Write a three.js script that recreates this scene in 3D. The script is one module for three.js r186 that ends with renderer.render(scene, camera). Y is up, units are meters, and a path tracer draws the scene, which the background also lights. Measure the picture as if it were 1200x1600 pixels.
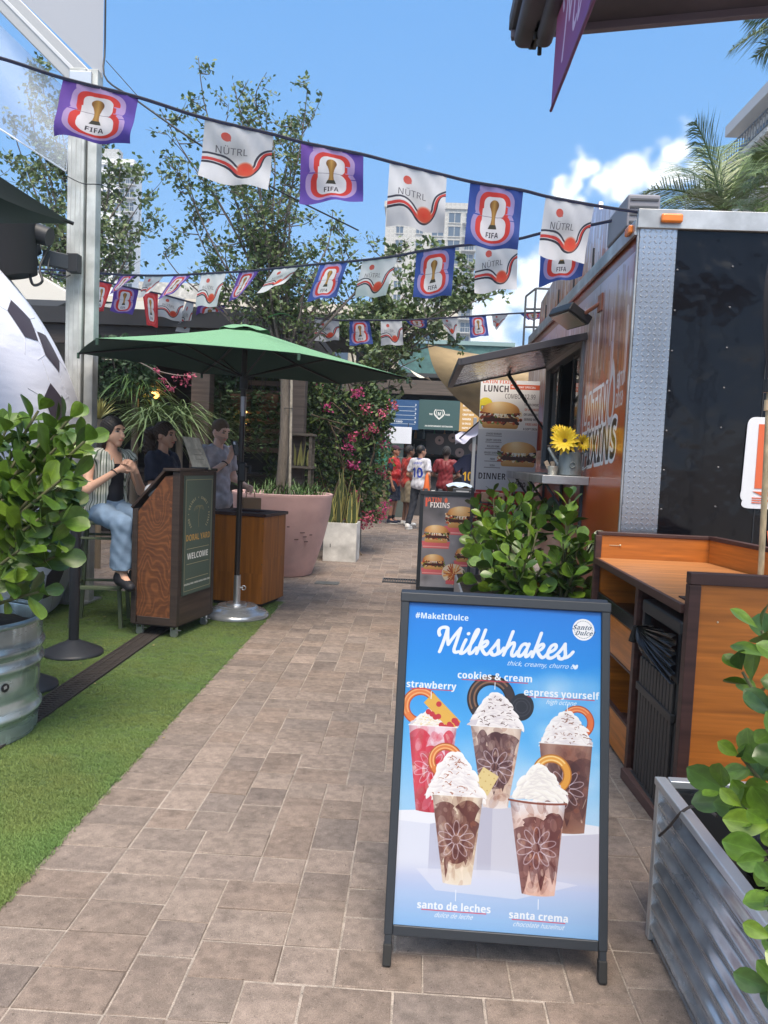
import * as THREE from 'three';
import { mergeGeometries, toCreasedNormals } from 'three/addons/utils/BufferGeometryUtils.js';
import { RoundedBoxGeometry } from 'three/addons/geometries/RoundedBoxGeometry.js';
import { FontLoader } from 'three/addons/loaders/FontLoader.js';
import { TextGeometry } from 'three/addons/geometries/TextGeometry.js';

// ---------------------------------------------------------------- camera, sky, sun, exposure
const scene = new THREE.Scene();
const camera = new THREE.PerspectiveCamera(67.02, 0.75, 0.05, 900);
camera.position.set(0, 1.45, 0);
camera.rotation.order = 'YXZ';
camera.rotation.set(-0.06877, 0.03822, 0.04363);
camera.updateMatrixWorld(true);
const renderer = new THREE.WebGLRenderer({ antialias: true });
renderer.toneMapping = THREE.LinearToneMapping;
renderer.toneMappingExposure = 1.45;
renderer.shadowMap.enabled = true;
renderer.shadowMap.type = THREE.PCFSoftShadowMap;

let seed = 7;
const rnd = () => { seed = (seed + 0x6d2b79f5) | 0; let t = Math.imul(seed ^ (seed >>> 15), 1 | seed); t = (t + Math.imul(t ^ (t >>> 7), 61 | t)) ^ t; return ((t ^ (t >>> 14)) >>> 0) / 4294967296; };
const rr = (a, b) => a + (b - a) * rnd();
const reseed = (n) => { seed = n * 7919; };
const lerp = THREE.MathUtils.lerp, clamp = THREE.MathUtils.clamp, sstep = THREE.MathUtils.smoothstep;
const V = (x, y, z) => new THREE.Vector3(x, y, z);
const PI = Math.PI, D2R = PI / 180;

// value noise, optionally periodic
function hash2(x, y) { let h = Math.imul(x, 374761393) + Math.imul(y, 668265263); h = Math.imul(h ^ (h >>> 13), 1274126177); return ((h ^ (h >>> 16)) >>> 0) / 4294967296; }
function vnoise(x, y, p = 0) {
  const ix = Math.floor(x), iy = Math.floor(y), fx = x - ix, fy = y - iy, w = (i) => p ? ((i % p) + p) % p : i;
  const sx = fx * fx * (3 - 2 * fx), sy = fy * fy * (3 - 2 * fy);
  const a = hash2(w(ix), w(iy)), b = hash2(w(ix + 1), w(iy)), c = hash2(w(ix), w(iy + 1)), d = hash2(w(ix + 1), w(iy + 1));
  return lerp(lerp(a, b, sx), lerp(c, d, sx), sy);
}
function fbm(x, y, oct = 5, p = 0) { let s = 0, a = 0.5, n = 0; for (let i = 0; i < oct; i++) { s += a * vnoise(x, y, p); n += a; a *= 0.5; x *= 2; y *= 2; p *= 2; } return s / n; }

{ // sky: blue air, cumulus banks low on the horizon and a few towers of cloud
  const W = 2048, H = 1024, data = new Float32Array(W * H * 4);
  const blobs = [[10.6, 19.4, 1.1, 2.3, 0.95], [14.2, 19.2, 2.4, 1.7, 0.9], [17.0, 20.2, 1.5, 1.9, 0.85], [19.3, 18.4, 2.0, 1.7, 0.85], [8.2, 12.2, 2.6, 3.0, 1], [4, 9.4, 2.8, 3, 1], [13, 8, 6, 4.5, 0.9], [-4, 13.6, 1.6, 1, 0.6], [-13.6, 18.3, 1.4, 0.5, 0.35],
    [60, 20, 9, 6, 1], [95, 24, 12, 7, 1], [150, 22, 10, 6, 1], [-80, 22, 10, 6, 0.9], [-130, 26, 12, 8, 1], [175, 40, 10, 7, 0.8], [-160, 50, 14, 8, 0.7], [70, 48, 12, 8, 0.7], [-60, 55, 10, 6, 0.6], [20, 62, 12, 8, 0.7]];  // azimuth, elevation, spans, weight
  for (let j = 0; j < H; j++) {
    const el = ((j + 0.5) / H - 0.5) * 180;
    for (let i = 0; i < W; i++) {
      const phi = ((i + 0.5) / W - 0.5) * 2 * PI, az = Math.atan2(Math.cos(phi), -Math.sin(phi)) / D2R; // direction (cos phi, sin phi) = (x, z)
      const t = clamp(el / 90, 0, 1), o = (j * W + i) * 4;
      let r, g, b;
      const q = Math.pow(1 - t, 2.6);
      r = lerp(0.085, 0.165, q); g = lerp(0.245, 0.41, q); b = lerp(0.58, 0.75, q);
      const hz = Math.exp(-Math.max(el, 0) / 7); r = lerp(r, 0.55, hz * 0.75); g = lerp(g, 0.74, hz * 0.7); b = lerp(b, 0.95, hz * 0.6);
      if (el > -3) {
        let m = 0;
        const wx = (fbm(az * 0.55 + 40, el * 0.7 + 9, 5) - 0.5), wy = (fbm(az * 0.5 + 90, el * 0.7 + 33, 5) - 0.5);
        for (const [ba, be, sa, se, k] of blobs) {
          let da = az - ba; if (da > 180) da -= 360; if (da < -180) da += 360;
          if (Math.abs(da) > sa * 3 || Math.abs(el - be) > se * 3) continue;
          const u = (da + wx * 3.4) / sa, v = (el - be + wy * 2.8) / se; m = Math.max(m, k * (1.25 - (u * u + v * v)));
        }
        m = Math.max(m, (fbm(az * 0.09 + 12, 3.3, 3) * 15 + 0.5 - el) * 0.16 * sstep(az < 0 ? -az : az, 3, 14) + (wx) * 1.2 - 0.3);
        const back = sstep(Math.abs(az), 75, 150) * sstep(el, 8, 40) * 1.1 + sstep(el, 58, 80) * 0.9; if (back > 0) m = Math.max(m, back * (0.75 + wx * 1.2)); // the bright veil of cloud over and behind the camera
        const n = fbm(az * 0.9 + 200, el * 1.1 + 50, 6), a = sstep(m + (n - 0.5) * 1.7 * sstep(m, -0.1, 0.35), 0.1, 1.05);
        const shade = sstep(n + (el - 14) * 0.01, 0.25, 0.75), cr = lerp(0.74, 1.12, shade), cg = lerp(0.83, 1.14, shade), cb = lerp(0.93, 1.16, shade);
        const lift = 1 + 1.6 * clamp(back, 0, 1); r = lerp(r, cr * lift, a * 0.95); g = lerp(g, cg * lift, a * 0.95); b = lerp(b, cb * lift, a * 0.93);
      } else { r = 0.3; g = 0.28; b = 0.25; }
      data[o] = r; data[o + 1] = g; data[o + 2] = b; data[o + 3] = 1;
    }
  }
  const t = new THREE.DataTexture(data, W, H, THREE.RGBAFormat, THREE.FloatType);
  t.mapping = THREE.EquirectangularReflectionMapping; t.magFilter = THREE.LinearFilter; t.needsUpdate = true;
  scene.background = t; scene.environment = t;
}
const sun = new THREE.DirectionalLight(0xffeeda, 3.3);   // veiled by a cloud: soft shadows
sun.position.set(4, 58, 24); sun.target.position.set(0, 0, -6); sun.name = 'sun';
sun.shadow.radius = 48; sun.castShadow = true; sun.shadow.mapSize.set(4096, 4096);
Object.assign(sun.shadow.camera, { left: -25, right: 25, top: 25, bottom: -25, near: 1, far: 140 });
scene.add(sun, sun.target);
scene.fog = new THREE.FogExp2(0xcfe0f0, 0.0011);

// ---------------------------------------------------------------- helpers
// a point of the place seen in the direction of photograph pixel (px, py), d metres along -z
const f0 = 1208, dirv = V(0, 0, 0);
function at(px, py, d) { dirv.set((px - 600) / f0, (800 - py) / f0, -1).applyEuler(camera.rotation); return dirv.clone().multiplyScalar(-d / dirv.z).add(camera.position); }
const used = new Map();
function numbered(n) { const k = used.get(n) || 0; used.set(n, k + 1); return k ? n + '_' + String(k).padStart(3, '0') : n; }
function tag(o, label, category, group, kind) { if (label) o.userData.label = label; if (category) o.userData.category = category; if (group) o.userData.group = group; if (kind) o.userData.kind = kind; return o; }
function thing(name, label, category, [x, y, z] = [0, 0, 0], ry = 0, group) {
  const o = new THREE.Group(); o.name = numbered(name); o.position.set(x, y, z); o.rotation.y = ry; scene.add(o);
  return tag(o, label, category, group);
}
const M = (g) => Array.isArray(g) ? (g.length === 1 ? g[0] : mergeGeometries(g.map((a) => { const q = a.index ? a.toNonIndexed() : a; for (const k of Object.keys(q.attributes)) if (!['position', 'normal', 'uv', 'color'].includes(k)) q.deleteAttribute(k); return q; }))) : g;
function part(parent, name, geo, mat, label, kind) {
  const m = new THREE.Mesh(M(geo), mat); m.name = name; m.castShadow = m.receiveShadow = true;
  if (label) m.userData.label = label; if (kind) m.userData.kind = kind;
  parent.add(m); return m;
}
function solo(name, geo, mat, label, category, group, kind) { const m = part(scene, numbered(name), geo, mat); return tag(m, label, category, group, kind); }
const struct = (name, geo, mat) => solo(name, geo, mat, null, null, null, 'structure');
// uv in metres from position, by the side each face looks to
function uvm(g, s = 1, ox = 0, oy = 0) {
  if (g.index) g = g.toNonIndexed();
  const p = g.attributes.position, n = g.attributes.normal, uv = new Float32Array(p.count * 2);
  for (let i = 0; i < p.count; i++) {
    const ax = Math.abs(n.getX(i)), ay = Math.abs(n.getY(i)), az = Math.abs(n.getZ(i)); let u, v;
    if (ay > ax && ay > az) { u = p.getX(i); v = p.getZ(i); } else if (ax > az) { u = p.getZ(i); v = p.getY(i); } else { u = p.getX(i); v = p.getY(i); }
    uv[i * 2] = u * s + ox; uv[i * 2 + 1] = v * s + oy;
  }
  g.setAttribute('uv', new THREE.BufferAttribute(uv, 2)); return g;
}
const swapuv = (g) => { const u = g.attributes.uv; for (let i = 0; i < u.count; i++) u.setXY(i, u.getY(i), u.getX(i)); return g; };
function bx(w, h, d, x = 0, y = 0, z = 0, r = 0, seg = 1) { // box centred at x, y, z with rounded edges
  let g = r ? new RoundedBoxGeometry(w, h, d, seg, Math.min(r, w / 2.01, h / 2.01, d / 2.01)) : new THREE.BoxGeometry(w, h, d);
  return uvm(g, 1, x * 0.37 + y * 0.71, z * 0.53 + y * 0.29).translate(x, y, z);
}
function cy(r0, r1, h, x = 0, y = 0, z = 0, n = 20, open = false) { return new THREE.CylinderGeometry(r1, r0, h, n, 1, open).translate(x, y, z); }
const UP = V(0, 1, 0);
function rod(a, b, r0, r1 = r0, n = 10) { const d = b.clone().sub(a), g = new THREE.CylinderGeometry(r1, r0, d.length(), n, 1); g.translate(0, d.length() / 2, 0).applyQuaternion(new THREE.Quaternion().setFromUnitVectors(UP, d.clone().normalize())); return g.translate(a.x, a.y, a.z); }
function beam(a, b, w, h, r = 0.004) { // box beam from a to b, w across (horizontal), h high
  const d = b.clone().sub(a), L = d.length(), m = new THREE.Matrix4(), z = d.clone().normalize(), x = V(0, 0, 0).crossVectors(Math.abs(z.y) > 0.99 ? V(0, 0, 1) : UP, z).normalize(), y = V(0, 0, 0).crossVectors(z, x);
  m.makeBasis(x, y, z).setPosition(a.clone().lerp(b, 0.5)); return bx(w, h, L, 0, 0, 0, r).applyMatrix4(m);
}
function tube(pts, r, seg = 24, rad = 6, closed = false) { return new THREE.TubeGeometry(new THREE.CatmullRomCurve3(pts, closed), seg, r, rad, closed); }
// tapered tube along points with radii
function taper(pts, r0, r1, rad = 6) {
  const g = new THREE.TubeGeometry(new THREE.CatmullRomCurve3(pts), Math.max(2, (pts.length - 1) * 3), 1, rad, false), p = g.attributes.position, c = new THREE.CatmullRomCurve3(pts), n = Math.max(2, (pts.length - 1) * 3);
  for (let i = 0; i <= n; i++) { const q = c.getPointAt(i / n), r = lerp(r0, r1, i / n); for (let j = 0; j <= rad; j++) { const k = i * (rad + 1) + j; p.setXYZ(k, q.x + (p.getX(k) - q.x) * r, q.y + (p.getY(k) - q.y) * r, q.z + (p.getZ(k) - q.z) * r); } }
  return g;
}
function flip(g) { g = g.index ? g.toNonIndexed() : g.clone(); for (const k in g.attributes) { const a = g.attributes[k], n = a.itemSize, d = a.array; for (let i = 0; i < a.count; i += 3) for (let c = 0; c < n; c++) { const t = d[(i + 1) * n + c]; d[(i + 1) * n + c] = d[(i + 2) * n + c]; d[(i + 2) * n + c] = t; } } return g; } // other winding, for mirrored shapes
const lathe = (pts, n = 40) => new THREE.LatheGeometry(pts.map(([x, y]) => new THREE.Vector2(x, y)), n);
function extr(shape, depth, bevel = 0) { return new THREE.ExtrudeGeometry(shape, { depth, bevelEnabled: bevel > 0, bevelThickness: bevel, bevelSize: bevel, bevelSegments: 1, curveSegments: 10 }); }
function poly(pts) { const s = new THREE.Shape(); pts.forEach(([x, y], i) => i ? s.lineTo(x, y) : s.moveTo(x, y)); s.closePath(); return s; }
function surf(fn, nu, nv) { // parametric sheet, fn(u, v) -> Vector3
  const p = [], uv = [], ix = [];
  for (let j = 0; j <= nv; j++) for (let i = 0; i <= nu; i++) { const q = fn(i / nu, j / nv); p.push(q.x, q.y, q.z); uv.push(i / nu, j / nv); }
  for (let j = 0; j < nv; j++) for (let i = 0; i < nu; i++) { const a = j * (nu + 1) + i, b = a + 1, c = a + nu + 1, d = c + 1; ix.push(a, b, d, a, d, c); }
  const g = new THREE.BufferGeometry(); g.setAttribute('position', new THREE.Float32BufferAttribute(p, 3)); g.setAttribute('uv', new THREE.Float32BufferAttribute(uv, 2)); g.setIndex(ix); g.computeVertexNormals(); return g;
}
const bilin = (a, b, c, d) => (u, v) => a.clone().lerp(b, u).lerp(d.clone().lerp(c, u), v); // a,b at v=0; d,c at v=1
function quad(a, b, c, d) { return surf(bilin(a, b, c, d), 1, 1); }
const lin = (r, g, b) => new THREE.Color().setRGB(r, g, b);
function mat(c, rough = 0.7, o = {}) { const C = Array.isArray(c) ? lin(...c) : new THREE.Color(c); return new (o.clearcoat || o.transmission || o.sheen || o.specularIntensity !== undefined ? THREE.MeshPhysicalMaterial : THREE.MeshStandardMaterial)({ color: C, roughness: rough, side: THREE.DoubleSide, ...o }); }
function canv(w, h, fn) { const c = document.createElement('canvas'); c.width = w; c.height = h; const x = c.getContext('2d'); fn(x, w, h); return c; }
function ctex(w, h, fn, o = {}) { const t = new THREE.CanvasTexture(canv(w, h, fn)); t.colorSpace = THREE.SRGBColorSpace; t.wrapS = t.wrapT = THREE.RepeatWrapping; Object.assign(t, o); return t; }
// tileable texture from a function of (u, v) in 0..1 giving linear rgb or grey
function dtex(n, fn, srgb = false, m = n) {
  const d = new Uint8Array(n * m * 4);
  for (let j = 0; j < m; j++) for (let i = 0; i < n; i++) { const c = fn((i + 0.5) / n, (j + 0.5) / m), o = (j * n + i) * 4; for (let k = 0; k < 3; k++) d[o + k] = clamp((Array.isArray(c) ? c[k] : c) * 255, 0, 255); d[o + 3] = 255; }
  const t = new THREE.DataTexture(d, n, m); t.wrapS = t.wrapT = THREE.RepeatWrapping; t.magFilter = THREE.LinearFilter; t.minFilter = THREE.LinearFilter; if (srgb) t.colorSpace = THREE.SRGBColorSpace; t.needsUpdate = true; return t;
}
const rep = (t, x, y = x) => { const c = t.clone(); c.repeat.set(x, y); c.needsUpdate = true; return c; };

// ---------------------------------------------------------------- shared surfaces
const Tgrit = dtex(1024, (u, v) => { // concrete: blotches, grain and pale specks
  const a = fbm(u * 6, v * 6, 4, 6), b = fbm(u * 40, v * 40, 3, 40), c = hash2(Math.floor(u * 1024), Math.floor(v * 1024)), s = vnoise(u * 180, v * 180, 180);
  return clamp(0.83 + (a - 0.5) * 0.15 + (b - 0.5) * 0.24 + (c - 0.5) * 0.32 + (s > 0.92 ? 0.17 : 0) - (s < 0.06 ? 0.2 : 0) - (sstep(vnoise(u * 7, v * 7, 7), 0.8, 0.95) * 0.08), 0, 1);
}, true);
const Tgrain = dtex(512, (u, v) => { const n = fbm(u * 3, v * 60, 4, 0), w = fbm(u * 4, v * 4, 3, 4); const k = 0.5 + 0.5 * Math.sin((v * 90 + w * 9)); return clamp(0.86 + (n - 0.5) * 0.3 + (k - 0.5) * 0.05, 0, 1); }, true); // fine wood grain along u
const Tply = dtex(512, (u, v) => { // flame-figured plywood
  const w = fbm(u * 2.6 + 3, v * 3.4, 3), k = Math.sin((v * 44 + w * 30) * 2), k2 = fbm(u * 6, v * 90, 3), t = clamp(0.5 + 0.34 * Math.pow(0.5 + 0.5 * k, 3) + (k2 - 0.5) * 0.4 - 0.08, 0, 1);
  return [lerp(0.40, 0.86, t), lerp(0.25, 0.60, t), lerp(0.17, 0.38, t)];
}, true);
const Tcloth = dtex(256, (u, v) => 0.5 + 0.25 * Math.sin(u * 2 * PI * 64) + 0.25 * Math.sin(v * 2 * PI * 64));
const Tsoft = dtex(512, (u, v) => clamp(0.86 + (fbm(u * 8, v * 8, 5, 8) - 0.5) * 0.34, 0, 1), true); // faint unevenness of paint
const Tbump = dtex(512, (u, v) => fbm(u * 12, v * 12, 5, 12));
const mBlack = mat([0.016, 0.017, 0.02], 0.5), mBlackGloss = mat([0.012, 0.012, 0.014], 0.25), mDarkGrey = mat([0.05, 0.055, 0.065], 0.55), mSteel = mat([0.55, 0.56, 0.58], 0.35, { metalness: 0.9 }), mWhite = mat([0.72, 0.72, 0.7], 0.55, { map: Tsoft }),
  mSoil = mat([0.035, 0.026, 0.018], 1, { map: Tgrit, bumpMap: Tbump, bumpScale: 0.01 }), mBrown = mat([0.055, 0.04, 0.034], 0.7, { map: Tgrain }), mRubber = mat([0.02, 0.02, 0.02], 0.8);
// one small folded leaf or petal of length s at p, turned at random
const small = (p, s, arr) => { const q = new THREE.BufferGeometry(), a = rr(0, 6.28), b = rr(-1, 1), d = V(Math.cos(a) * Math.cos(b), Math.sin(b), Math.sin(a) * Math.cos(b)), e = V(rr(-1, 1), rr(-1, 1), rr(-1, 1)).cross(d).normalize(); const A = p, B = p.clone().addScaledVector(d, s * 0.55).addScaledVector(e, s * 0.3), C = p.clone().addScaledVector(d, s), D = p.clone().addScaledVector(d, s * 0.55).addScaledVector(e, -s * 0.3); const n = V(0, 0, 0).crossVectors(d, e); B.addScaledVector(n, s * 0.07); D.addScaledVector(n, s * 0.07); q.setAttribute('position', new THREE.Float32BufferAttribute([...A.toArray(), ...B.toArray(), ...C.toArray(), ...A.toArray(), ...C.toArray(), ...D.toArray()], 3)); q.computeVertexNormals(); arr.push(q); };

// ---------------------------------------------------------------- ground, paved path, turf
struct('ground', new THREE.PlaneGeometry(900, 900).rotateX(-PI / 2).translate(0, -0.06, -200), mat([0.24, 0.21, 0.18], 0.95));
{
  const path = struct('path', bx(13, 0.05, 31, 3.2, -0.0285, -12.5), mat([0.46, 0.39, 0.33], 1, { map: rep(Tgrit, 0.8) }));
  const tones = [[0.335, 0.264, 0.218], [0.365, 0.288, 0.238], [0.28, 0.222, 0.188], [0.318, 0.246, 0.2], [0.31, 0.247, 0.207], [0.37, 0.29, 0.24], [0.285, 0.23, 0.197], [0.335, 0.265, 0.222], [0.325, 0.248, 0.2]];
  const mats = tones.map((t) => mat(t, 0.88, { map: rep(Tgrit, 1.05), bumpMap: rep(Tgrit, 1.05), bumpScale: 0.004 }));
  const gap = 0.005, T = 0.035, u = 0.082, variants = new Map();
  function stone(w, d, k) { // chamfered slab, top at y = 0
    const key = w + '_' + d + '_' + k; if (variants.has(key)) return variants.get(key);
    const c = 0.0035, a = w / 2 - gap / 2, b = d / 2 - gap / 2, jit = () => rr(-0.0012, 0.0012);
    const ring = (ins, y) => [[-a + ins, y, -b + ins], [a - ins, y, -b + ins], [a - ins, y, b - ins], [-a + ins, y, b - ins]].map(([x, yy, z]) => [x + jit(), yy, z + jit()]);
    const r = [ring(c, 0), ring(c * 0.3, -c * 0.5), ring(0, -c), ring(0, -T)], p = [], ix = [];
    r.forEach((q) => q.forEach((v) => p.push(...v)));
    ix.push(0, 2, 1, 0, 3, 2);
    for (let l = 0; l < 3; l++) for (let i = 0; i < 4; i++) { const A = l * 4 + i, B = l * 4 + (i + 1) % 4, C = A + 4, D = B + 4; ix.push(A, B, D, A, D, C); }
    let g = new THREE.BufferGeometry(); g.setAttribute('position', new THREE.Float32BufferAttribute(p, 3)); g.setIndex(ix); g = toCreasedNormals(g, 0.5);
    g = uvm(g, 1, rr(0, 9), rr(0, 9)); variants.set(key, g); return g;
  }
  const list = []; // [x, z, w, d]
  for (let i = 0; i < 160; i++) { const z = 0.6 - i * 2 * u; if (z < -7.6) break; list.push([-1.235 + 0.1275, z - u, 0.255, 2 * u]); }
  const x0 = -0.98, Nx = 52, Nz = 300, z0 = 0.6, occ = new Uint8Array(Nx * Nz);
  const fill = (x0, Nx, Nz, z0, occ) => {
    for (let j = 0; j < Nz; j++) for (let i = 0; i < Nx; i++) {
      if (occ[j * Nx + i]) continue;
      let L = 0; while (i + L < Nx && !occ[j * Nx + i + L]) L++;
      let opts = [[3, 2], [2, 2], [2, 3], [3, 2]].filter(([w]) => w <= L && L - w !== 1);
      if (!opts.length) opts = [[Math.min(L, 3), 2]];
      const [w, d] = opts[Math.floor(rnd() * opts.length)];
      for (let b = 0; b < d; b++) for (let a = 0; a < w; a++) if (j + b < Nz) occ[(j + b) * Nx + i + a] = 1;
      list.push([x0 + (i + w / 2) * u, z0 - (j + d / 2) * u, w * u, d * u]);
    }
  };
  reseed(3); fill(x0, Nx, Nz, z0, occ);
  const Nx2 = 60, Nz2 = 130; fill(x0 - 3 * u - Nx2 * u + 3 * u - 0.0, Nx2, Nz2, -7.62, new Uint8Array(Nx2 * Nz2));
  const v = V(0, 0, 0), near = [], far = [];
  for (const s of list) {
    v.set(s[0], 0, s[1]).project(camera);
    const vis = s[1] < -1.6 && Math.abs(v.x) < 1.06 && Math.abs(v.y) < 1.06;
    (vis ? near : far).push(s);
  }
  camera.aspect = 0.75; near.sort((a, b) => b[1] - a[1]);
  near.splice(300).forEach((s) => far.push(s));
  for (const [x, z, w, d] of near) {
    const m = part(path, numbered('paver'), stone(+w.toFixed(3), +d.toFixed(3), Math.floor(rnd() * 5)), mats[Math.floor(rnd() * mats.length)]);
    m.position.set(x, rr(-0.0022, 0.0022), z); m.rotation.set(rr(-0.006, 0.006), rr(-0.006, 0.006), rr(-0.006, 0.006));
  }
  const gs = [];
  for (const [x, z, w, d] of far) {
    const g = stone(+w.toFixed(3), +d.toFixed(3), Math.floor(rnd() * 5)).clone(); g.translate(x, rr(-0.002, 0.002), z);
    const t = tones[Math.floor(rnd() * tones.length)], k = rr(0.92, 1.1), n = g.attributes.position.count, c = new Float32Array(n * 3);
    for (let i = 0; i < n; i++) c.set([t[0] * k, t[1] * k, t[2] * k], i * 3);
    g.setAttribute('color', new THREE.BufferAttribute(c, 3)); gs.push(g);
  }
  part(path, 'far_pavers', gs, mat([1, 1, 1], 0.9, { map: rep(Tgrit, 1.05), vertexColors: true }), null, 'stuff');
}
{ // artificial turf: a sheet, and blades standing on it
  const sh = poly([[-9, 1], [-1.238, 1], [-1.238, -7.15], [-1.27, -7.4], [-1.45, -7.56], [-1.9, -7.62], [-9, -7.62]]);
  const g = new THREE.ShapeGeometry(sh); const p = g.attributes.position; for (let i = 0; i < p.count; i++) p.setXYZ(i, p.getX(i), 0.003, p.getY(i)); g.computeVertexNormals();
  struct('turf', [uvm(new THREE.ShapeGeometry(sh).rotateX(PI / 2).translate(0, 0.004, 0))], mat([0.095, 0.15, 0.045], 1, { map: Tgrit }));
  const bl = []; reseed(5);
  for (let i = 0; i < 26; i++) { // one tuft
    const a = rr(0, 2 * PI), x = rr(-0.02, 0.02), z = rr(-0.02, 0.02), h = rr(0.005, 0.010), w = 0.0013, lx = Math.cos(a) * rr(0.002, 0.011), lz = Math.sin(a) * rr(0.002, 0.011), b = rr(0, PI), cx = Math.cos(b) * w, cz = Math.sin(b) * w, q = new THREE.BufferGeometry();
    q.setAttribute('position', new THREE.Float32BufferAttribute([x - cx, 0, z - cz, x + cx, 0, z + cz, x + lx, h, z + lz], 3)); q.computeVertexNormals(); bl.push(q);
  }
  const tuft = mergeGeometries(bl), N = 46000, im = new THREE.InstancedMesh(tuft, mat([0.145, 0.225, 0.065], 0.8), N), o = new THREE.Object3D(), c = new THREE.Color(); let k = 0;
  while (k < N) {
    const z = -2.0 - 5.6 * Math.pow(rnd(), 1.25), x = -1.236 - rnd() * Math.min(3.2, 0.25 + (-z - 2) * 0.85);
    if (Math.abs(x - (-1.98 + (z + 4) * -0.015)) < 0.075 && z > -6.2) continue;
    if (z < -7.5 && x > -1.7) continue;
    o.position.set(x, 0.003, z); o.rotation.set(rr(-0.15, 0.15), rr(0, 6.28), rr(-0.15, 0.15)); o.scale.setScalar(rr(0.7, 1.15)); o.updateMatrix(); im.setMatrixAt(k, o.matrix);
    const t = 0.72 + fbm(x * 2.2, z * 2.2, 4) * 0.5, y = fbm(x * 5 + 9, z * 5, 3); c.setRGB(t * lerp(0.8, 1.3, y), t, t * 0.9); im.setColorAt(k++, c);
  }
  im.name = 'turf_grass'; im.castShadow = im.receiveShadow = true; scene.add(im); tag(im, 'bright green artificial turf beside the paved path', 'turf', null, 'stuff');
  reseed(6); const bits = []; for (let i = 0; i < 46; i++) { const z = -3.2 - rnd() * 8, x = rr(-2.8, -0.9), s = rr(0.006, 0.014); if (x < -1.24 && z < -7) continue; bits.push(new THREE.CircleGeometry(s, 5).scale(1, rr(0.35, 0.7), 1).rotateX(-PI / 2 + rr(-0.3, 0.3)).rotateY(rr(0, 6)).translate(x, x < -1.24 ? 0.016 : 0.006, z)); } const lb = part(scene, 'fallen_leaves', bits, mat([0.36, 0.27, 0.11], 0.9)); tag(lb, 'small dry leaf bits scattered on the turf and along its edge', 'leaf litter', null, 'stuff');
  // slotted trench drain in the turf
  const d = thing('trench_drain', 'dark brown slotted drain channel running through the green turf', 'drain', [-1.98, 0.006, -4.5], 0.0);
  const mD = mat([0.06, 0.048, 0.042], 0.8, { map: Tgrit });
  part(d, 'frame', [bx(0.012, 0.02, 7, -0.072, 0.002, 1, 0), bx(0.012, 0.02, 7, 0.072, 0.002, 1, 0), bx(0.14, 0.004, 7, 0, -0.006, 1)], mat([0.035, 0.028, 0.025], 0.9));
  const sl = []; for (let i = 0; i < 200; i++) sl.push(bx(0.128, 0.012, 0.022, 0, 0.004, 4.4 - i * 0.035)); for (const xx of [-0.03, 0.03]) sl.push(bx(0.006, 0.012, 7, xx, 0.0065, 1));
  part(d, 'slats', sl, mD, null, 'stuff'); d.rotation.y = 0.013;
  const d2 = thing('floor_drain', 'black slotted drain grate set across the pavers behind the milkshake sign', 'drain', [-0.06, 0.011, -9.13]);
  const s2 = []; for (let i = 0; i < 17; i++) s2.push(bx(0.012, 0.02, 0.24, -0.24 + i * 0.03, -0.006, 0));
  part(d2, 'slats', s2, mBlack, null, 'stuff'); part(d2, 'frame', [bx(0.54, 0.022, 0.012, 0, -0.005, -0.127), bx(0.54, 0.022, 0.012, 0, -0.005, 0.127), bx(0.012, 0.022, 0.24, -0.264, -0.005, 0), bx(0.012, 0.022, 0.24, 0.264, -0.005, 0)], mDarkGrey);
  // access lid set in the pavers by the pink pot
  const lid = thing('inspection_lid', 'small grey inspection lid set flush in the pavers by the pink pot', 'lid', [-0.95, 0.002, -8.75]);
  part(lid, 'cover', bx(0.27, 0.012, 0.19, 0, 0, 0, 0.003), mat([0.2, 0.21, 0.2], 0.8, { map: Tgrit }));
}

// ---------------------------------------------------------------- print (flat pictures on boards, flags and walls)
const FS = 'sans-serif', FB = (s) => 'bold ' + s + 'px ' + FS;
function txt(x, s, px, py, size, col, o = {}) { x.save(); x.font = (o.b === 0 ? '' : 'bold ') + (o.i ? 'italic ' : '') + size + 'px ' + (o.f || FS); x.textAlign = o.a || 'left'; x.textBaseline = 'middle'; x.translate(px, py); x.transform(o.sx || 1, 0, -(o.sk || 0), 1, 0, 0); if (o.out) { x.lineJoin = 'round'; x.strokeStyle = o.out; x.lineWidth = o.lw; x.strokeText(s, 0, 0); } x.fillStyle = col; x.fillText(s, 0, 0); x.restore(); }
function rrect(x, a, b, w, h, r) { x.beginPath(); x.roundRect(a, b, w, h, r); }
function strokes(x, paths, ox, oy, s, lw, col, sk = 0) { x.save(); x.translate(ox, oy); x.transform(s, 0, -sk * s, s, 0, 0); x.lineCap = x.lineJoin = 'round'; x.strokeStyle = col; x.lineWidth = lw; for (const p of paths) { x.beginPath(); x.moveTo(p[0], p[1]); for (let i = 2; i + 3 < p.length; i += 4) x.quadraticCurveTo(p[i], p[i + 1], p[i + 2], p[i + 3]); x.stroke(); } x.restore(); }
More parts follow.
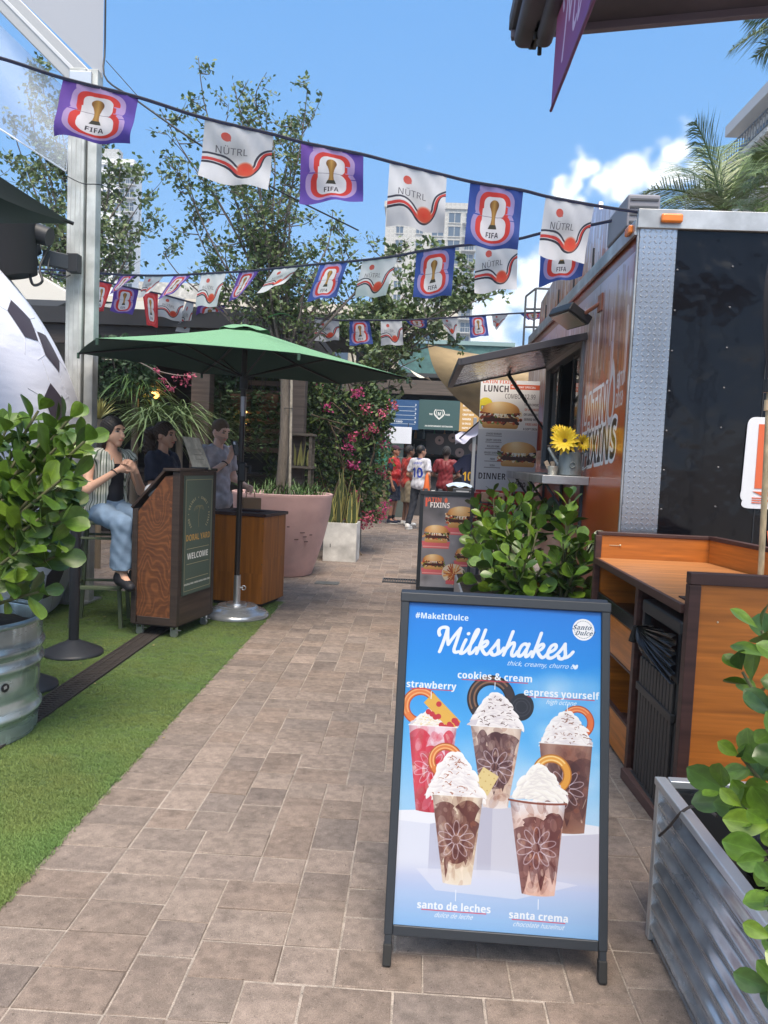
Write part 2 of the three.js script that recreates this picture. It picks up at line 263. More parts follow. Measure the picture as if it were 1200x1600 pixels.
// brush-script letters for the word on the blue poster: [start, then quadratic control/end pairs]; baseline y = 0, x-height -1
const SCRIPT = [
  [0.05, -1.2, -0.25, -1.6, 0.1, -1.78, 0.45, -1.85, 0.5, -1.7, 0.5, -0.9, 0.36, 0.02], [0.52, -1.72, 0.66, -1.0, 0.86, -0.55, 1.1, -1.2, 1.45, -1.78], [1.45, -1.78, 1.42, -0.9, 1.36, -0.3, 1.38, 0.12, 1.72, -0.05],
  [2.05, -0.95, 1.9, -0.3, 1.92, 0.05, 2.15, 0.1, 2.35, -0.3], [2.12, -1.42, 2.13, -1.43, 2.14, -1.42],
  [2.35, -0.3, 2.8, -1.3, 2.8, -1.7, 2.66, -1.95, 2.55, -1.2, 2.4, 0.0, 2.6, 0.04, 2.8, 0.0, 2.95, -0.4],
  [3.3, -1.75, 3.2, -0.8, 3.08, 0], [3.12, -0.35, 3.35, -0.95, 3.6, -0.95, 3.8, -0.8, 3.55, -0.55, 3.4, -0.45, 3.3, -0.45], [3.3, -0.48, 3.6, 0.0, 3.8, 0.03, 3.95, 0, 4.05, -0.3],
  [4.05, -0.3, 4.3, -0.7, 4.42, -1.05, 4.5, -0.6, 4.62, -0.3, 4.6, 0.08, 4.3, 0.04, 4.15, 0, 4.15, -0.12], [4.6, -0.05, 4.8, -0.1, 4.95, -0.5],
  [5.32, -1.75, 5.2, -0.8, 5.05, 0], [5.1, -0.35, 5.4, -1.0, 5.6, -0.92, 5.72, -0.8, 5.6, -0.3, 5.6, 0.05, 5.8, 0.02, 5.9, 0, 6.0, -0.3],
  [6.65, -0.75, 6.4, -1.05, 6.2, -0.75, 6.0, -0.3, 6.15, 0, 6.4, 0.1, 6.6, -0.5], [6.7, -0.9, 6.55, -0.2, 6.7, 0.02, 6.85, 0.04, 7.0, -0.35],
  [7.4, -1.75, 7.3, -0.8, 7.15, 0], [7.2, -0.35, 7.45, -0.95, 7.7, -0.95, 7.9, -0.8, 7.65, -0.55, 7.5, -0.45, 7.4, -0.45], [7.4, -0.48, 7.7, 0.0, 7.9, 0.03, 8.05, 0, 8.2, -0.3],
  [8.2, -0.35, 8.75, -0.55, 8.7, -0.85, 8.6, -1.1, 8.35, -0.85, 8.1, -0.4, 8.3, 0, 8.6, 0.15, 8.95, -0.35],
  [8.95, -0.35, 9.2, -0.7, 9.3, -1.05, 9.4, -0.6, 9.5, -0.3, 9.5, 0.08, 9.2, 0.04, 9.05, 0, 9.05, -0.12], [9.5, -0.05, 9.8, -0.1, 10.0, -0.5]];
function cream(x, cx, y0, w, h, tint, specks) { // dome of whipped cream laid in soft overlapping folds
  const half = (t) => w * 0.5 * Math.pow(1 - t * 0.97, 0.62), N = 95;
  x.fillStyle = '#d9d2d8'; x.beginPath(); x.moveTo(cx - w * 0.5, y0); for (let i = 0; i <= 20; i++) { const t = i / 20; x.lineTo(cx - half(t) * (0.92 + 0.1 * rnd()), y0 - h * t); } for (let i = 20; i >= 0; i--) { const t = i / 20; x.lineTo(cx + half(t) * (0.92 + 0.1 * rnd()), y0 - h * t); } x.fill();
  for (let k = 0; k < N; k++) { const t = Math.pow(k / N, 0.9), a = rnd() * 2 - 1, px = cx + a * half(t) * 0.86, py = y0 - h * t * 0.93 - h * 0.03, rw = w * (0.17 - t * 0.09) * (0.7 + rnd() * 0.6), rh = h * (0.12 - t * 0.03) * (0.8 + rnd() * 0.5); x.save(); x.translate(px, py); x.rotate(a * 0.75 + (rnd() - 0.5) * 0.9);
    const g = x.createLinearGradient(0, -rh, 0, rh); g.addColorStop(0, '#ffffff'); g.addColorStop(0.55, tint); g.addColorStop(1, k % 3 ? '#cdc3cc' : '#ddd4da'); x.fillStyle = g; x.beginPath(); x.moveTo(-rw, rh * 0.2); x.bezierCurveTo(-rw * 0.6, -rh * 1.3, rw * 0.7, -rh * 1.2, rw, rh * 0.1); x.bezierCurveTo(rw * 0.5, rh * 0.5, -rw * 0.2, rh * 0.9, -rw, rh * 0.2); x.fill(); x.restore(); }
  if (specks) { x.strokeStyle = specks; for (let i = 0; i < 46; i++) { const t = rnd(), px = cx + (rnd() - 0.5) * 1.7 * half(t), py = y0 - h * t * 0.95; x.lineWidth = w * (0.006 + rnd() * 0.008); x.beginPath(); x.moveTo(px, py); x.quadraticCurveTo(px + w * 0.03, py - h * 0.03, px + (rnd() - 0.3) * w * 0.14, py + (rnd() - 0.2) * h * 0.07); x.stroke(); } }
}
function ringc(x, cx, cy, r, col, dark, light) { x.lineWidth = r * 0.42; x.strokeStyle = dark; x.beginPath(); x.arc(cx, cy, r * 0.78, 0, 7); x.stroke(); x.lineWidth = r * 0.3; x.strokeStyle = col; x.stroke(); x.lineWidth = r * 0.07; x.strokeStyle = light; for (const k of [0.68, 0.86]) { x.beginPath(); x.arc(cx - r * 0.02, cy - r * 0.02, r * k, 2.6, 5.6); x.stroke(); } }
function cup(x, xl, xr, yt, bl, br, yb, stops, sauce) { // stops: vertical gradient; sauce: colour of the running syrup
  const path = () => { x.beginPath(); x.moveTo(xl, yt); x.lineTo(xr, yt); x.lineTo(br, yb - 6); x.quadraticCurveTo((bl + br) / 2, yb + 10, bl, yb - 6); x.closePath(); };
  const g = x.createLinearGradient(0, yt, 0, yb); stops.forEach(([t, c]) => g.addColorStop(t, c)); path(); x.fillStyle = g; x.fill(); x.save(); path(); x.clip();
  const W = xr - xl, H = yb - yt, cx = (xl + xr) / 2;
  if (sauce) { x.fillStyle = sauce; for (let i = 0; i < 9; i++) { const px = xl + W * (0.1 + 0.8 * rnd()), py = yt + H * (0.1 + 0.3 * rnd()), w = W * (0.1 + 0.16 * rnd()), h = H * (0.25 + 0.45 * rnd()); x.beginPath(); x.moveTo(px - w, py); x.bezierCurveTo(px - w * 0.4, py + h * 0.1, px - w * 0.7, py + h * 0.6, px, py + h); x.bezierCurveTo(px + w * 0.6, py + h * 0.7, px + w * 0.3, py + h * 0.2, px + w, py); x.bezierCurveTo(px + w * 0.3, py - h * 0.2, px - w * 0.4, py - h * 0.15, px - w, py); x.fill(); }
    x.beginPath(); x.ellipse(cx, yt + H * 0.5, W * 0.33, H * 0.27, 0, 0, 7); x.fill(); x.fillStyle = 'rgba(170,92,52,0.35)'; for (let i = 0; i < 26; i++) { const px = xl + W * rnd(), py = yt + H * (0.25 + 0.5 * rnd()); x.beginPath(); x.ellipse(px, py, W * 0.05 * rnd(), H * 0.05 * rnd(), rnd() * 3, 0, 7); x.fill(); } x.fillStyle = 'rgba(255,236,214,0.5)'; for (let i = 0; i < 12; i++) { const px = xl + W * rnd(), py = yt + H * (0.1 + 0.8 * rnd()); x.beginPath(); x.ellipse(px, py, W * 0.035 * rnd(), H * 0.07 * rnd(), rnd() - 0.5, 0, 7); x.fill(); } }
  const mix = stops.map((q) => q[1]).concat(sauce ? [sauce, '#8c4a30', sauce] : ['#b06a4a']); for (let i = 0; i < 170; i++) { x.globalAlpha = 0.08 + 0.2 * rnd(); x.fillStyle = mix[Math.floor(rnd() * mix.length)]; const px = xl + W * rnd(), py = yt + H * rnd(); x.beginPath(); x.ellipse(px, py, W * (0.02 + 0.08 * rnd()), H * (0.02 + 0.09 * rnd()), (rnd() - 0.5) * 1.2, 0, 7); x.fill(); } x.globalAlpha = 1;
  x.strokeStyle = 'rgba(235,225,240,0.5)'; x.lineWidth = W * 0.018; for (let i = 0; i < 10; i++) { x.save(); x.translate(cx, yt + H * 0.5); x.rotate(i / 10 * 2 * PI); x.beginPath(); x.ellipse(0, -W * 0.22, W * 0.055, W * 0.14, 0, 0, 7); x.stroke(); x.restore(); }
  const sh = x.createLinearGradient(xl, 0, xr, 0); sh.addColorStop(0, 'rgba(60,40,50,0.30)'); sh.addColorStop(0.18, 'rgba(255,255,255,0.22)'); sh.addColorStop(0.5, 'rgba(255,255,255,0)'); sh.addColorStop(0.86, 'rgba(255,255,255,0.1)'); sh.addColorStop(1, 'rgba(60,40,50,0.34)'); x.fillStyle = sh; x.fillRect(xl, yt, W, H + 20); x.restore();
  x.strokeStyle = 'rgba(255,255,255,0.75)'; x.lineWidth = 5; x.beginPath(); x.moveTo(xl - 4, yt); x.lineTo(xr + 4, yt + 1); x.stroke();
}
const Tposter = ctex(1024, 1638, (x, W, H) => {
  reseed(11);
  const X = (u) => u * W, Y = (v) => v * H;
  let g = x.createLinearGradient(0, 0, 0, H); g.addColorStop(0, '#0b7fe4'); g.addColorStop(0.16, '#1e8fea'); g.addColorStop(0.4, '#55b0f1'); g.addColorStop(0.62, '#9fd0f4'); g.addColorStop(1, '#b8d8f6'); x.fillStyle = g; x.fillRect(0, 0, W, H);
  for (let i = 0; i < 60; i++) { const px = X(0.62 + rnd() * 0.5 - (i % 3 ? 0 : 0.5 * rnd())), py = Y(0.2 + rnd() * 0.45), r = X(0.04 + rnd() * 0.1), q = x.createRadialGradient(px, py, 0, px, py, r); q.addColorStop(0, 'rgba(235,246,255,0.2)'); q.addColorStop(1, 'rgba(235,246,255,0)'); x.fillStyle = q; x.fillRect(px - r, py - r, 2 * r, 2 * r); }
  // pale blocks the cups stand on
  const blk = (pts, c) => { x.fillStyle = c; x.beginPath(); pts.forEach(([u, v], i) => i ? x.lineTo(X(u), Y(v)) : x.moveTo(X(u), Y(v))); x.fill(); };
  blk([[0, 0.665], [0.3, 0.655], [0.3, 0.87], [0, 0.87]], '#dfe4f2'); blk([[0.16, 0.69], [0.32, 0.67], [0.32, 0.86], [0.16, 0.86]], '#c3c6da'); blk([[0.0, 0.66], [0.28, 0.645], [0.32, 0.672], [0.16, 0.695], [0, 0.69]], '#eef1f8');
  blk([[0.38, 0.63], [0.62, 0.63], [0.64, 0.85], [0.38, 0.85]], '#cfcfdc'); blk([[0.4, 0.64], [0.47, 0.63], [0.47, 0.85], [0.4, 0.85]], '#bfbfd0');
  blk([[0.66, 0.69], [1, 0.68], [1, 0.86], [0.66, 0.87]], '#cdcddd'); blk([[0.72, 0.675], [0.86, 0.66], [1, 0.668], [1, 0.69], [0.8, 0.705]], '#e9ecf5');
  g = x.createLinearGradient(0, Y(0.8), 0, H); g.addColorStop(0, 'rgba(214,218,234,0)'); g.addColorStop(0.25, 'rgba(196,206,236,0.95)'); g.addColorStop(1, '#8fc0f2'); x.fillStyle = g; x.fillRect(0, Y(0.8), W, Y(0.2));
  blk([[0.1, 0.83], [0.5, 0.82], [0.9, 0.845], [0.6, 0.9], [0.2, 0.89]], 'rgba(232,234,244,0.55)');
  // cups, back row then front row
  ringc(x, X(0.085), Y(0.335), X(0.098), '#e8823c', '#b9501f', '#f7b070'); cream(x, X(0.155), Y(0.395), X(0.27), Y(0.05), '#fbf6ea', '#f0d890');
  x.save(); x.translate(X(0.19), Y(0.345)); x.rotate(0.75); x.fillStyle = '#e9b64b'; x.fillRect(-X(0.09), -X(0.035), X(0.2), X(0.07)); x.fillStyle = '#c8303a'; for (let i = 0; i < 12; i++) { x.beginPath(); x.arc(-X(0.08) + rnd() * X(0.2), (rnd() - 0.3) * X(0.08), X(0.014), 0, 7); x.fill(); } x.restore();
  cup(x, X(0.03), X(0.275), Y(0.395), X(0.085), X(0.235), Y(0.66), [[0, '#f3dfe6'], [0.35, '#e8c3d0'], [0.6, '#d8364a'], [1, '#a80f22']], 'rgba(206,24,44,0.8)');
  ringc(x, X(0.445), Y(0.3), X(0.125), '#3a2a26', '#1c1312', '#8a6348'); x.fillStyle = '#1f1d22'; x.beginPath(); x.ellipse(X(0.60), Y(0.318), X(0.062), X(0.07), 0.3, 0, 7); x.fill(); x.strokeStyle = '#3d3a42'; x.lineWidth = 5; for (const k of [0.03, 0.045]) { x.beginPath(); x.arc(X(0.60), Y(0.318), X(k), 0, 7); x.stroke(); }
  cream(x, X(0.47), Y(0.385), X(0.29), Y(0.105), '#f7f1ee', '#5d4038');
  cup(x, X(0.345), X(0.605), Y(0.385), X(0.42), X(0.545), Y(0.635), [[0, '#e5d2c0'], [0.5, '#cfa78b'], [0.85, '#e3cdbb'], [1, '#f0e6e2']], '#4a201d');
  ringc(x, X(0.885), Y(0.355), X(0.085), '#e2733a', '#b04a1f', '#f4a468'); cream(x, X(0.83), Y(0.425), X(0.28), Y(0.1), '#f7f3f0', '#8a5a45');
  cup(x, X(0.695), X(0.96), Y(0.425), X(0.745), X(0.925), Y(0.695), [[0, '#9a6c58'], [0.3, '#7d4c3c'], [0.75, '#6b3b30'], [1, '#95674f']], 'rgba(64,26,22,0.75)');
  ringc(x, X(0.225), Y(0.5), X(0.09), '#e0813a', '#b3561f', '#f6b878'); x.save(); x.translate(X(0.43), Y(0.555)); x.rotate(0.5); x.fillStyle = '#e6cf8e'; x.fillRect(-X(0.045), -X(0.055), X(0.09), X(0.11)); x.fillStyle = '#cdb06a'; for (let i = 0; i < 9; i++) { x.beginPath(); x.arc(-X(0.03) + (i % 3) * X(0.03), -X(0.035) + Math.floor(i / 3) * X(0.035), 4, 0, 7); x.fill(); } x.restore();
  cream(x, X(0.275), Y(0.61), X(0.31), Y(0.135), '#f9f5f2', '#a8603c');
  cup(x, X(0.165), X(0.42), Y(0.605), X(0.235), X(0.375), Y(0.87), [[0, '#ead7bd'], [0.6, '#dcc3a0'], [1, '#efe4d2']], '#5b2519');
  ringc(x, X(0.76), Y(0.52), X(0.1), '#e5a13c', '#b9731e', '#f8d489'); cream(x, X(0.7), Y(0.6), X(0.3), Y(0.105), '#fbf8ee', null);
  cup(x, X(0.555), X(0.83), Y(0.605), X(0.625), X(0.785), Y(0.885), [[0, '#eff3fa'], [0.2, '#e9c9bb'], [0.6, '#c9917d'], [1, '#e6bba9']], '#5a221d');
  x.strokeStyle = '#8c4a38'; x.lineWidth = 10; x.beginPath(); x.moveTo(X(0.545), Y(0.605)); x.quadraticCurveTo(X(0.7), Y(0.618), X(0.84), Y(0.607)); x.stroke();
  // lettering
  txt(x, '#MakeItDulce', X(0.035), Y(0.043), 42, '#eaf6ff');
  x.fillStyle = '#fff'; x.beginPath(); x.arc(X(0.908), Y(0.06), X(0.056), 0, 7); x.fill(); x.strokeStyle = '#2b4a6b'; x.lineWidth = 3; x.setLineDash([5, 4]); x.beginPath(); x.arc(X(0.908), Y(0.06), X(0.045), 0, 7); x.stroke(); x.setLineDash([]);
  txt(x, 'Santo', X(0.9), Y(0.053), 34, '#22405e', { a: 'center', i: 1, f: 'serif', sk: 0.2 }); txt(x, 'Dulce!', X(0.916), Y(0.071), 32, '#22405e', { a: 'center', i: 1, f: 'serif', sk: 0.2 });
  strokes(x, SCRIPT, X(0.145), Y(0.156), 72, 0.25, '#f2f8ff', 0.22);
  txt(x, 'thick, creamy, churro on', X(0.52), Y(0.181), 32, '#e6f3ff', { b: 0, i: 1, sk: 0.2, sx: 1.06 }); x.fillStyle = '#e6f3ff'; x.beginPath(); x.moveTo(X(0.868), Y(0.19)); x.bezierCurveTo(X(0.84), Y(0.175), X(0.858), Y(0.168), X(0.868), Y(0.178)); x.bezierCurveTo(X(0.878), Y(0.168), X(0.896), Y(0.175), X(0.868), Y(0.19)); x.fill();
  const lab = (s, u, v, sub, w) => { x.fillStyle = 'rgba(226,70,90,0.85)'; x.fillRect(X(u - w / 2), Y(v) + 20, X(w), 5); txt(x, s, X(u), Y(v), 50, '#f4faff', { a: 'center' }); if (sub) txt(x, sub, X(u), Y(v) + 44, 30, '#eaf4ff', { a: 'center', i: 1, b: 0, sk: 0.2 }); };
  lab('cookies & cream', 0.46, 0.228, null, 0.34); lab('strawberry', 0.135, 0.266, null, 0.22); lab('espress yourself', 0.8, 0.27, 'high octane', 0.34); lab('santo de leches', 0.295, 0.935, 'dulce de leche', 0.32); lab('santa crema', 0.71, 0.945, 'chocolate hazelnut', 0.26);
  x.fillStyle = '#eef6ff'; for (const [u, a, b] of [[0.46, 0.245, 0.268], [0.135, 0.285, 0.31], [0.83, 0.3, 0.325], [0.3, 0.885, 0.918], [0.705, 0.895, 0.925]]) x.fillRect(X(u), Y(a), 4, Y(b - a));
}, { flipY: true });
function burger(x, cx, cy, w, tray) {
  const h = w * 0.8; x.save(); x.translate(cx, cy);
  if (tray) { x.fillStyle = '#d86a6e'; x.beginPath(); x.moveTo(-w * 0.55, h * 0.3); x.lineTo(w * 0.55, h * 0.3); x.lineTo(w * 0.5, h * 0.62); x.lineTo(-w * 0.5, h * 0.62); x.fill(); x.fillStyle = '#e8a6a2'; x.fillRect(-w * 0.5, h * 0.52, w, h * 0.05); }
  let g = x.createLinearGradient(0, h * 0.1, 0, h * 0.36); g.addColorStop(0, '#e0b878'); g.addColorStop(1, '#c08a48'); x.fillStyle = g; rrect(x, -w * 0.44, h * 0.16, w * 0.88, h * 0.2, h * 0.08); x.fill();
  for (let i = 0; i < 150; i++) { x.fillStyle = ['#5a2c1c', '#8c3a22', '#c2542e', '#3d1d16', '#e8d8b8', '#6f8a38', '#d9a05a'][Math.floor(rnd() * 7)]; x.beginPath(); x.ellipse((rnd() - 0.5) * w, (rnd() - 0.42) * h * 0.34, w * (0.02 + rnd() * 0.06), h * 0.02 + rnd() * h * 0.03, rnd() * 2 - 1, 0, 7); x.fill(); }
  x.fillStyle = '#4a2418'; rrect(x, -w * 0.42, h * 0.04, w * 0.84, h * 0.12, h * 0.05); x.fill();
  x.strokeStyle = '#f1ead8'; x.lineWidth = w * 0.03; x.beginPath(); for (let i = 0; i < 8; i++) x.lineTo(-w * 0.16 + i * w * 0.045, i % 2 ? -h * 0.16 : h * 0.0); x.stroke();
  g = x.createRadialGradient(-w * 0.1, -h * 0.38, w * 0.05, 0, -h * 0.2, w * 0.5); g.addColorStop(0, '#f6d9a4'); g.addColorStop(0.6, '#dda560'); g.addColorStop(1, '#b06c30'); x.fillStyle = g; x.beginPath(); x.moveTo(-w * 0.46, -h * 0.12); x.bezierCurveTo(-w * 0.5, -h * 0.55, w * 0.5, -h * 0.55, w * 0.46, -h * 0.12); x.quadraticCurveTo(0, -h * 0.04, -w * 0.46, -h * 0.12); x.fill();
  x.restore();
}
const Tlatin = ctex(640, 1000, (x, W, H) => {
  reseed(12); const g = x.createLinearGradient(0, 0, W * 0.7, H); g.addColorStop(0, '#6b676a'); g.addColorStop(0.4, '#8d8c92'); g.addColorStop(1, '#a0a2a8'); x.fillStyle = g; x.fillRect(0, 0, W, H);
  for (let i = 0; i < 40; i++) { const px = rnd() * W, py = rnd() * H, r = 60 + rnd() * 140, q = x.createRadialGradient(px, py, 0, px, py, r); q.addColorStop(0, i % 2 ? 'rgba(30,28,30,0.35)' : 'rgba(190,190,195,0.25)'); q.addColorStop(1, 'rgba(80,80,80,0)'); x.fillStyle = q; x.fillRect(px - r, py - r, 2 * r, 2 * r); }
  x.fillStyle = '#d9593d'; x.fillRect(24, 30, 22, 96); txt(x, 'ATIN', 46, 52, 74, '#e06845', { sx: 0.95 }); x.fillStyle = '#e06845'; x.beginPath(); x.moveTo(262, 18); x.quadraticCurveTo(300, 60, 262, 84); x.quadraticCurveTo(226, 60, 262, 18); x.fill(); txt(x, 'FIXINS', 76, 108, 78, '#f5f3f0', { sx: 0.92 });
  burger(x, 455, 240, 370, 1); burger(x, 165, 430, 300, 1); burger(x, 520, 640, 250, 1); burger(x, 150, 735, 260, 1);
  x.save(); x.translate(390, 850); x.fillStyle = '#e0d2b8'; x.beginPath(); x.ellipse(0, 0, 140, 110, 0.2, 0, 7); x.fill(); for (let i = 0; i < 70; i++) { x.save(); x.rotate(rnd() * 6.3); x.fillStyle = ['#d8944a', '#b9622c', '#e6b673', '#a8482a'][i % 4]; x.fillRect(rnd() * 70, -6, 60, 13); x.restore(); } x.fillStyle = '#d9656c'; x.fillRect(-90, 70, 190, 42); x.restore();
});
const Tlunch = ctex(720, 1500, (x, W, H) => {
  reseed(13); x.fillStyle = '#e9e7e6'; x.fillRect(0, 0, W, H); x.fillStyle = '#c9c9ce'; x.fillRect(0, 590, W, 910);
  txt(x, 'LATIN FIXINS', 20, 20, 54, '#d9603c', { sx: 1.2 }); x.fillStyle = '#d9603c'; x.fillRect(360, 44, 360, 60); txt(x, 'WEEKDAY SPECIAL', 375, 74, 34, '#fff', { sx: 1.0 });
  txt(x, 'LUNCH', 34, 102, 106, '#2b1d22', { sx: 0.88 }); txt(x, 'COMBO $12.99', 300, 186, 76, '#2b1d22', { sx: 0.72, b: 0 });
  ['YOUR CHOICE', 'OF A BURGER', 'OR SANDWICH', 'SERVED WITH', 'FRIES AND', 'A SOFT DRINK'].forEach((s, i) => txt(x, s, 640, 280 + i * 58, 40, i === 1 || i === 4 ? '#c9653f' : '#4c4448', { a: 'center', sx: 0.72 }));
  x.fillStyle = '#e6d23a'; x.beginPath(); x.arc(70, 300, 90, 0, 7); x.fill(); txt(x, 'EPIC', 20, 330, 44, '#fff', { out: '#1d2b4a', lw: 14 });
  burger(x, 260, 430, 500, 0); burger(x, 500, 890, 470, 0);
  for (let i = 0; i < 6; i++) { txt(x, ['LOADED BURGER', 'CRISPY CHICKEN', 'PULLED PORK', 'VEGGIE SANDWICH', 'FRIES', 'SODA'][i], 190, 640 + i * 76, 34, '#4a4244', { a: 'center', sx: 0.7 }); x.fillStyle = '#7d7578'; x.fillRect(90, 662 + i * 76, 200, 9); }
  txt(x, 'DINNER', 20, 1150, 104, '#2b1d22', { sx: 0.86 }); txt(x, 'COMBO', 400, 1240, 80, '#2b1d22', { sx: 0.72 }); x.fillStyle = '#c43a34'; x.fillRect(0, 1320, W, 180); for (let i = 0; i < 9; i++) { x.fillStyle = ['#a92424', '#d7503c', '#7d1a1c'][i % 3]; x.fillRect(i * 80, 1330, 74, 170); }
});
const flagArt = (bg, halo, kind) => ctex(320, 320, (x, W, H) => {
  if (kind === 'fruit') {
    x.fillStyle = '#e9ebee'; x.fillRect(0, 0, W, H); x.fillStyle = '#dd4a3c'; x.beginPath(); x.ellipse(104, 74, 24, 22, 0.4, 0, 7); x.fill(); x.beginPath(); x.moveTo(120, 60); x.lineTo(128, 92); x.lineTo(98, 90); x.fill();
    let g = x.createRadialGradient(150, 150, 10, 150, 150, 130); g.addColorStop(0, 'rgba(160,160,160,0.5)'); g.addColorStop(1, 'rgba(230,230,230,0)'); x.fillStyle = g; x.fillRect(0, 0, W, H);
    txt(x, 'NÜTRL', 52, 142, 50, '#6b6a70', { b: 0, sx: 1.05 });
    const w = (dy, col, lw) => { x.strokeStyle = col; x.lineWidth = lw; x.beginPath(); x.moveTo(-5, 212 + dy); x.bezierCurveTo(70, 190 + dy, 110, 190 + dy, 150, 236 + dy); x.bezierCurveTo(190, 290 + dy, 250, 262 + dy, 262 + dy * 0.5, 190); x.bezierCurveTo(270 + dy * 0.5, 130, 290 + dy * 0.4, 110, 330, 108 + dy * 0.6); x.stroke(); };
    w(18, '#2b2c3e', 12); w(0, '#d8403c', 16); w(-18, '#f3f1f0', 6); w(-30, '#3a3b4c', 10);
    g = x.createRadialGradient(205, 235, 5, 205, 235, 46); g.addColorStop(0, '#e8452c'); g.addColorStop(0.7, '#e6563a'); g.addColorStop(1, 'rgba(240,150,110,0.2)'); x.fillStyle = g; x.beginPath(); x.arc(205, 235, 46, 0, 7); x.fill();
    return;
  }
  const g = x.createLinearGradient(0, 0, W, H); g.addColorStop(0, bg[0]); g.addColorStop(1, bg[1]); x.fillStyle = g; x.fillRect(0, 0, W, H);
  const lay = (e, col) => { x.fillStyle = col; rrect(x, 96 - e, 58 - e * 0.8, 128 + e * 2, 104 + e * 1.2, 34 + e * 0.6); x.fill(); rrect(x, 84 - e * 1.1, 158 - e * 0.7, 150 + e * 2.1, 118 + e * 1.2, 44 + e * 0.7); x.fill(); };
  lay(52, halo); x.fillStyle = halo; x.fillRect(60, 4, 150, 30); x.fillStyle = bg[0]; x.fillRect(20, 152, 60, 7); x.fillStyle = bg[1]; x.fillRect(244, 140, 60, 6); x.fillRect(240, 172, 60, 5);
  lay(28, '#df3b35'); x.fillStyle = halo; x.fillRect(228, 98, 42, 46); x.fillStyle = '#df3b35'; x.fillRect(216, 104, 22, 36);
  lay(0, '#f1eef0'); x.fillStyle = '#f1eef0'; x.fillRect(90, 120, 110, 60); x.fillStyle = '#8f8794'; x.fillRect(70, 156, 150, 3);
  const t = x.createLinearGradient(130, 0, 185, 0); t.addColorStop(0, '#7c4f1e'); t.addColorStop(0.5, '#c99a4c'); t.addColorStop(1, '#6b4018'); x.fillStyle = t; x.beginPath(); x.ellipse(157, 98, 27, 26, 0, 0, 7); x.fill();
  x.beginPath(); x.moveTo(132, 106); x.quadraticCurveTo(156, 150, 142, 196); x.lineTo(172, 196); x.quadraticCurveTo(162, 150, 183, 106); x.fill(); x.fillStyle = '#3c3a2e'; x.beginPath(); x.moveTo(140, 196); x.lineTo(174, 196); x.lineTo(182, 218); x.lineTo(130, 218); x.fill();
  txt(x, 'FIFA', 157, 250, 38, '#3b3540', { a: 'center', sx: 0.95 });
});
const Tflag = { p: flagArt(['#7b4fb4', '#5a49ae'], '#c3a5d8'), b: flagArt(['#2f55b0', '#31509f'], '#a99bd0'), r: flagArt(['#d8323c', '#cf2a34'], '#e8505a'), n: flagArt(null, null, 'fruit') };
const mFlag = {}; for (const k in Tflag) mFlag[k] = mat([0.7, 0.7, 0.72], 0.85, { map: Tflag[k], transmission: 0.25, thickness: 0 });
const Tsign = ctex(400, 1000, (x, W, H) => { // green welcome board
  x.fillStyle = '#4a5c52'; x.fillRect(0, 0, W, H); x.strokeStyle = '#a9a07a'; x.lineWidth = 4; x.strokeRect(14, 30, W - 28, H - 60);
  x.save(); x.translate(200, 330); const s = 'FOOD • DRINKS • GAMES • EVENTS'; for (let i = 0; i < s.length; i++) { const a = -2.3 + i / (s.length - 1) * 4.6; x.save(); x.rotate(a); x.scale(1, 1.25); txt(x, s[i], 0, -118, 26, '#b9b088', { a: 'center' }); x.restore(); }
  x.strokeStyle = '#7b7a5a'; x.lineWidth = 7; x.beginPath(); x.moveTo(0, 110); x.quadraticCurveTo(-14, 20, 8, -60); x.stroke(); for (let i = 0; i < 7; i++) { x.beginPath(); x.moveTo(6, -60); x.quadraticCurveTo((i - 3) * 16, -100, (i - 3) * 24, -54 + Math.abs(i - 3) * 7); x.stroke(); } x.restore();
  txt(x, 'DORAL YARD', 200, 520, 74, '#c79a4e', { a: 'center', sx: 0.78 }); x.fillStyle = '#b8ad86'; for (const y of [612, 742, 868]) x.fillRect(40, y, 320, 4); txt(x, 'WELCOME', 200, 678, 72, '#f2f2ee', { a: 'center', sx: 0.86 }); txt(x, '@DORALYARD  WWW.DORALYARD.COM', 200, 915, 22, '#e8e8e2', { a: 'center', sx: 0.9 });
});
const board = (bg, rows, extra) => ctex(512, 384, (x, W, H) => { x.fillStyle = bg; x.fillRect(0, 0, W, H); rows.forEach((s, i) => { txt(x, s, 56, 60 + i * 56, 34, '#f3f6f4', { sx: 0.9 }); if (extra) { x.fillStyle = '#dfe8ea'; x.fillRect(40, 84 + i * 56, 420, 4); txt(x, String(2 + i), 450, 60 + i * 56, 30, '#fff'); } }); });
const Tblue = board('#2f5583', ['BEER', 'WINE', 'ON DRAFT', 'DRINKS', 'BAR AT THE YARD'], 1), Ttan = board('#c29a5c', ['MARGARITA', 'TACOS & BOWLS', 'CRAFT BEER', 'SANGRIA', 'LA SALSA', 'HAPPY HOUR']);
const Tcrest = ctex(640, 384, (x, W, H) => { x.fillStyle = '#3e5b5c'; x.fillRect(0, 0, W, H); x.strokeStyle = '#f2f2ee'; x.lineWidth = 7; x.beginPath(); x.moveTo(280, 130); x.lineTo(360, 130); x.lineTo(372, 190); x.lineTo(320, 240); x.lineTo(268, 190); x.closePath(); x.stroke(); txt(x, 'M', 320, 178, 60, '#f2f2ee', { a: 'center' });
  for (let i = 0; i < 14; i++) { const a = 0.5 + i / 13 * 2.2; for (const s of [-1, 1]) { x.fillStyle = '#f2f2ee'; x.beginPath(); x.ellipse(320 + s * Math.cos(a - 1.2) * 78, 190 + (i - 7) * 9, 11, 6, s * a, 0, 7); x.fill(); } }
  txt(x, 'THE', 190, 185, 30, '#f2f2ee', { a: 'center' }); txt(x, 'YARD', 450, 185, 30, '#f2f2ee', { a: 'center' }); txt(x, 'AN ENTERTAINMENT DESTINATION', 320, 338, 26, '#f2f2ee', { a: 'center' }); });

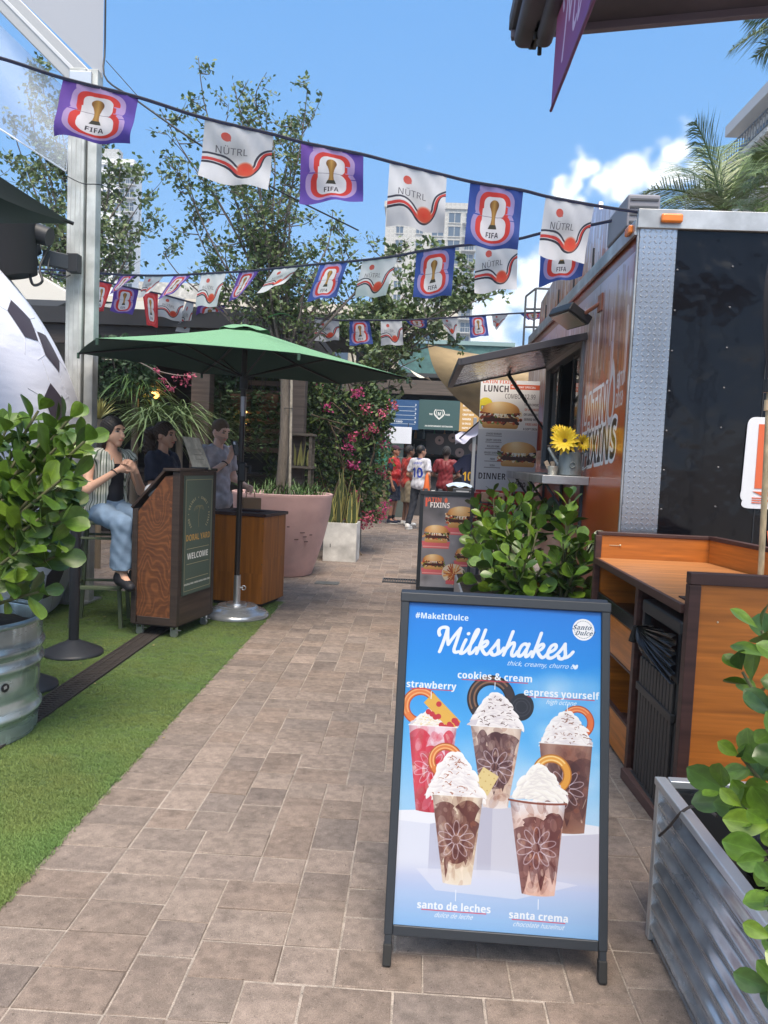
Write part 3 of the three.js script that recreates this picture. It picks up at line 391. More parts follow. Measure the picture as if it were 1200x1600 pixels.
// ---------------------------------------------------------------- sandwich boards
function sheet(TL, TR, BR, BL, nu = 1, nv = 1, fn) { return surf((u, v) => { const q = BL.clone().lerp(BR, u).lerp(TL.clone().lerp(TR, u), v); return fn ? fn(q, u, v) : q; }, nu, nv); }
function aFrame(name, label, pos, ry, w, h, lean, leg, tex, fw, o = {}) {
  const t = thing(name, label, 'sign board', pos, ry), m = mat([0.022, 0.026, 0.032], 0.45), d = 0.024;
  for (const s of [1, -1]) {
    const leaf = new THREE.Group(); leaf.name = s > 0 ? 'front_leaf' : 'rear_leaf'; t.add(leaf);
    leaf.position.z = s > 0 ? 0 : -2 * Math.sin(lean) * h - 0.03; leaf.rotation.x = -lean * s;
    for (const sx of [-1, 1]) { part(leaf, 'side_rail', bx(fw, h - leg, d, sx * (w - fw) / 2, (h + leg) / 2, 0, 0.004), m); part(leaf, 'leg', bx(fw * 0.8, leg + 0.02, d * 0.9, sx * (w - fw) / 2, (leg + 0.02) / 2 + 0.03, 0, 0.003), m); part(leaf, 'rubber_foot', bx(fw * 0.95, 0.06, d * 1.25, sx * (w - fw) / 2, 0.032, 0, 0.004), mRubber); }
    part(leaf, 'top_rail', bx(w + 0.004, fw * 1.15, d + 0.006, 0, h - fw * 0.5, 0, 0.004), m); part(leaf, 'bottom_rail', bx(w - 2 * fw, fw * 1.1, d, 0, leg + fw * 0.55, 0, 0.003), m);
    part(leaf, 'back_panel', bx(w - 1.6 * fw, h - leg - fw * 1.6, 0.006, 0, (h + leg) / 2, -0.005), mBlack);
    const a = w / 2 - fw * 0.97, y0 = leg + fw * 1.05, y1 = h - fw * 1.05, z = s > 0 ? 0.004 : -0.012;
    if (s > 0) part(leaf, 'poster', sheet(V(-a, y1, z), V(a, y1, z), V(a, y0, z), V(-a, y0, z), 10, 16, (q, u, v) => { q.z += 0.0015 * Math.sin(u * 7 + v * 4) + 0.001 * Math.sin(v * 17); return q; }), mat(o.tone || [0.58, 0.58, 0.59], 0.35, { map: tex, clearcoat: 0.25, clearcoatRoughness: 0.25 }), o.poster);
  }
  return t;
}
aFrame('sandwich_board', 'black framed pavement sign with blue milkshakes poster standing on the pavers', [0.288, 0, -2.12], -0.02, 0.636, 1.068, 0.235, 0.085, Tposter, 0.026);
aFrame('sandwich_board', 'grey framed pavement sign with burger poster beside the green hedge', [0.405, 0, -8.42], 0.0, 0.68, 1.12, 0.06, 0.03, Tlatin, 0.04, { tone: [1, 0.96, 0.96] });

// ---------------------------------------------------------------- leafy shrubs in pots (thick paddle leaves)
function paddle(L, W, curl, fold) {
  return surf((u, v) => { const s = u * 2 - 1, t = v, w = W * Math.pow(Math.sin(PI * Math.pow(t * 0.985 + 0.01, 1.55)), 0.62) * (t < 0.16 ? 0.35 + t * 4 : 1) * 0.5 + 0.0015, x = s * w; return V(x, t * L - curl * 0.2 * L * t * t, Math.abs(s) * w * fold - curl * L * t * t * 0.55 + 0.004 * Math.sin(t * 9 + s * 2)); }, 4, 8);
}
const leafGeo = [paddle(1, 0.64, 0.12, 0.22), paddle(1, 0.56, 0.35, 0.3), paddle(1, 0.70, 0.05, 0.16), paddle(1, 0.60, -0.14, 0.26)];
const leafMap = dtex(256, (u, v) => { const mid = Math.exp(-Math.pow((u - 0.5) * 40, 2)), vein = 0.5 + 0.5 * Math.sin((v * 1.0 - Math.abs(u - 0.5) * 1.4) * 70), n = fbm(u * 6, v * 6, 4); return clamp(0.86 + mid * 0.14 + vein * 0.03 + (n - 0.5) * 0.3, 0, 1); }, true);
const leafMats = [[0.125, 0.235, 0.025], [0.10, 0.20, 0.027], [0.175, 0.29, 0.03], [0.06, 0.13, 0.027], [0.12, 0.225, 0.026]].map((c) => mat(c, 0.34, { map: leafMap, transmission: 0.16, thickness: 0, specularIntensity: 0.8 }));
const mStem = mat([0.12, 0.12, 0.06], 0.8);
function clusia(label, base, tips, size, per, dark = 0, group) {
  const t = thing('paddle_leaf_shrub', label, 'shrub', base.toArray(), 0, group), stems = [], q = new THREE.Quaternion(), m4 = new THREE.Matrix4();
  for (const tip of tips) {
    const e = tip.clone().sub(base), mid = e.clone().multiplyScalar(0.5).add(V(-e.x * 0.18 + rr(-0.04, 0.04), e.length() * 0.08, -e.z * 0.18 + rr(-0.04, 0.04))), c = new THREE.QuadraticBezierCurve3(V(rr(-0.05, 0.05), 0, rr(-0.05, 0.05)), mid, e);
    stems.push(taper(c.getPoints(3), 0.011 * size / 0.09, 0.004 * size / 0.09, 6));
    const L = c.getLength(); let ph = rr(0, 3);
    for (let k = 0; k < per; k++) {
      const s = 1 - Math.floor(k / 2) * size * 0.42 / L; if (s < 0.12) break;
      const p = c.getPointAt(Math.max(0.1, s)), d = c.getTangentAt(Math.max(0.1, s)).normalize(), side = V(Math.cos(ph), 0, Math.sin(ph)); side.sub(d.clone().multiplyScalar(side.dot(d))).normalize();
      if (k % 2) { side.negate(); ph += PI / 2 + rr(-0.3, 0.3); }
      const open = lerp(0.55, 1.25, Math.min(1, k / per * 1.3)) + rr(-0.15, 0.15), ax = d.clone().multiplyScalar(Math.cos(open)).addScaledVector(side, Math.sin(open)).normalize(), nn = d.clone().multiplyScalar(Math.sin(open)).addScaledVector(side, -Math.cos(open)).normalize(), xx = V(0, 0, 0).crossVectors(ax, nn);
      m4.makeBasis(xx, ax, nn); q.setFromRotationMatrix(m4);
      const lf = part(t, 'leaf', leafGeo[Math.floor(rnd() * 4)], leafMats[(Math.floor(rnd() * 5) + (dark && rnd() < dark ? 3 : 0)) % 5]); lf.quaternion.copy(q); lf.rotateY(rr(-0.35, 0.35)); lf.position.copy(p).addScaledVector(ax, 0.008); lf.scale.setScalar(size * rr(0.72, 1.15) * (k < 2 ? 0.8 : 1));
    }
  }
  part(t, 'stems', stems, mStem); return t;
}
{ // galvanised round tub at the left edge
  const c = V(-2.29, 0, -3.68), t = thing('galvanized_tub', 'round ribbed galvanised metal tub holding a leafy shrub, left foreground', 'planter', c.toArray());
  const pts = [[0.405, 0.0], [0.425, 0.004]]; for (let i = 0; i <= 60; i++) { const y = 0.01 + i / 60 * 0.565; let r = 0.428 + y * 0.04; for (const [yy, a] of [[0.13, 0.018], [0.37, 0.017], [0.45, 0.016], [0.21, -0.004]]) r += a * Math.exp(-Math.pow((y - yy) / 0.022, 2)); pts.push([r, y]); }
  pts.push([0.448, 0.585], [0.44, 0.57], [0.435, 0.48]);
  const Tg = dtex(512, (u, v) => { const n = fbm(u * 12, v * 5, 5, 0), st = fbm(u * 70, v * 3, 4, 0); const k = clamp(0.82 + (n - 0.5) * 0.4 + (st > 0.62 ? (st - 0.62) * 1.0 : 0), 0, 1); return [k * 0.93, k * 0.99, k]; }, true);
  const mGal = mat([0.74, 0.76, 0.77], 0.5, { metalness: 0.6, map: Tg, roughnessMap: Tbump });
  part(t, 'tub', lathe(pts, 72), mGal);
  part(t, 'rim', new THREE.TorusGeometry(0.452, 0.014, 10, 72).rotateX(PI / 2).translate(0, 0.585, 0), mat([0.6, 0.65, 0.66], 0.4, { metalness: 0.7, map: Tg }));
  const so = []; reseed(21); part(t, 'soil', surf((u, v) => { const a = u * 2 * PI, r = v * 0.436; return V(Math.cos(a) * r, 0.5 + 0.03 * fbm(Math.cos(a) * r * 20 + 40, Math.sin(a) * r * 20 + 40, 3), Math.sin(a) * r); }, 40, 10), mSoil);
  const w = at(41, 1043, 3.45), dx = w.x - c.x, dz = w.z - c.z, a = Math.atan2(dx, dz);
  const st = part(t, 'sticker', [cy(0.021, 0.021, 0.003, 0, 0, 0, 24).rotateX(PI / 2)], mBlack, 'round black sticker with a white square'); st.position.set(Math.sin(a) * 0.443, 0.295, Math.cos(a) * 0.443); st.rotation.y = a;
  part(st, 'print', bx(0.016, 0.014, 0.002, 0, 0.002, 0.002).rotateZ(0.2), mWhite);
  const P = [[60, 642, 3.8], [108, 655, 3.7], [120, 690, 3.6], [132, 690, 3.5], [30, 690, 3.8], [8, 745, 3.6], [88, 700, 3.5], [112, 750, 3.45], [55, 770, 3.4], [94, 815, 3.4], [15, 820, 3.4], [108, 790, 3.6], [85, 870, 3.45], [40, 745, 3.9], [-40, 700, 3.8], [-60, 800, 3.6], [70, 690, 4.0], [108, 700, 3.9], [20, 900, 3.35], [100, 775, 3.75], [0, 680, 4.0], [40, 840, 3.35], [95, 750, 3.35]];
  clusia('leafy shrub with rounded paddle leaves growing in the galvanised tub', V(-2.27, 0.5, -3.68), P.map((p) => at(...p)), 0.145, 11);
  clusia('second leafy shrub low at the front of the galvanised tub', V(-2.2, 0.5, -3.5), [[60, 925, 3.4], [30, 860, 3.3], [78, 850, 3.4], [5, 780, 3.4], [62, 810, 3.35], [92, 780, 3.5], [28, 735, 3.5], [72, 735, 3.5], [100, 735, 3.55], [0, 905, 3.3], [45, 690, 3.6], [85, 665, 3.65], [15, 660, 3.7], [-120, 720, 3.7], [-180, 800, 3.6], [-100, 860, 3.4], [-220, 700, 3.8], [-150, 640, 3.9], [-60, 650, 3.7], [-190, 880, 3.5], [-80, 760, 3.4]].map((p) => at(...p)), 0.135, 9);
}
{ // corrugated metal raised bed at the lower right
  const t = thing('corrugated_planter', 'raised corrugated metal planter box in the lower right corner', 'planter', [0.8, 0, -2.345]);
  const mC = mat([0.5, 0.53, 0.57], 0.4, { metalness: 0.6, map: dtex(512, (u, v) => { const n = fbm(u * 24, v * 10, 5, 0); const k = clamp(0.88 + (n - 0.5) * 0.4, 0, 1); return [k, k, k]; }, true), roughnessMap: Tbump }), mR = mat([0.62, 0.65, 0.68], 0.38, { metalness: 0.75 });
  const corr = (L) => surf((u, v) => V(0.0068 * Math.sin(v * 2 * PI * 7.5 + 0.6), 0.003 + v * 0.483, u * L), 2, 150);
  part(t, 'side_panel', corr(1.72).translate(-0.006, 0, 0.01), mC); part(t, 'end_panel', corr(1.3).rotateY(PI / 2).translate(0.01, 0, 0.0), mC); part(t, 'dark_insert', [bx(0.006, 0.47, 1.7, 0.024, 0.24, 0.87), bx(1.28, 0.47, 0.006, 0.66, 0.24, 0.022), bx(0.006, 0.47, 1.7, 1.285, 0.24, 0.87)], mBlack); part(t, 'side_panel', corr(1.72).translate(1.3, 0, 0.01), mC); part(t, 'end_panel', corr(1.3).rotateY(PI / 2).translate(0.01, 0, 1.72), mC);  // black boards inside the bed are added to darken its interior
  for (const [x, z] of [[0, 0], [1.31, 0], [0, 1.74], [1.31, 1.74]]) part(t, 'corner_post', bx(0.03, 0.487, 0.03, x, 0.2435, z, 0.003), mR);
  part(t, 'top_rail', bx(0.036, 0.024, 1.77, -0.002, 0.498, 0.87, 0.004), mR); part(t, 'top_rail', bx(0.05, 0.026, 1.79, 1.307, 0.498, 0.87, 0.004), mR); part(t, 'top_rail', bx(1.27, 0.024, 0.036, 0.655, 0.498, 0, 0.004), mR); part(t, 'top_rail', bx(1.254, 0.026, 0.05, 0.655, 0.498, 1.74, 0.004), mR);
  reseed(23); part(t, 'soil', surf((u, v) => V(0.05 + u * 1.22, 0.29 + 0.04 * fbm(u * 14, v * 14, 3), 0.04 + v * 1.66), 24, 24), mSoil);
  const nip = []; for (let i = 0; i < 40; i++) { const p = V(rr(0.08, 0.6), 0.33, rr(0.1, 0.9)); nip.push(bx(rr(0.02, 0.05), 0.004, rr(0.01, 0.03)).rotateY(rr(0, 3)).rotateX(rr(-0.4, 0.4)).translate(p.x, p.y, p.z)); } part(t, 'dead_leaves', nip, mat([0.22, 0.15, 0.09], 0.9), null, 'stuff');
  const pot = thing('nursery_pot', 'round black plastic nursery pot sunk inside the corrugated planter', 'pot', [1.08, 0.3, -1.98]);
  part(pot, 'pot', lathe([[0.12, 0], [0.17, 0.12], [0.18, 0.125], [0.182, 0.15], [0.17, 0.15], [0.16, 0.09]], 36), mBlackGloss); part(pot, 'soil', cy(0.16, 0.16, 0.02, 0, 0.1, 0, 28), mSoil);
  const hose = thing('drip_line', 'thin dark irrigation hose hooked over the edge of the corrugated planter', 'hose'); part(hose, 'tube', [tube([at(1030, 1306, 2.28), at(1045, 1292, 2.2), at(1066, 1268, 2.12), at(1080, 1260, 2.1), at(1100, 1262, 2.05), at(1120, 1275, 2.0)], 0.004, 24)], mat([0.05, 0.04, 0.035], 0.6));
  const P = [[1160, 1050, 1.95], [1190, 985, 1.9], [1160, 1185, 1.8], [1205, 1110, 1.75], [1130, 1235, 1.75], [1165, 1265, 1.65], [1205, 1190, 1.8], [1235, 1040, 1.7], [1240, 1160, 1.6], [1205, 1290, 1.55], [1270, 960, 1.9], [1200, 1340, 1.5], [1400, 900, 1.9], [1500, 1000, 1.9], [1450, 1120, 1.7], [1600, 1080, 1.8], [1350, 1000, 2.1], [1560, 1200, 1.7], [1420, 1220, 1.8], [1330, 1120, 2.2]];
  clusia('leafy paddle leaf shrub rising out of the corrugated planter', V(1.12, 0.36, -1.93), P.map((p) => at(...p)), 0.088, 7, 0.5);
  clusia('lower paddle leaf shrub spilling over the near end of the corrugated planter', V(1.0, 0.33, -1.25), [[1215, 1390, 1.35], [1215, 1470, 1.25], [1215, 1550, 1.2], [1240, 1420, 1.3], [1260, 1530, 1.15]].map((p) => at(...p)), 0.07, 6, 0.5);
}
{ // hedge in front of the food trailer
  const t = thing('hedge_planter', 'long metal planter holding the green hedge beside the food trailer', 'planter', [0.78, 0, -6.1]);
  part(t, 'box', [bx(0.74, 0.4, 2.2, 0, 0.2, 0, 0.01)], mat([0.35, 0.37, 0.4], 0.5, { metalness: 0.5 })); part(t, 'soil', bx(0.7, 0.02, 2.16, 0, 0.4, 0), mSoil);
  const mk = (pts) => pts.map(([x, y, d]) => at(x, y, d)); reseed(31);
  const fr = [[735, 905, 5.3], [760, 880, 5.2], [790, 830, 5.3], [775, 900, 5.1], [815, 850, 5.1], [810, 910, 5.0], [840, 830, 5.2], [850, 880, 5.0], [795, 870, 5.0], [830, 800, 5.4], [760, 830, 5.5], [865, 915, 5.0], [745, 870, 5.4], [820, 880, 4.95], [840, 920, 4.9], [785, 800, 5.5]];
  clusia('bright green paddle leaf shrub at the front of the hedge, behind the blue poster sign', V(0.78, 0.42, -5.2), mk(fr), 0.14, 14);
  clusia('tall upright shrub at the right end of the hedge, next to the wooden counter', V(1.0, 0.42, -5.05), mk([[890, 780, 5.0], [885, 810, 4.95], [905, 850, 4.9], [880, 850, 4.9], [915, 880, 4.9], [895, 900, 4.85], [870, 880, 4.9], [925, 850, 4.95], [920, 925, 4.9]]), 0.14, 12);
  clusia('dark green paddle leaf shrub at the back of the hedge below the serving hatch', V(0.72, 0.42, -6.5), mk([[745, 790, 6.8], [770, 770, 6.6], [800, 762, 6.5], [830, 770, 6.4], [755, 810, 6.3], [790, 790, 6.1], [815, 785, 6.0], [850, 790, 6.2], [735, 830, 6.2], [770, 820, 5.9], [800, 815, 5.8], [840, 800, 5.9], [865, 800, 6.0], [740, 860, 6.0]]), 0.13, 14, 0.7);
}

// ---------------------------------------------------------------- food trailer and what is on it
const mAlu = mat([0.62, 0.63, 0.64], 0.42, { metalness: 0.8, map: Tsoft });
{
  const X = 1.25, ZR = -4.7, ZF = -9.05, H = 2.88, B = 0.55;
  const t = thing('food_trailer', 'orange wrapped food trailer with diamond plate corner and black rear wall', 'food trailer', [X, 0, ZR]);
  const wrap = ctex(2048, 1280, (x, W, H2) => { // 4.4 m x 2.75 m of printed film, left edge = rear corner
    reseed(41); const S = W / 4.4, Y = (y) => H2 - y * S; x.fillStyle = '#c4571f'; x.fillRect(0, 0, W, H2);
    let g = x.createLinearGradient(0, Y(2.75), 0, Y(1.6)); g.addColorStop(0, '#b9a3b8'); g.addColorStop(0.3, '#b08a80'); g.addColorStop(0.55, '#b9602f'); g.addColorStop(1, '#b8521f'); x.fillStyle = g; x.fillRect(0, 0, W, Y(1.55));
    for (let i = 0; i < 640; i++) { const px = rnd() * W, y0 = rr(1.75, 2.75), l = rr(0.1, 0.7) * (y0 - 1.5), w = rr(3, 22); x.fillStyle = ['rgba(226,216,244,0.55)', 'rgba(120,58,32,0.4)', 'rgba(240,236,244,0.5)', 'rgba(70,44,44,0.22)', 'rgba(196,150,96,0.3)', 'rgba(150,150,200,0.25)'][i % 6]; rrect(x, px, Y(y0), w, l * S, w / 2); x.fill(); }
    x.fillStyle = 'rgba(184,78,32,0.9)'; x.beginPath(); x.moveTo(0, Y(1.95)); for (let i = 0; i <= 24; i++) x.lineTo(i / 24 * W, Y(2.0 + 0.1 * Math.sin(i * 1.3) + 0.06 * Math.sin(i * 2.9))); x.lineTo(W, Y(1.5)); x.lineTo(0, Y(1.5)); x.fill();
    for (let i = 0; i < 60; i++) { const px = rnd() * W, w = rr(3, 10), l = rr(0.05, 0.3) * S, yy = Y(rr(1.7, 2.1)); x.fillStyle = i % 2 ? 'rgba(222,190,140,0.35)' : 'rgba(90,36,16,0.35)'; rrect(x, px, yy, w, l, w / 2); x.fill(); }
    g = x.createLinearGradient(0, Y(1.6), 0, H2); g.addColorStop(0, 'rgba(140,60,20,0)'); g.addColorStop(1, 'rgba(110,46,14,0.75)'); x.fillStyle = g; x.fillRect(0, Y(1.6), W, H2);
    for (let i = 0; i < 60; i++) { x.fillStyle = 'rgba(200,120,70,0.10)'; x.fillRect(rnd() * W, Y(rr(0.2, 1.4)), rr(3, 40), rr(20, 200)); }
    // logo beside the rear corner, between 0.08 and 1.15 m
    x.save(); x.translate(W - 1.27 * S, Y(1.57)); x.transform(1, -0.07, 0, 1, 0, 0);
    const word = (s, px, py, size, col, sx) => txt(x, s, px, py, size, col, { sx, out: '#ecebef', lw: 25 });
    word('FIXINS', 30, 0, 165, '#20161c', 0.84); word('LATIN', 0, -122, 165, '#b04c1e', 0.72); x.fillStyle = '#cfccd2'; x.beginPath(); x.moveTo(392, -250); x.quadraticCurveTo(458, -140, 420, -60); x.quadraticCurveTo(392, -36, 362, -60); x.quadraticCurveTo(326, -140, 392, -250); x.fill(); x.fillStyle = '#b8502a'; x.beginPath(); x.moveTo(392, -200); x.quadraticCurveTo(430, -130, 408, -80); x.quadraticCurveTo(392, -62, 374, -80); x.quadraticCurveTo(350, -130, 392, -200); x.fill();
    txt(x, 'ESTD', 446, -170, 60, '#cfccd2', { sx: 0.6 }); txt(x, '2013', 446, -112, 60, '#cfccd2', { sx: 0.6 }); x.restore();
  });
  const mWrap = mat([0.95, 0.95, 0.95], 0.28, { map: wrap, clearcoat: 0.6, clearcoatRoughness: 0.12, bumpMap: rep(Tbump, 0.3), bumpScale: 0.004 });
  // left wall with the serving opening; local u runs along -z
  const L = ZR - ZF, sh = poly([[0, B], [L, B], [L, H], [0, H]]); const hole = new THREE.Path(); const w0 = 1.33, w1 = 2.99, y0 = 1.42, y1 = 2.42; hole.moveTo(w0, y0); hole.lineTo(w1, y0); hole.lineTo(w1, y1); hole.lineTo(w0, y1); hole.closePath(); sh.holes.push(hole);
  let g = new THREE.ExtrudeGeometry(sh, { depth: 0.04, bevelEnabled: false }); g.rotateY(PI / 2).translate(0.0, 0, 0);
  { const p = g.attributes.position, uv = g.attributes.uv; for (let i = 0; i < p.count; i++) uv.setXY(i, 1 + p.getZ(i) / 4.4, p.getY(i) / 2.75); }
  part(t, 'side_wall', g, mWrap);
  part(t, 'side_rail', [bx(0.03, 0.075, L, -0.012, H + 0.0, -L / 2, 0.004), bx(0.02, 0.02, L, -0.02, H - 0.045, -L / 2, 0.003)], mAlu);
  part(t, 'rear_rail', [bx(2.3, 0.11, 0.03, 1.13, H + 0.035, 0.012, 0.004)], mAlu); part(t, 'roof', bx(2.24, 0.05, L - 0.04, 1.14, H + 0.02, -L / 2, 0.0), mWhite);
  const lz = dtex(256, (u, v) => { // raised lozenges, alternating direction
    let h = 0; for (const [cx, cy, a] of [[0.25, 0.25, 0.8], [0.75, 0.75, 0.8], [0.75, 0.25, -0.8], [0.25, 0.75, -0.8]]) { const dx = u - cx, dy = v - cy, c = Math.cos(a), s = Math.sin(a), p = (dx * c + dy * s) / 0.185, q = (-dx * s + dy * c) / 0.06; h = Math.max(h, 1 - p * p - q * q); } return clamp(h * 1.6, 0, 1); });
  const lzm = rep(lz, 16); part(t, 'diamond_plate', uvm(new THREE.BoxGeometry(0.215, H - B - 0.02, 0.012)).translate(0.107, (H + B) / 2 - 0.01, 0.006), mat([0.50, 0.51, 0.54], 0.28, { metalness: 0.95, bumpMap: lzm, bumpScale: 0.007, roughnessMap: dtex(128, () => [1, 0.95, 1]) }));
  part(t, 'corner_trim', [bx(0.012, H - B, 0.02, -0.007, (H + B) / 2, -0.004, 0.003)], mAlu);
  part(t, 'rear_wall', uvm(new THREE.PlaneGeometry(2.05, H - B, 40, 40)).translate(1.24, (H + B) / 2, 0.004), mat([0.006, 0.006, 0.008], 0.12, { clearcoat: 0.15, clearcoatRoughness: 0.06, bumpMap: rep(Tbump, 0.16), bumpScale: 0.035, specularIntensity: 0.55 }));
  part(t, 'wall_core', [bx(2.05, H - B, 0.02, 1.24, (H + B) / 2, -0.012), bx(0.02, H - B, L, 2.25, (H + B) / 2, -L / 2), bx(2.25, H - B, 0.02, 1.13, (H + B) / 2, -L), bx(2.2, 0.06, L - 0.1, 1.15, B + 0.03, -L / 2)], mat([0.16, 0.16, 0.17], 0.7));
  const riv = []; for (const x of [0.232, 0.55, 0.95, 1.4, 1.9]) for (let i = 0; i < 9; i++) riv.push(new THREE.SphereGeometry(0.008, 8, 5).scale(1, 0.8, 0.55).translate(x, 0.75 + i * 0.235 + (x > 0.3 ? 0.03 : 0), 0.006)); part(t, 'rivets', riv, mat([0.05, 0.05, 0.055], 0.2, { clearcoat: 1 }), null, 'stuff');
  const mAmber = mat([0.75, 0.20, 0.02], 0.25, { clearcoat: 0.6 }); part(t, 'marker_light', bx(0.125, 0.052, 0.03, 0.17, H + 0.035, 0.04, 0.014, 3), mAmber); part(t, 'marker_light', bx(0.03, 0.05, 0.1, -0.038, H - 0.005, -0.1, 0.012, 3), mAmber);
  part(t, 'wall_seam', [bx(0.006, H - B, 0.006, 0.78, (H + B) / 2, 0.006)], mBlack);
  // emblem on the rear wall
  const em = part(t, 'emblem', extr((() => { const s = new THREE.Shape(); s.moveTo(0.05, 0.12); s.lineTo(0.6, 0.12); s.lineTo(0.6, 0.66); s.lineTo(0.05, 0.66); s.quadraticCurveTo(0, 0.66, 0, 0.6); s.lineTo(-0.008, 0.22); s.quadraticCurveTo(-0.02, 0.18, 0.004, 0.165); s.quadraticCurveTo(-0.02, 0.12, 0.05, 0.12); return s; })(), 0.004, 0.001).translate(0.70, 1.13, 0.012), mat([0.66, 0.68, 0.72], 0.4), 'white emblem sticker with orange panel, knife and fork');
  part(em, 'print', [...[bx(0.5, 0.38, 0.003, 0.93, 1.455 + 0.015, 0.019), extr(poly([[0, 0], [0.06, -0.028], [0.5, -0.02], [0.5, 0.0]]), 0.003).translate(0.672, 1.262, 0.018), ...[0, 1, 2].map((i) => bx(0.08, 0.006, 0.003, 0.71, 1.195 + i * 0.014, 0.019)), bx(0.4, 0.014, 0.003, 0.93, 1.209, 0.0195)].map((g) => g.translate(0.085, 0.09, 0))], mat([0.62, 0.125, 0.045], 0.4));
  part(t, 'lettering', [extr(poly([[0, 0.2], [0.035, 0], [0.06, 0], [0.085, 0.13], [0.11, 0], [0.135, 0], [0.17, 0.2], [0.135, 0.2], [0.12, 0.08], [0.095, 0.2], [0.075, 0.2], [0.05, 0.08], [0.035, 0.2]]), 0.003).translate(0.86, 0.92, 0.012)], mat([0.62, 0.125, 0.045], 0.4));
  // roof sign, air conditioner and rack
  const rs = poly([[0.72, H + 0.05], [4.0, H + 0.05], [3.9, 3.22], [3.0, 3.3], [1.9, 3.42], [1.3, 3.44], [1.28, 3.38], [0.75, 3.22]]);
  let r = new THREE.ExtrudeGeometry(rs, { depth: 0.03, bevelEnabled: false }).rotateY(PI / 2).translate(0.03, 0, 0); { const p = r.attributes.position, uv = r.attributes.uv; for (let i = 0; i < p.count; i++) uv.setXY(i, 1 + p.getZ(i) / 4.4 - 0.13, 0.72 + (p.getY(i) - 2.9) * 0.5); }
  part(t, 'roof_sign', r, mWrap); part(t, 'sign_brackets', [0.5, 1.2, 1.9, 2.6, 3.3].map((z) => bx(0.012, 0.16, 0.02, -0.008, H + 0.11, -z)), mBlack);
  const ac = part(t, 'air_conditioner', [bx(0.2, 0.2, 0.5, 0.07, H + 0.15, -0.45, 0.015)], mat([0.2, 0.2, 0.23], 0.6)); part(ac, 'grille', [0, 1, 2, 3].map((i) => bx(0.17, 0.012, 0.008, 0.07, H + 0.08 + i * 0.045, -0.197)), mDarkGrey);
  const ra = (a, b) => rod(V(...a), V(...b), 0.012); part(t, 'roof_rack', [ra([0, H, -4.15], [0, 3.42, -4.15]), ra([-0.1, H - 0.1, -4.2], [-0.1, 3.34, -4.2]), ra([-0.1, 3.34, -4.2], [0, 3.42, -4.15]), ra([0, 3.42, -4.15], [0.35, 3.42, -4.15]), ra([-0.1, 3.2, -4.2], [0.3, 3.2, -4.15]), ra([-0.1, 3.0, -4.2], [0.3, 3.0, -4.15])], mDarkGrey);
  // serving opening: frame, sliding panes and the lit-from-outside room behind
  const fz = (a) => -a; part(t, 'window_frame', [bx(0.09, y1 - y0, 0.05, 0.02, (y0 + y1) / 2, fz(w0 + 0.025), 0.004), bx(0.09, y1 - y0, 0.05, 0.02, (y0 + y1) / 2, fz(w1 - 0.025), 0.004), bx(0.09, 0.05, w1 - w0 - 0.1, 0.02, y1 - 0.025, fz((w0 + w1) / 2), 0.004), bx(0.09, 0.03, w1 - w0 - 0.1, 0.02, y0 + 0.015, fz((w0 + w1) / 2), 0.004)], mat([0.2, 0.2, 0.21], 0.4, { metalness: 0.6 }));
  const gl = new THREE.MeshPhysicalMaterial({ color: lin(0.85, 0.9, 0.9), transmission: 1, roughness: 0.04, thickness: 0, side: THREE.DoubleSide });
  for (const [a, b] of [[w0 + 0.08, w0 + 0.5], [w1 - 0.5, w1 - 0.06]]) { const s = part(t, 'sliding_window', [bx(0.03, y1 - y0 - 0.1, 0.035, 0.03, (y0 + y1) / 2, fz(a), 0.003), bx(0.03, y1 - y0 - 0.1, 0.035, 0.03, (y0 + y1) / 2, fz(b), 0.003), bx(0.03, 0.03, b - a - 0.04, 0.03, y1 - 0.07, fz((a + b) / 2), 0.003), bx(0.03, 0.03, b - a - 0.04, 0.03, y0 + 0.05, fz((a + b) / 2), 0.003)], mBlack); part(s, 'pane', new THREE.PlaneGeometry(b - a - 0.03, y1 - y0 - 0.14).rotateY(PI / 2).translate(0.03, (y0 + y1) / 2, fz((a + b) / 2)), gl); }
  part(t, 'kitchen_wall', [bx(0.02, 1.9, L - 0.2, 1.5, 1.75, -L / 2)], mat([0.5, 0.51, 0.53], 0.4)); part(t, 'kitchen_hood', bx(0.7, 0.35, 1.6, 1.1, 2.3, -2.1, 0.02), mSteel);
  // raised hatch
  const hg = V(0, 2.44, 0), h0 = V(-0.94, 2.21, 0), hw0 = w0 - 0.05, hw1 = w1 + 0.08, C = (u, w) => V(lerp(hg.x, h0.x, u), lerp(hg.y, h0.y, u), -w);
  const ht = part(t, 'serving_hatch', [sheet(C(0.01, hw1), C(0.01, hw0), C(1, hw0), C(1, hw1)).translate(0, -0.018, 0)], mat([0.36, 0.34, 0.33], 0.14, { metalness: 0.85, bumpMap: rep(Tbump, 1.5), bumpScale: 0.01 }), 'open metal serving hatch propped over the counter');
  part(ht, 'outer_skin', [sheet(C(0, hw1), C(0, hw0), C(1, hw0), C(1, hw1)).translate(0, 0.025, 0)], mWrap);
  const mHf = mat([0.055, 0.052, 0.06], 0.45, { metalness: 0.3 }); for (const [a, b] of [[C(0, hw0), C(1, hw0)], [C(0, hw1), C(1, hw1)], [C(1, hw0 - 0.02), C(1, hw1 + 0.02)], [C(0.0, hw0), C(0, hw1)]]) part(ht, 'frame_bar', beam(a, b, 0.05, 0.055, 0.004), mHf);
  part(t, 'hatch_strut', [rod(C(0.42, hw1 - 0.06), V(0.0, 1.78, -w1 + 0.02), 0.012), rod(C(0.42, hw1 - 0.06), C(0.42, hw1 - 0.06).lerp(V(0, 1.78, -w1 + 0.02), 0.5), 0.018)], mBlack);
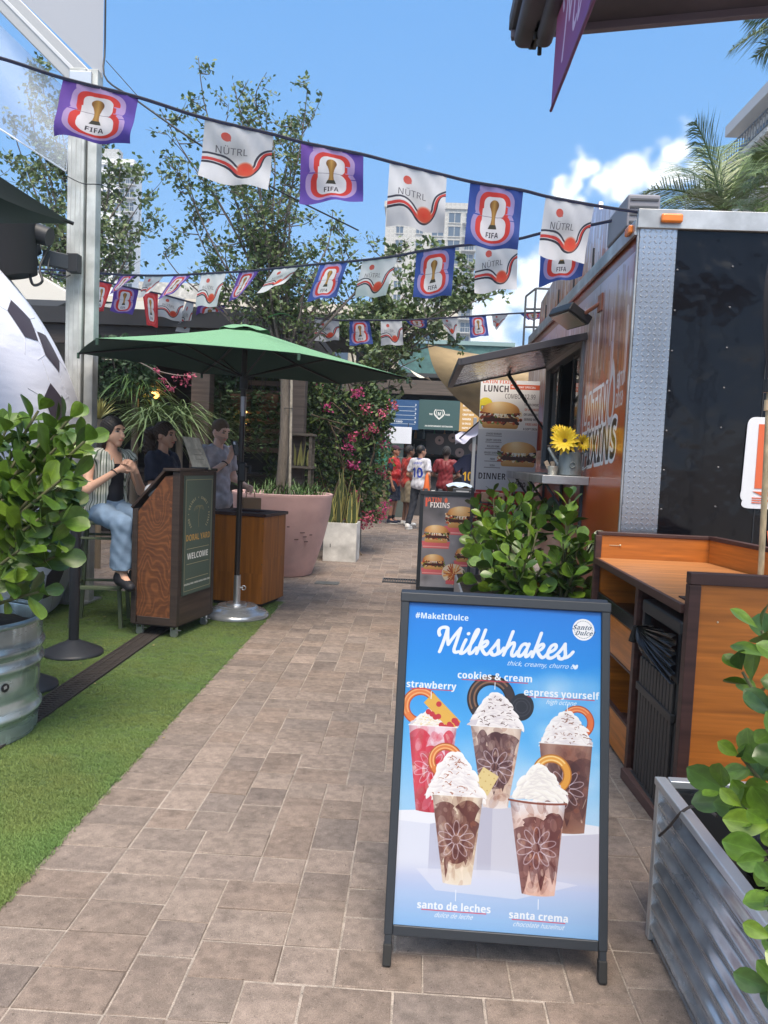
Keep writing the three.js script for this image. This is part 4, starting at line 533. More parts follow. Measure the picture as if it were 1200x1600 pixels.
  // counter shelf
  part(t, 'shelf', [bx(0.335, 0.062, 2.2, -0.168, 1.352, -0.92 - 1.1, 0.004)], mAlu); for (const z of [1.1, 1.9, 2.8]) part(t, 'shelf_bracket', [rod(V(-0.015, 0.95, -z), V(-0.28, 1.32, -z), 0.01), bx(0.02, 0.4, 0.03, -0.012, 1.12, -z)], mDarkGrey);
  // wheels and skirt (mostly hidden)
  for (const z of [-1.9, -2.7]) { const w = part(t, 'wheel', lathe([[0.2, -0.09], [0.31, -0.1], [0.33, -0.06], [0.33, 0.06], [0.31, 0.1], [0.2, 0.09]], 32).rotateZ(PI / 2).translate(0.14, 0.33, z), mRubber); part(w, 'rim', cy(0.2, 0.2, 0.12, 0, 0, 0, 24).rotateZ(PI / 2).translate(0.13, 0.33, z), mSteel); }
  part(t, 'chassis', [bx(0.1, 0.12, L, 0.3, 0.48, -L / 2), bx(0.1, 0.12, L, 1.9, 0.48, -L / 2)], mBlack);
  // flood light on its own bracket
  const fl = thing('flood_light', 'black flood light on an orange bracket above the serving hatch', 'lamp', [1.09, 2.56, -5.86]); const hd = part(fl, 'housing', bx(0.2, 0.07, 0.3, 0, 0, 0, 0.012).rotateZ(-0.5).rotateY(0.35), mBlack); part(hd, 'lens', bx(0.16, 0.01, 0.25, 0, -0.037, 0).rotateZ(-0.5).rotateY(0.35), mat([0.28, 0.25, 0.2], 0.3)); part(fl, 'bracket', [rod(V(0.05, -0.02, 0.05), V(0.17, 0.06, 0.28), 0.014), bx(0.012, 0.12, 0.12, 0.155, 0.05, 0.27, 0.003)], mat([0.25, 0.09, 0.05], 0.5));
}
{ // on the serving shelf
  const y = 1.384, p = at(893, 738, 5.72); const can = thing('watering_can', 'galvanised watering can used as flower vase on the serving shelf', 'watering can', [1.13, y, -5.74]);
  const mZ = mat([0.36, 0.4, 0.4], 0.5, { metalness: 0.6, map: Tsoft }); part(can, 'body', lathe([[0.0, 0], [0.085, 0], [0.088, 0.01], [0.08, 0.17], [0.082, 0.175], [0.076, 0.175], [0.074, 0.05]], 32), mZ); part(can, 'handle', tube([V(0.07, 0.16, 0.02), V(0.13, 0.19, 0.03), V(0.15, 0.12, 0.03), V(0.09, 0.04, 0.02)], 0.006), mZ); part(can, 'spout', rod(V(-0.06, 0.05, -0.03), V(-0.15, 0.2, -0.08), 0.018, 0.011), mZ); part(can, 'ring', new THREE.TorusGeometry(0.02, 0.004, 6, 16).translate(0, 0.08, 0.09), mZ);
  const fl = thing('sunflower_bunch', 'bunch of bright yellow artificial sunflowers in the watering can', 'flowers', [1.1, y + 0.2, -5.72]); reseed(51);
  const pet = surf((u, v) => { const s = u * 2 - 1, w = 0.013 * Math.sin(PI * Math.pow(v, 0.8)) + 0.002; return V(s * w, v * 0.085, 0.012 * Math.sin(v * 2.6) + Math.abs(s) * 0.004); }, 2, 5), mY = [mat([0.75, 0.56, 0.02], 0.6, { transmission: 0.2, thickness: 0 }), mat([0.66, 0.44, 0.015], 0.6)];
  for (const [x, yy, z, s, rx, ry] of [[-0.03, 0.05, 0.06, 1.1, -0.25, -0.35], [0.1, 0.04, 0.0, 0.7, -0.2, 0.5], [-0.05, 0.1, -0.05, 0.8, -0.9, 0.2]]) { const h = part(fl, 'flower_head', new THREE.SphereGeometry(0.024, 14, 8).scale(1, 1, 0.5), mat([0.07, 0.04, 0.015], 0.9)); h.position.set(x, yy, z); h.rotation.set(rx, ry, 0); h.scale.setScalar(s); for (let l = 0; l < 2; l++) for (let i = 0; i < 15; i++) { const q = part(h, 'petal', pet, mY[(i + l) % 2]); q.rotation.set(0, 0, i / 15 * 2 * PI + l * 0.2 + rr(-0.06, 0.06)); q.rotateX(l ? 0.45 : 0.12 + rr(-0.1, 0.1)); q.translateY(0.016); } }
  part(fl, 'leaf', [...Array(10)].map((_, i) => paddle(0.1, 0.05, 0.4, 0.2).rotateX(rr(0.4, 1.3)).rotateY(i * 0.7).translate(0.01, 0.0, 0)), leafMats[1]);
  const cup = thing('metal_bucket', 'small ribbed metal bucket at the front of the serving shelf', 'bucket', [1.0, y, -5.7]); part(cup, 'bucket', lathe([[0.0, 0], [0.032, 0], [0.038, 0.062], [0.041, 0.066], [0.036, 0.066], [0.031, 0.01]], 24), mat([0.55, 0.54, 0.48], 0.45, { metalness: 0.5 })); part(cup, 'paper_slips', [bx(0.03, 0.07, 0.004, 0, 0.08, 0, 0).rotateZ(0.5), bx(0.03, 0.06, 0.004, 0.012, 0.07, 0.01, 0).rotateZ(0.2)], mat([0.3, 0.24, 0.18], 0.8));
  const tab = thing('card_reader', 'dark tablet till tilted on a stand on the serving shelf', 'tablet', [1.07, y, -6.05]); part(tab, 'screen', bx(0.2, 0.015, 0.26, 0, 0.16, 0, 0.005).rotateZ(-0.75).translate(-0.08, 0.04, 0), mBlackGloss); part(tab, 'stand', [bx(0.12, 0.012, 0.14, 0, 0.006, 0, 0.003), rod(V(0, 0.01, 0), V(0.03, 0.15, 0), 0.02)], mDarkGrey);
  const lb = thing('menu_board', 'tall white lunch and dinner combo menu board beyond the serving hatch', 'menu board', [0.925, 0, -8.0], -0.04); part(lb, 'panel', bx(0.6, 1.28, 0.02, 0, 1.66, 0, 0.003), mWhite); part(lb, 'print', sheet(V(-0.298, 2.298, 0.013), V(0.298, 2.298, 0.013), V(0.298, 1.022, 0.013), V(-0.298, 1.022, 0.013)), mat([0.9, 0.9, 0.9], 0.4, { map: Tlunch })); part(lb, 'leg', bx(0.03, 1.02, 0.03, -0.24, 0.51, 0, 0.003), mDarkGrey); part(lb, 'leg', bx(0.03, 1.02, 0.03, 0.24, 0.51, 0, 0.003), mDarkGrey);
  const pen = part(lb, 'red_pennant', bx(0.1, 0.3, 0.006, 0.345, 1.75, -0.05, 0), mat([0.45, 0.12, 0.1], 0.6));
  const rk = thing('snack_rack', 'rack of red snack packets below the lunch menu board', 'rack', [0.78, 0, -7.75]); part(rk, 'frame', [[-0.2, -0.1], [0.2, -0.1], [-0.2, 0.1], [0.2, 0.1]].map(([x, z]) => bx(0.015, 1.2, 0.015, x, 0.6, z)).concat([0.8, 0.93, 1.06].map((y2) => bx(0.4, 0.01, 0.22, 0, y2, 0))), mDarkGrey);
  const cols = [mat([0.42, 0.03, 0.03], 0.35), mat([0.5, 0.3, 0.2], 0.4), mat([0.25, 0.02, 0.03], 0.35)]; reseed(52); for (const y2 of [0.8, 0.93, 1.06]) for (let i = 0; i < 5; i++) part(rk, 'packet', bx(0.07, rr(0.08, 0.1), 0.16, -0.16 + i * 0.08, y2 + 0.052, 0.01, 0.012, 2), cols[Math.floor(rnd() * 3)]);
}
// ---------------------------------------------------------------- wooden condiment counter
const mOr = mat([0.58, 0.18, 0.024], 0.42, { map: rep(Tgrain, 1.2, 1.2), clearcoat: 0.15, clearcoatRoughness: 0.4, bumpMap: Tbump, bumpScale: 0.001 }), mTrim = mat([0.075, 0.032, 0.026], 0.5, { map: Tgrain }), mOrTop = mat([0.56, 0.23, 0.075], 0.45, { map: rep(Tgrain, 1.2, 1.2) });
{
  const x0 = 1.085, t = thing('condiment_counter', 'orange stained wooden counter with dark trim and open shelves behind the trailer', 'counter', [x0, 0, -3.0]), zb = -1.5, h = 1.065, W = 0.64;
  part(t, 'near_panel', bx(0.95, h - 0.04, 0.03, 0.49, (h - 0.04) / 2, 0, 0.002), mOr); part(t, 'near_trim', [bx(0.045, h - 0.045, 0.045, 0.005, (h - 0.045) / 2, 0.002, 0.003), bx(0.99, 0.045, 0.05, 0.478, h - 0.021, 0.002, 0.003)], mTrim);
  part(t, 'back_panel', bx(W, h, 0.03, W / 2 - 0.01, h / 2, zb, 0.002), mOr); part(t, 'back_trim', [bx(W + 0.02, 0.02, 0.045, W / 2 - 0.01, h + 0.011, zb, 0.003), bx(0.035, h, 0.04, -0.012, h / 2, zb + 0.004, 0.003)], mTrim);
  const side = (y, hh, w) => beam(V(W - 0.01, y, zb + 0.02), V(W + 0.22, y, -0.02), w, hh, 0.002); part(t, 'side_panel', side(h / 2, h, 0.03), mOr); part(t, 'side_trim', side(h + 0.012, 0.022, 0.045), mTrim);
  const top = new THREE.ExtrudeGeometry(poly([[-0.012, -zb - 0.02], [W - 0.03, -zb - 0.02], [W + 0.17, 0.03], [-0.012, 0.03]]), { depth: 0.03, bevelEnabled: false }).rotateX(-PI / 2); part(t, 'worktop', uvm(top).translate(0, 0.905, 0), mOrTop); part(t, 'worktop_edge', bx(0.02, 0.036, -zb - 0.05, -0.02, 0.918, zb / 2 + 0.0, 0.003), mTrim);
  part(t, 'worktop_slot', [bx(0.16, 0.006, 0.12, 0.1, 0.938, -0.14), ], mat([0.03, 0.015, 0.012], 0.8));
  const zd = -0.64; part(t, 'divider', bx(0.55, 0.9, 0.03, 0.275, 0.45, zd, 0.002), mTrim); part(t, 'stile', bx(0.022, 0.9, 0.042, -0.012, 0.45, zd, 0.003), mTrim);
  const zl = zd + 0.0 - zb - 0.06, zc = (zd + zb) / 2; part(t, 'drawer_front', bx(0.02, 0.19, zl, 0, 0.575, zc, 0.003), mOr); part(t, 'drawer_front', bx(0.02, 0.19, zl, 0, 0.115, zc, 0.003), mOr); part(t, 'shelf_board', bx(0.5, 0.015, zl, 0.27, 0.475, zc), mTrim); part(t, 'shelf_board', bx(0.5, 0.015, zl, 0.27, 0.03, zc), mTrim); part(t, 'inner_wall', bx(0.015, 0.88, -zb - 0.04, 0.56, 0.45, zb / 2), mTrim);
  part(t, 'rail', [bx(0.024, 0.012, zl, 0, 0.215, zc), bx(0.024, 0.012, zl, 0, 0.474, zc)], mTrim); part(t, 'skid', beam(V(-0.03, 0.025, -0.6), V(-0.005, 0.025, -0.05), 0.05, 0.05), mat([0.1, 0.05, 0.04], 0.8));
  part(t, 'nail_marks', [[0.1, 0.88], [0.3, 0.84], [0.24, 0.3], [0.08, 0.25]].map(([x, y]) => new THREE.SphereGeometry(0.004, 6, 4).translate(x, y, 0.017)).concat([bx(0.06, 0.003, 0.003, 0.08, 1.01, zb + 0.017), new THREE.SphereGeometry(0.006, 8, 5).translate(0.112, 1.012, zb + 0.018)]), mat([0.6, 0.55, 0.4], 0.4, { metalness: 0.5 }));
  const tray = thing('plastic_tray', 'black plastic tray on the left shelf of the wooden counter', 'tray', [x0 + 0.02, 0.68, -4.08]); part(tray, 'tray', [bx(0.42, 0.012, 0.72, 0.2, 0.0, 0), bx(0.02, 0.07, 0.74, -0.02, 0.03, 0, 0.006), bx(0.02, 0.07, 0.74, 0.41, 0.03, 0, 0.006)], mBlackGloss);
  // bin with a bag
  const b = thing('litter_bin', 'tall dark plastic litter bin with a bag inside the wooden counter', 'bin', [x0 - 0.012, 0, -3.32]), mB = mat([0.03, 0.028, 0.027], 0.5); part(b, 'body', bx(0.48, 0.62, 0.5, 0.25, 0.325, 0, 0.015, 2), mB); part(b, 'slats', [...Array(11)].map((_, i) => bx(0.012, 0.56, 0.034, 0.004, 0.32, -0.21 + i * 0.042, 0.004)), mB, null, 'stuff'); part(b, 'cross_rail', bx(0.02, 0.035, 0.49, 0, 0.46, 0, 0.004), mB); part(b, 'cross_rail', bx(0.02, 0.05, 0.49, 0, 0.03, 0, 0.004), mB);
  part(b, 'lid', [bx(0.5, 0.06, 0.52, 0.25, 0.83, 0, 0.012), bx(0.03, 0.2, 0.03, 0.02, 0.71, -0.24), bx(0.03, 0.2, 0.03, 0.02, 0.71, 0.24), bx(0.02, 0.2, 0.5, 0.47, 0.71, 0)], mat([0.025, 0.025, 0.027], 0.45)); reseed(61);
  part(b, 'bin_bag', surf((u, v) => { const K = V(-0.012, 0.735, -0.235), e = u < 0.25 ? V(0, lerp(0.775, 0.8, u * 4), lerp(-0.1, 0.235, u * 4)) : u < 0.75 ? V(0, lerp(0.8, 0.6, (u - 0.25) * 2), 0.24) : V(0, lerp(0.6, 0.64, (u - 0.75) * 4), lerp(0.24, -0.2, (u - 0.75) * 4)), q = K.lerp(e, v); q.x += -0.012 - 0.012 * Math.sin(v * PI) + 0.009 * Math.sin(u * 62 + Math.sin(v * 3) * 2) * Math.min(1, v * 2.5) + 0.004 * Math.sin(u * 131); return q; }, 110, 14), mat([0.014, 0.013, 0.013], 0.24)); part(b, 'bag_tail', [rod(V(-0.03, 0.735, -0.235), V(-0.035, 0.66, -0.25), 0.012, 0.02, 7)], mat([0.015, 0.015, 0.016], 0.3));
}
{ // closed umbrella leaning by the counter
  const b = at(1190, 868, 3.75), tp = at(1209, 480, 3.75), t = thing('closed_umbrella', 'closed black umbrella on a pale wooden pole at the right edge', 'umbrella', [b.x, 0, b.z]), d = tp.clone().sub(b), o = (y, k = 0) => V((y - b.y) / d.y * d.x + k, y, 0);
  part(t, 'pole', rod(o(0), o(2.3), 0.014, 0.014, 12), mat([0.62, 0.5, 0.3], 0.6, { map: Tgrain })); part(t, 'fabric', surf((u, v) => { const a = u * 2 * PI, r = (0.016 + 0.03 * Math.sin(PI * Math.pow(v, 0.7))) * (1 + 0.25 * Math.cos(a * 6)), y = 2.5 - v * 0.62, c = o(y, 0.005); return V(c.x + Math.cos(a) * r, y, Math.sin(a) * r); }, 48, 14), mat([0.02, 0.021, 0.028], 0.85)); part(t, 'finial', new THREE.SphereGeometry(0.03, 14, 10).translate(o(2.5).x, 2.5, 0), mBlackGloss); part(t, 'collar', cy(0.03, 0.03, 0.06, o(1.87).x, 1.87, 0), mBlack); part(t, 'strap', cy(0.022, 0.022, 0.05, o(1.78).x, 1.78, 0), mat([0.6, 0.45, 0.28], 0.7));
  part(t, 'base', lathe([[0, 0], [0.2, 0], [0.2, 0.03], [0.04, 0.07], [0.03, 0.2], [0, 0.2]], 28), mBlack);
}
{ // edge of the next stall's canopy, upper right, with a banner hanging from it
  const t = thing('stall_canopy', 'dark canopy edge of a neighbouring stall at the top right corner', 'canopy', [0.28, 3.05, -3.0]), m = mat([0.085, 0.075, 0.105], 0.6, { map: Tsoft }); part(t, 'panel', new THREE.ExtrudeGeometry(poly([[0, 0], [2.6, -0.56], [2.6, -1.6], [0, -1.6]].map(([x, z]) => [x, z])), { depth: 0.05, bevelEnabled: true, bevelSize: 0.01, bevelThickness: 0.01, bevelSegments: 1 }).rotateX(-PI / 2).rotateZ(-0.0).translate(0, 0.012, 0), m); 
  part(t, 'edge_rail', [beam(V(0.0, 0.0, -0.005), V(2.6, 0.0, 0.555), 0.03, 0.05)], mat([0.13, 0.11, 0.15], 0.5)); part(t, 'folded_valance', [bx(0.1, 0.07, 0.5, 0.06, -0.03, 0.24, 0.03, 2), bx(0.06, 0.1, 0.4, 0.11, -0.05, 0.27, 0.025, 2)], m); part(t, 'clamp', [rod(V(0.1, -0.11, 0.06), V(0.1, 0, 0.06), 0.008), rod(V(0.075, -0.09, 0.12), V(0.075, 0, 0.12), 0.008), bx(0.03, 0.03, 0.2, 0.08, -0.05, 0.1, 0.005)], mBlack);
  part(t, 'post', [cy(0.03, 0.03, 3.05, 2.4, -1.525, 1.2)], mDarkGrey);
  const bn = thing('hanging_banner', 'pink and purple banner hanging below the dark canopy at the top right', 'banner', [0.405, 0, 0]); const Tb = ctex(512, 160, (x, W, H) => { const g = x.createLinearGradient(0, 0, 0, H); g.addColorStop(0, '#a3476c'); g.addColorStop(1, '#7d4f94'); x.fillStyle = g; x.fillRect(0, 0, W, H); strokes(x, SCRIPT.slice(0, 6), 30, 118, 56, 0.16, '#c9b4d8', 0.2); });
  part(bn, 'fabric', sheet(V(0, 3.03, -2.72), V(0, 3.03, -1.3), V(0, 2.66, -1.3), V(0, 2.665, -2.75), 20, 6, (q, u, v) => { q.x += 0.008 * Math.sin(u * 9) * (1 - v); return q; }), mat([0.9, 0.9, 0.9], 0.8, { map: Tb })); part(bn, 'hem', [rod(V(0, 2.66, -2.75), V(0, 2.655, -1.3), 0.005)], mat([0.15, 0.06, 0.14], 0.8));
}

// ---------------------------------------------------------------- left side: ball, tent, umbrellas, host stand, bin, pots
{ // inflated football dome
  const c = V(-5.409, 1.106, -6.0), R = 2.62, t = thing('inflatable_football', 'huge white inflatable football with dark pentagon patches at the left edge', 'inflatable', c.toArray());
  const mB = mat([0.68, 0.70, 0.8], 0.95, { bumpMap: rep(Tbump, 3), bumpScale: 0.01 }), mP = mat([0.05, 0.038, 0.055], 0.6), th = Math.acos(-(c.y - 0.02) / R);
  part(t, 'shell', new THREE.SphereGeometry(R, 96, 64, 0, 2 * PI, 0, th), mB);
  const dirs = []; for (const [px, py] of [[36, 502], [78, 548], [88, 635], [5, 420], [85, 905], [20, 640], [40, 780], [-10, 560], [-40, 480]]) { const d = at(px, py, 1).sub(camera.position).normalize(), oc = camera.position.clone().sub(c), b = oc.dot(d), q = b * b - (oc.lengthSq() - R * R), s = -b - Math.sqrt(Math.max(q, 0)); const p = camera.position.clone().addScaledVector(d, s).sub(c); if (![[20, 640], [40, 780], [-10, 560], [-40, 480]].some((e) => e[0] === px)) dirs.push(p.normalize()); }
  for (let i = 0; i < 150; i++) { const y = 1 - (i + 0.5) / 150 * 1.4, r = Math.sqrt(1 - y * y), a = i * 2.39996, d = V(Math.cos(a) * r, y, Math.sin(a) * r); if (d.dot(dirs[1]) > 0.86 || dirs.some((e) => e.dot(d) > 0.965)) continue; dirs.push(d); }
  const seams = [];
  dirs.forEach((d, i) => {
    const x = V(0, 0, 0).crossVectors(UP, d).normalize(), y = V(0, 0, 0).crossVectors(d, x), on = (a, b, k = 1.0015) => d.clone().addScaledVector(x, a).addScaledVector(y, b).normalize().multiplyScalar(R * k), r = 0.072, rot = PI / 2 + (i % 2 ? PI : 0);
    const g = surf((u, v) => { const a = u * 2 * PI, seg = PI / 5, k = Math.cos(seg) / Math.cos(((a % (2 * seg)) + 2 * seg) % (2 * seg) - seg) * 0.95 + 0.05; return on(Math.cos(a + rot) * r * v * k, Math.sin(a + rot) * r * v * k, 1.0012); }, 40, 4); part(t, 'pentagon_patch', g, mP);
    for (let k = 0; k < 5; k++) { const a = rot + k * 2 * PI / 5; seams.push(tube([on(Math.cos(a) * r, Math.sin(a) * r, 1.0), on(Math.cos(a) * r * 1.5, Math.sin(a) * r * 1.5, 0.9995), on(Math.cos(a) * r * 2.05, Math.sin(a) * r * 2.05, 1.0)], 0.0025, 6, 5)); }
  });
  part(t, 'seams', seams, mat([0.42, 0.42, 0.47], 0.8), null, 'stuff');
}
{ // event tent: leg, rafter, roof cloth, clear gable film
  const t = thing('event_tent', 'white aluminium event tent leg with rafter and clear film gable at the upper left', 'tent', [-3.1, 0, -7.0]), mA = mat([0.60, 0.62, 0.6], 0.5, { metalness: 0.25, map: Tsoft });
  part(t, 'leg', [bx(0.15, 4.75, 0.2, -0.02, 2.375, 0, 0.01), bx(0.085, 4.75, 0.12, 0.115, 2.375, 0.02, 0.008)], mA); part(t, 'leg_grooves', [-0.06, -0.02, 0.025].map((x) => bx(0.006, 4.7, 0.01, x, 2.36, 0.098)), mat([0.4, 0.41, 0.41], 0.6));
  const A = V(0.02, 4.66, 0), B = V(-2.4, 6.9, 0); part(t, 'rafter', [beam(A, B, 0.16, 0.2, 0.01)], mat([0.36, 0.37, 0.38], 0.5, { metalness: 0.4 })); part(t, 'rafter_groove', [beam(A.clone().add(V(0, 0, 0.085)), B.clone().add(V(0, 0, 0.085)), 0.012, 0.03)], mat([0.5, 0.52, 0.55], 0.5));
  part(t, 'roof_cloth', sheet(V(-2.4, 9.0, 0.03), V(0.17, 9.0, 0.03), V(0.17, 4.7, 0.03), V(-2.4, 6.95, 0.03), 12, 12, (q, u, v) => { q.z += 0.02 * Math.sin(u * 11 + v * 4); return q; }), mat([0.40, 0.42, 0.46], 0.8, { transmission: 0.25, thickness: 0 }));
  part(t, 'clear_film', sheet(V(-2.4, 6.6, -0.02), V(-0.1, 4.55, -0.02), V(-0.16, 3.9, -0.02), V(-2.4, 5.2, -0.02), 16, 8, (q, u, v) => { q.z += 0.03 * Math.sin(u * 8 + v * 5); return q; }), new THREE.MeshPhysicalMaterial({ color: lin(0.72, 0.78, 0.86), transmission: 0.75, roughness: 0.12, thickness: 0, side: THREE.DoubleSide }));
  part(t, 'bracket', bx(0.2, 0.2, 0.22, 0.01, 4.62, 0, 0.01), mSteel); part(t, 'film_hem', [rod(V(-0.16, 3.9, -0.02), V(-2.4, 5.2, -0.02), 0.008), rod(V(-0.1, 4.55, -0.02), V(-0.16, 3.9, -0.02), 0.006)], mat([0.5, 0.53, 0.56], 0.6)); part(t, 'foot_plate', bx(0.35, 0.02, 0.35, 0, 0.012, 0), mSteel);
  const sg = thing('pole_notice', 'small dark notice fixed low on the white tent leg', 'notice', [-2.99, 1.74, -6.93]); part(sg, 'plate', bx(0.075, 0.15, 0.006, 0, 0, 0, 0.002), mat([0.04, 0.07, 0.06], 0.5)); part(sg, 'print', [bx(0.04, 0.008, 0.002, 0, 0.02, 0.005), bx(0.045, 0.006, 0.002, 0, 0.0, 0.005)], mWhite);
  const w = (name, label, pts, r) => { const o = thing(name, label, 'cable'); part(o, 'cable', tube(pts.map((p) => at(...p)), r, 40), mBlack); };
  w('hanging_cable', 'black cable running down from the tent corner behind the near bunting', [[165, -10, 7], [164, 80, 7], [163, 118, 6.9], [215, 158, 6.6], [315, 228, 6.6], [420, 290, 7.5], [560, 360, 8.5]], 0.008);
  w('thin_wire', 'thin wire stretched from the tent corner to the near bunting', [[166, 95, 7], [215, 150, 6.5]], 0.004); w('slack_wire', 'thin slack wire looped around the white tent leg', [[104, 275, 6.85], [130, 287, 6.85], [152, 288, 6.85], [180, 306, 8]], 0.005);
}
{ // dark parasol reaching in from the left
  const t = thing('dark_parasol', 'dark green parasol corner reaching in at the left edge', 'umbrella', [-3.42, 0, -3.85]), m = mat([0.016, 0.04, 0.038], 0.8), s = 1.15, y = 2.87;
  const C = [[1, -1], [1, 1], [-1, 1], [-1, -1]].map(([a, b]) => V(a * s, y, b * s)), apex = V(0, 3.6, 0);
  for (let i = 0; i < 4; i++) { const a = C[i], b = C[(i + 1) % 4]; part(t, 'canopy_panel', surf((u, v) => { const e = a.clone().lerp(b, u), q = e.lerp(apex, v); q.y -= 0.22 * Math.sin(PI * v) * (1 - v * 0.4) - 0.0 + 0.02 * Math.sin(PI * u) * (1 - v); return q; }, 10, 12), m); part(t, 'rib', [rod(a, a.clone().lerp(apex, 0.5).add(V(0, -0.23, 0)), 0.012), rod(a.clone().lerp(apex, 0.5).add(V(0, -0.23, 0)), apex.clone().add(V(0, -0.05, 0)), 0.012)], mBlack); }
  part(t, 'pole', rod(V(0, 0, 0), V(0, 3.8, 0), 0.035), mBlack); part(t, 'base', bx(0.7, 0.1, 0.7, 0, 0.05, 0, 0.02), mDarkGrey);
}
{ // stage light on the tent leg
  const t = thing('stage_light', 'black stage light hanging from a bracket on the white tent leg', 'stage light', [-3.2, 3.0, -6.86]), P = (x, y, d) => at(x, y, d).sub(V(-3.2, 3.0, -6.86));
  const a = P(116, 412, 6.82), b = P(66, 402, 6.7), c = P(38, 400, 6.6); part(t, 'arm', [beam(a, b, 0.06, 0.13, 0.008)], mat([0.02, 0.024, 0.03], 0.4)); part(t, 'clamp_box', bx(0.1, 0.16, 0.1, a.x, a.y, a.z, 0.008), mBlack);
  part(t, 'yoke', [beam(P(58, 400, 6.7), P(48, 360, 6.6), 0.05, 0.12, 0.015), beam(P(44, 420, 6.6), P(30, 372, 6.6), 0.06, 0.2, 0.02)], mBlack); part(t, 'body', [rod(P(10, 352, 6.5), P(30, 432, 6.55), 0.24, 0.15, 20), rod(P(-14, 340, 6.5), P(10, 352, 6.5), 0.2, 0.24, 20)], mat([0.011, 0.011, 0.013], 0.85)); const l = part(t, 'head', rod(P(58, 365, 6.6), P(78, 371, 6.6), 0.085, 0.078, 24), mBlack); part(l, 'lens_ring', rod(P(59, 365, 6.62), P(62, 366, 6.62), 0.088, 0.088, 24), mSteel);
  part(t, 'cable', [tube([P(45, 425, 6.55), P(52, 445, 6.55), P(66, 440, 6.5), P(62, 420, 6.55), P(70, 400, 6.6), P(78, 385, 6.6)], 0.012, 30), tube([P(78, 400, 6.65), P(76, 425, 6.6), P(90, 436, 6.7), P(110, 430, 6.8)], 0.007, 30)], mBlack);
}
for (const [x, z, lab, r] of [[-2.317, -5.21, 'black post stanchion on the turf in front of the seated woman', 0.2], [-2.27, -4.42, 'black post stanchion half hidden behind the galvanised tub', 0.2]]) {
  const t = thing('queue_post', lab, 'stanchion', [x, 0, z]); part(t, 'base', lathe([[0, 0.0], [r, 0.0], [r, 0.012], [r * 0.97, 0.03], [r * 0.55, 0.07], [0.05, 0.095], [0.042, 0.105], [0, 0.105]], 44), mat([0.022, 0.024, 0.03], 0.45)); part(t, 'post', cy(0.034, 0.034, x > -2.3 ? 0.8 : 1.0, 0, x > -2.3 ? 0.46 : 0.58, 0, 22), mat([0.016, 0.017, 0.022], 0.4)); part(t, 'cap', cy(0.04, 0.036, 0.08, 0, x > -2.3 ? 0.88 : 1.1, 0, 22), mBlack);
}
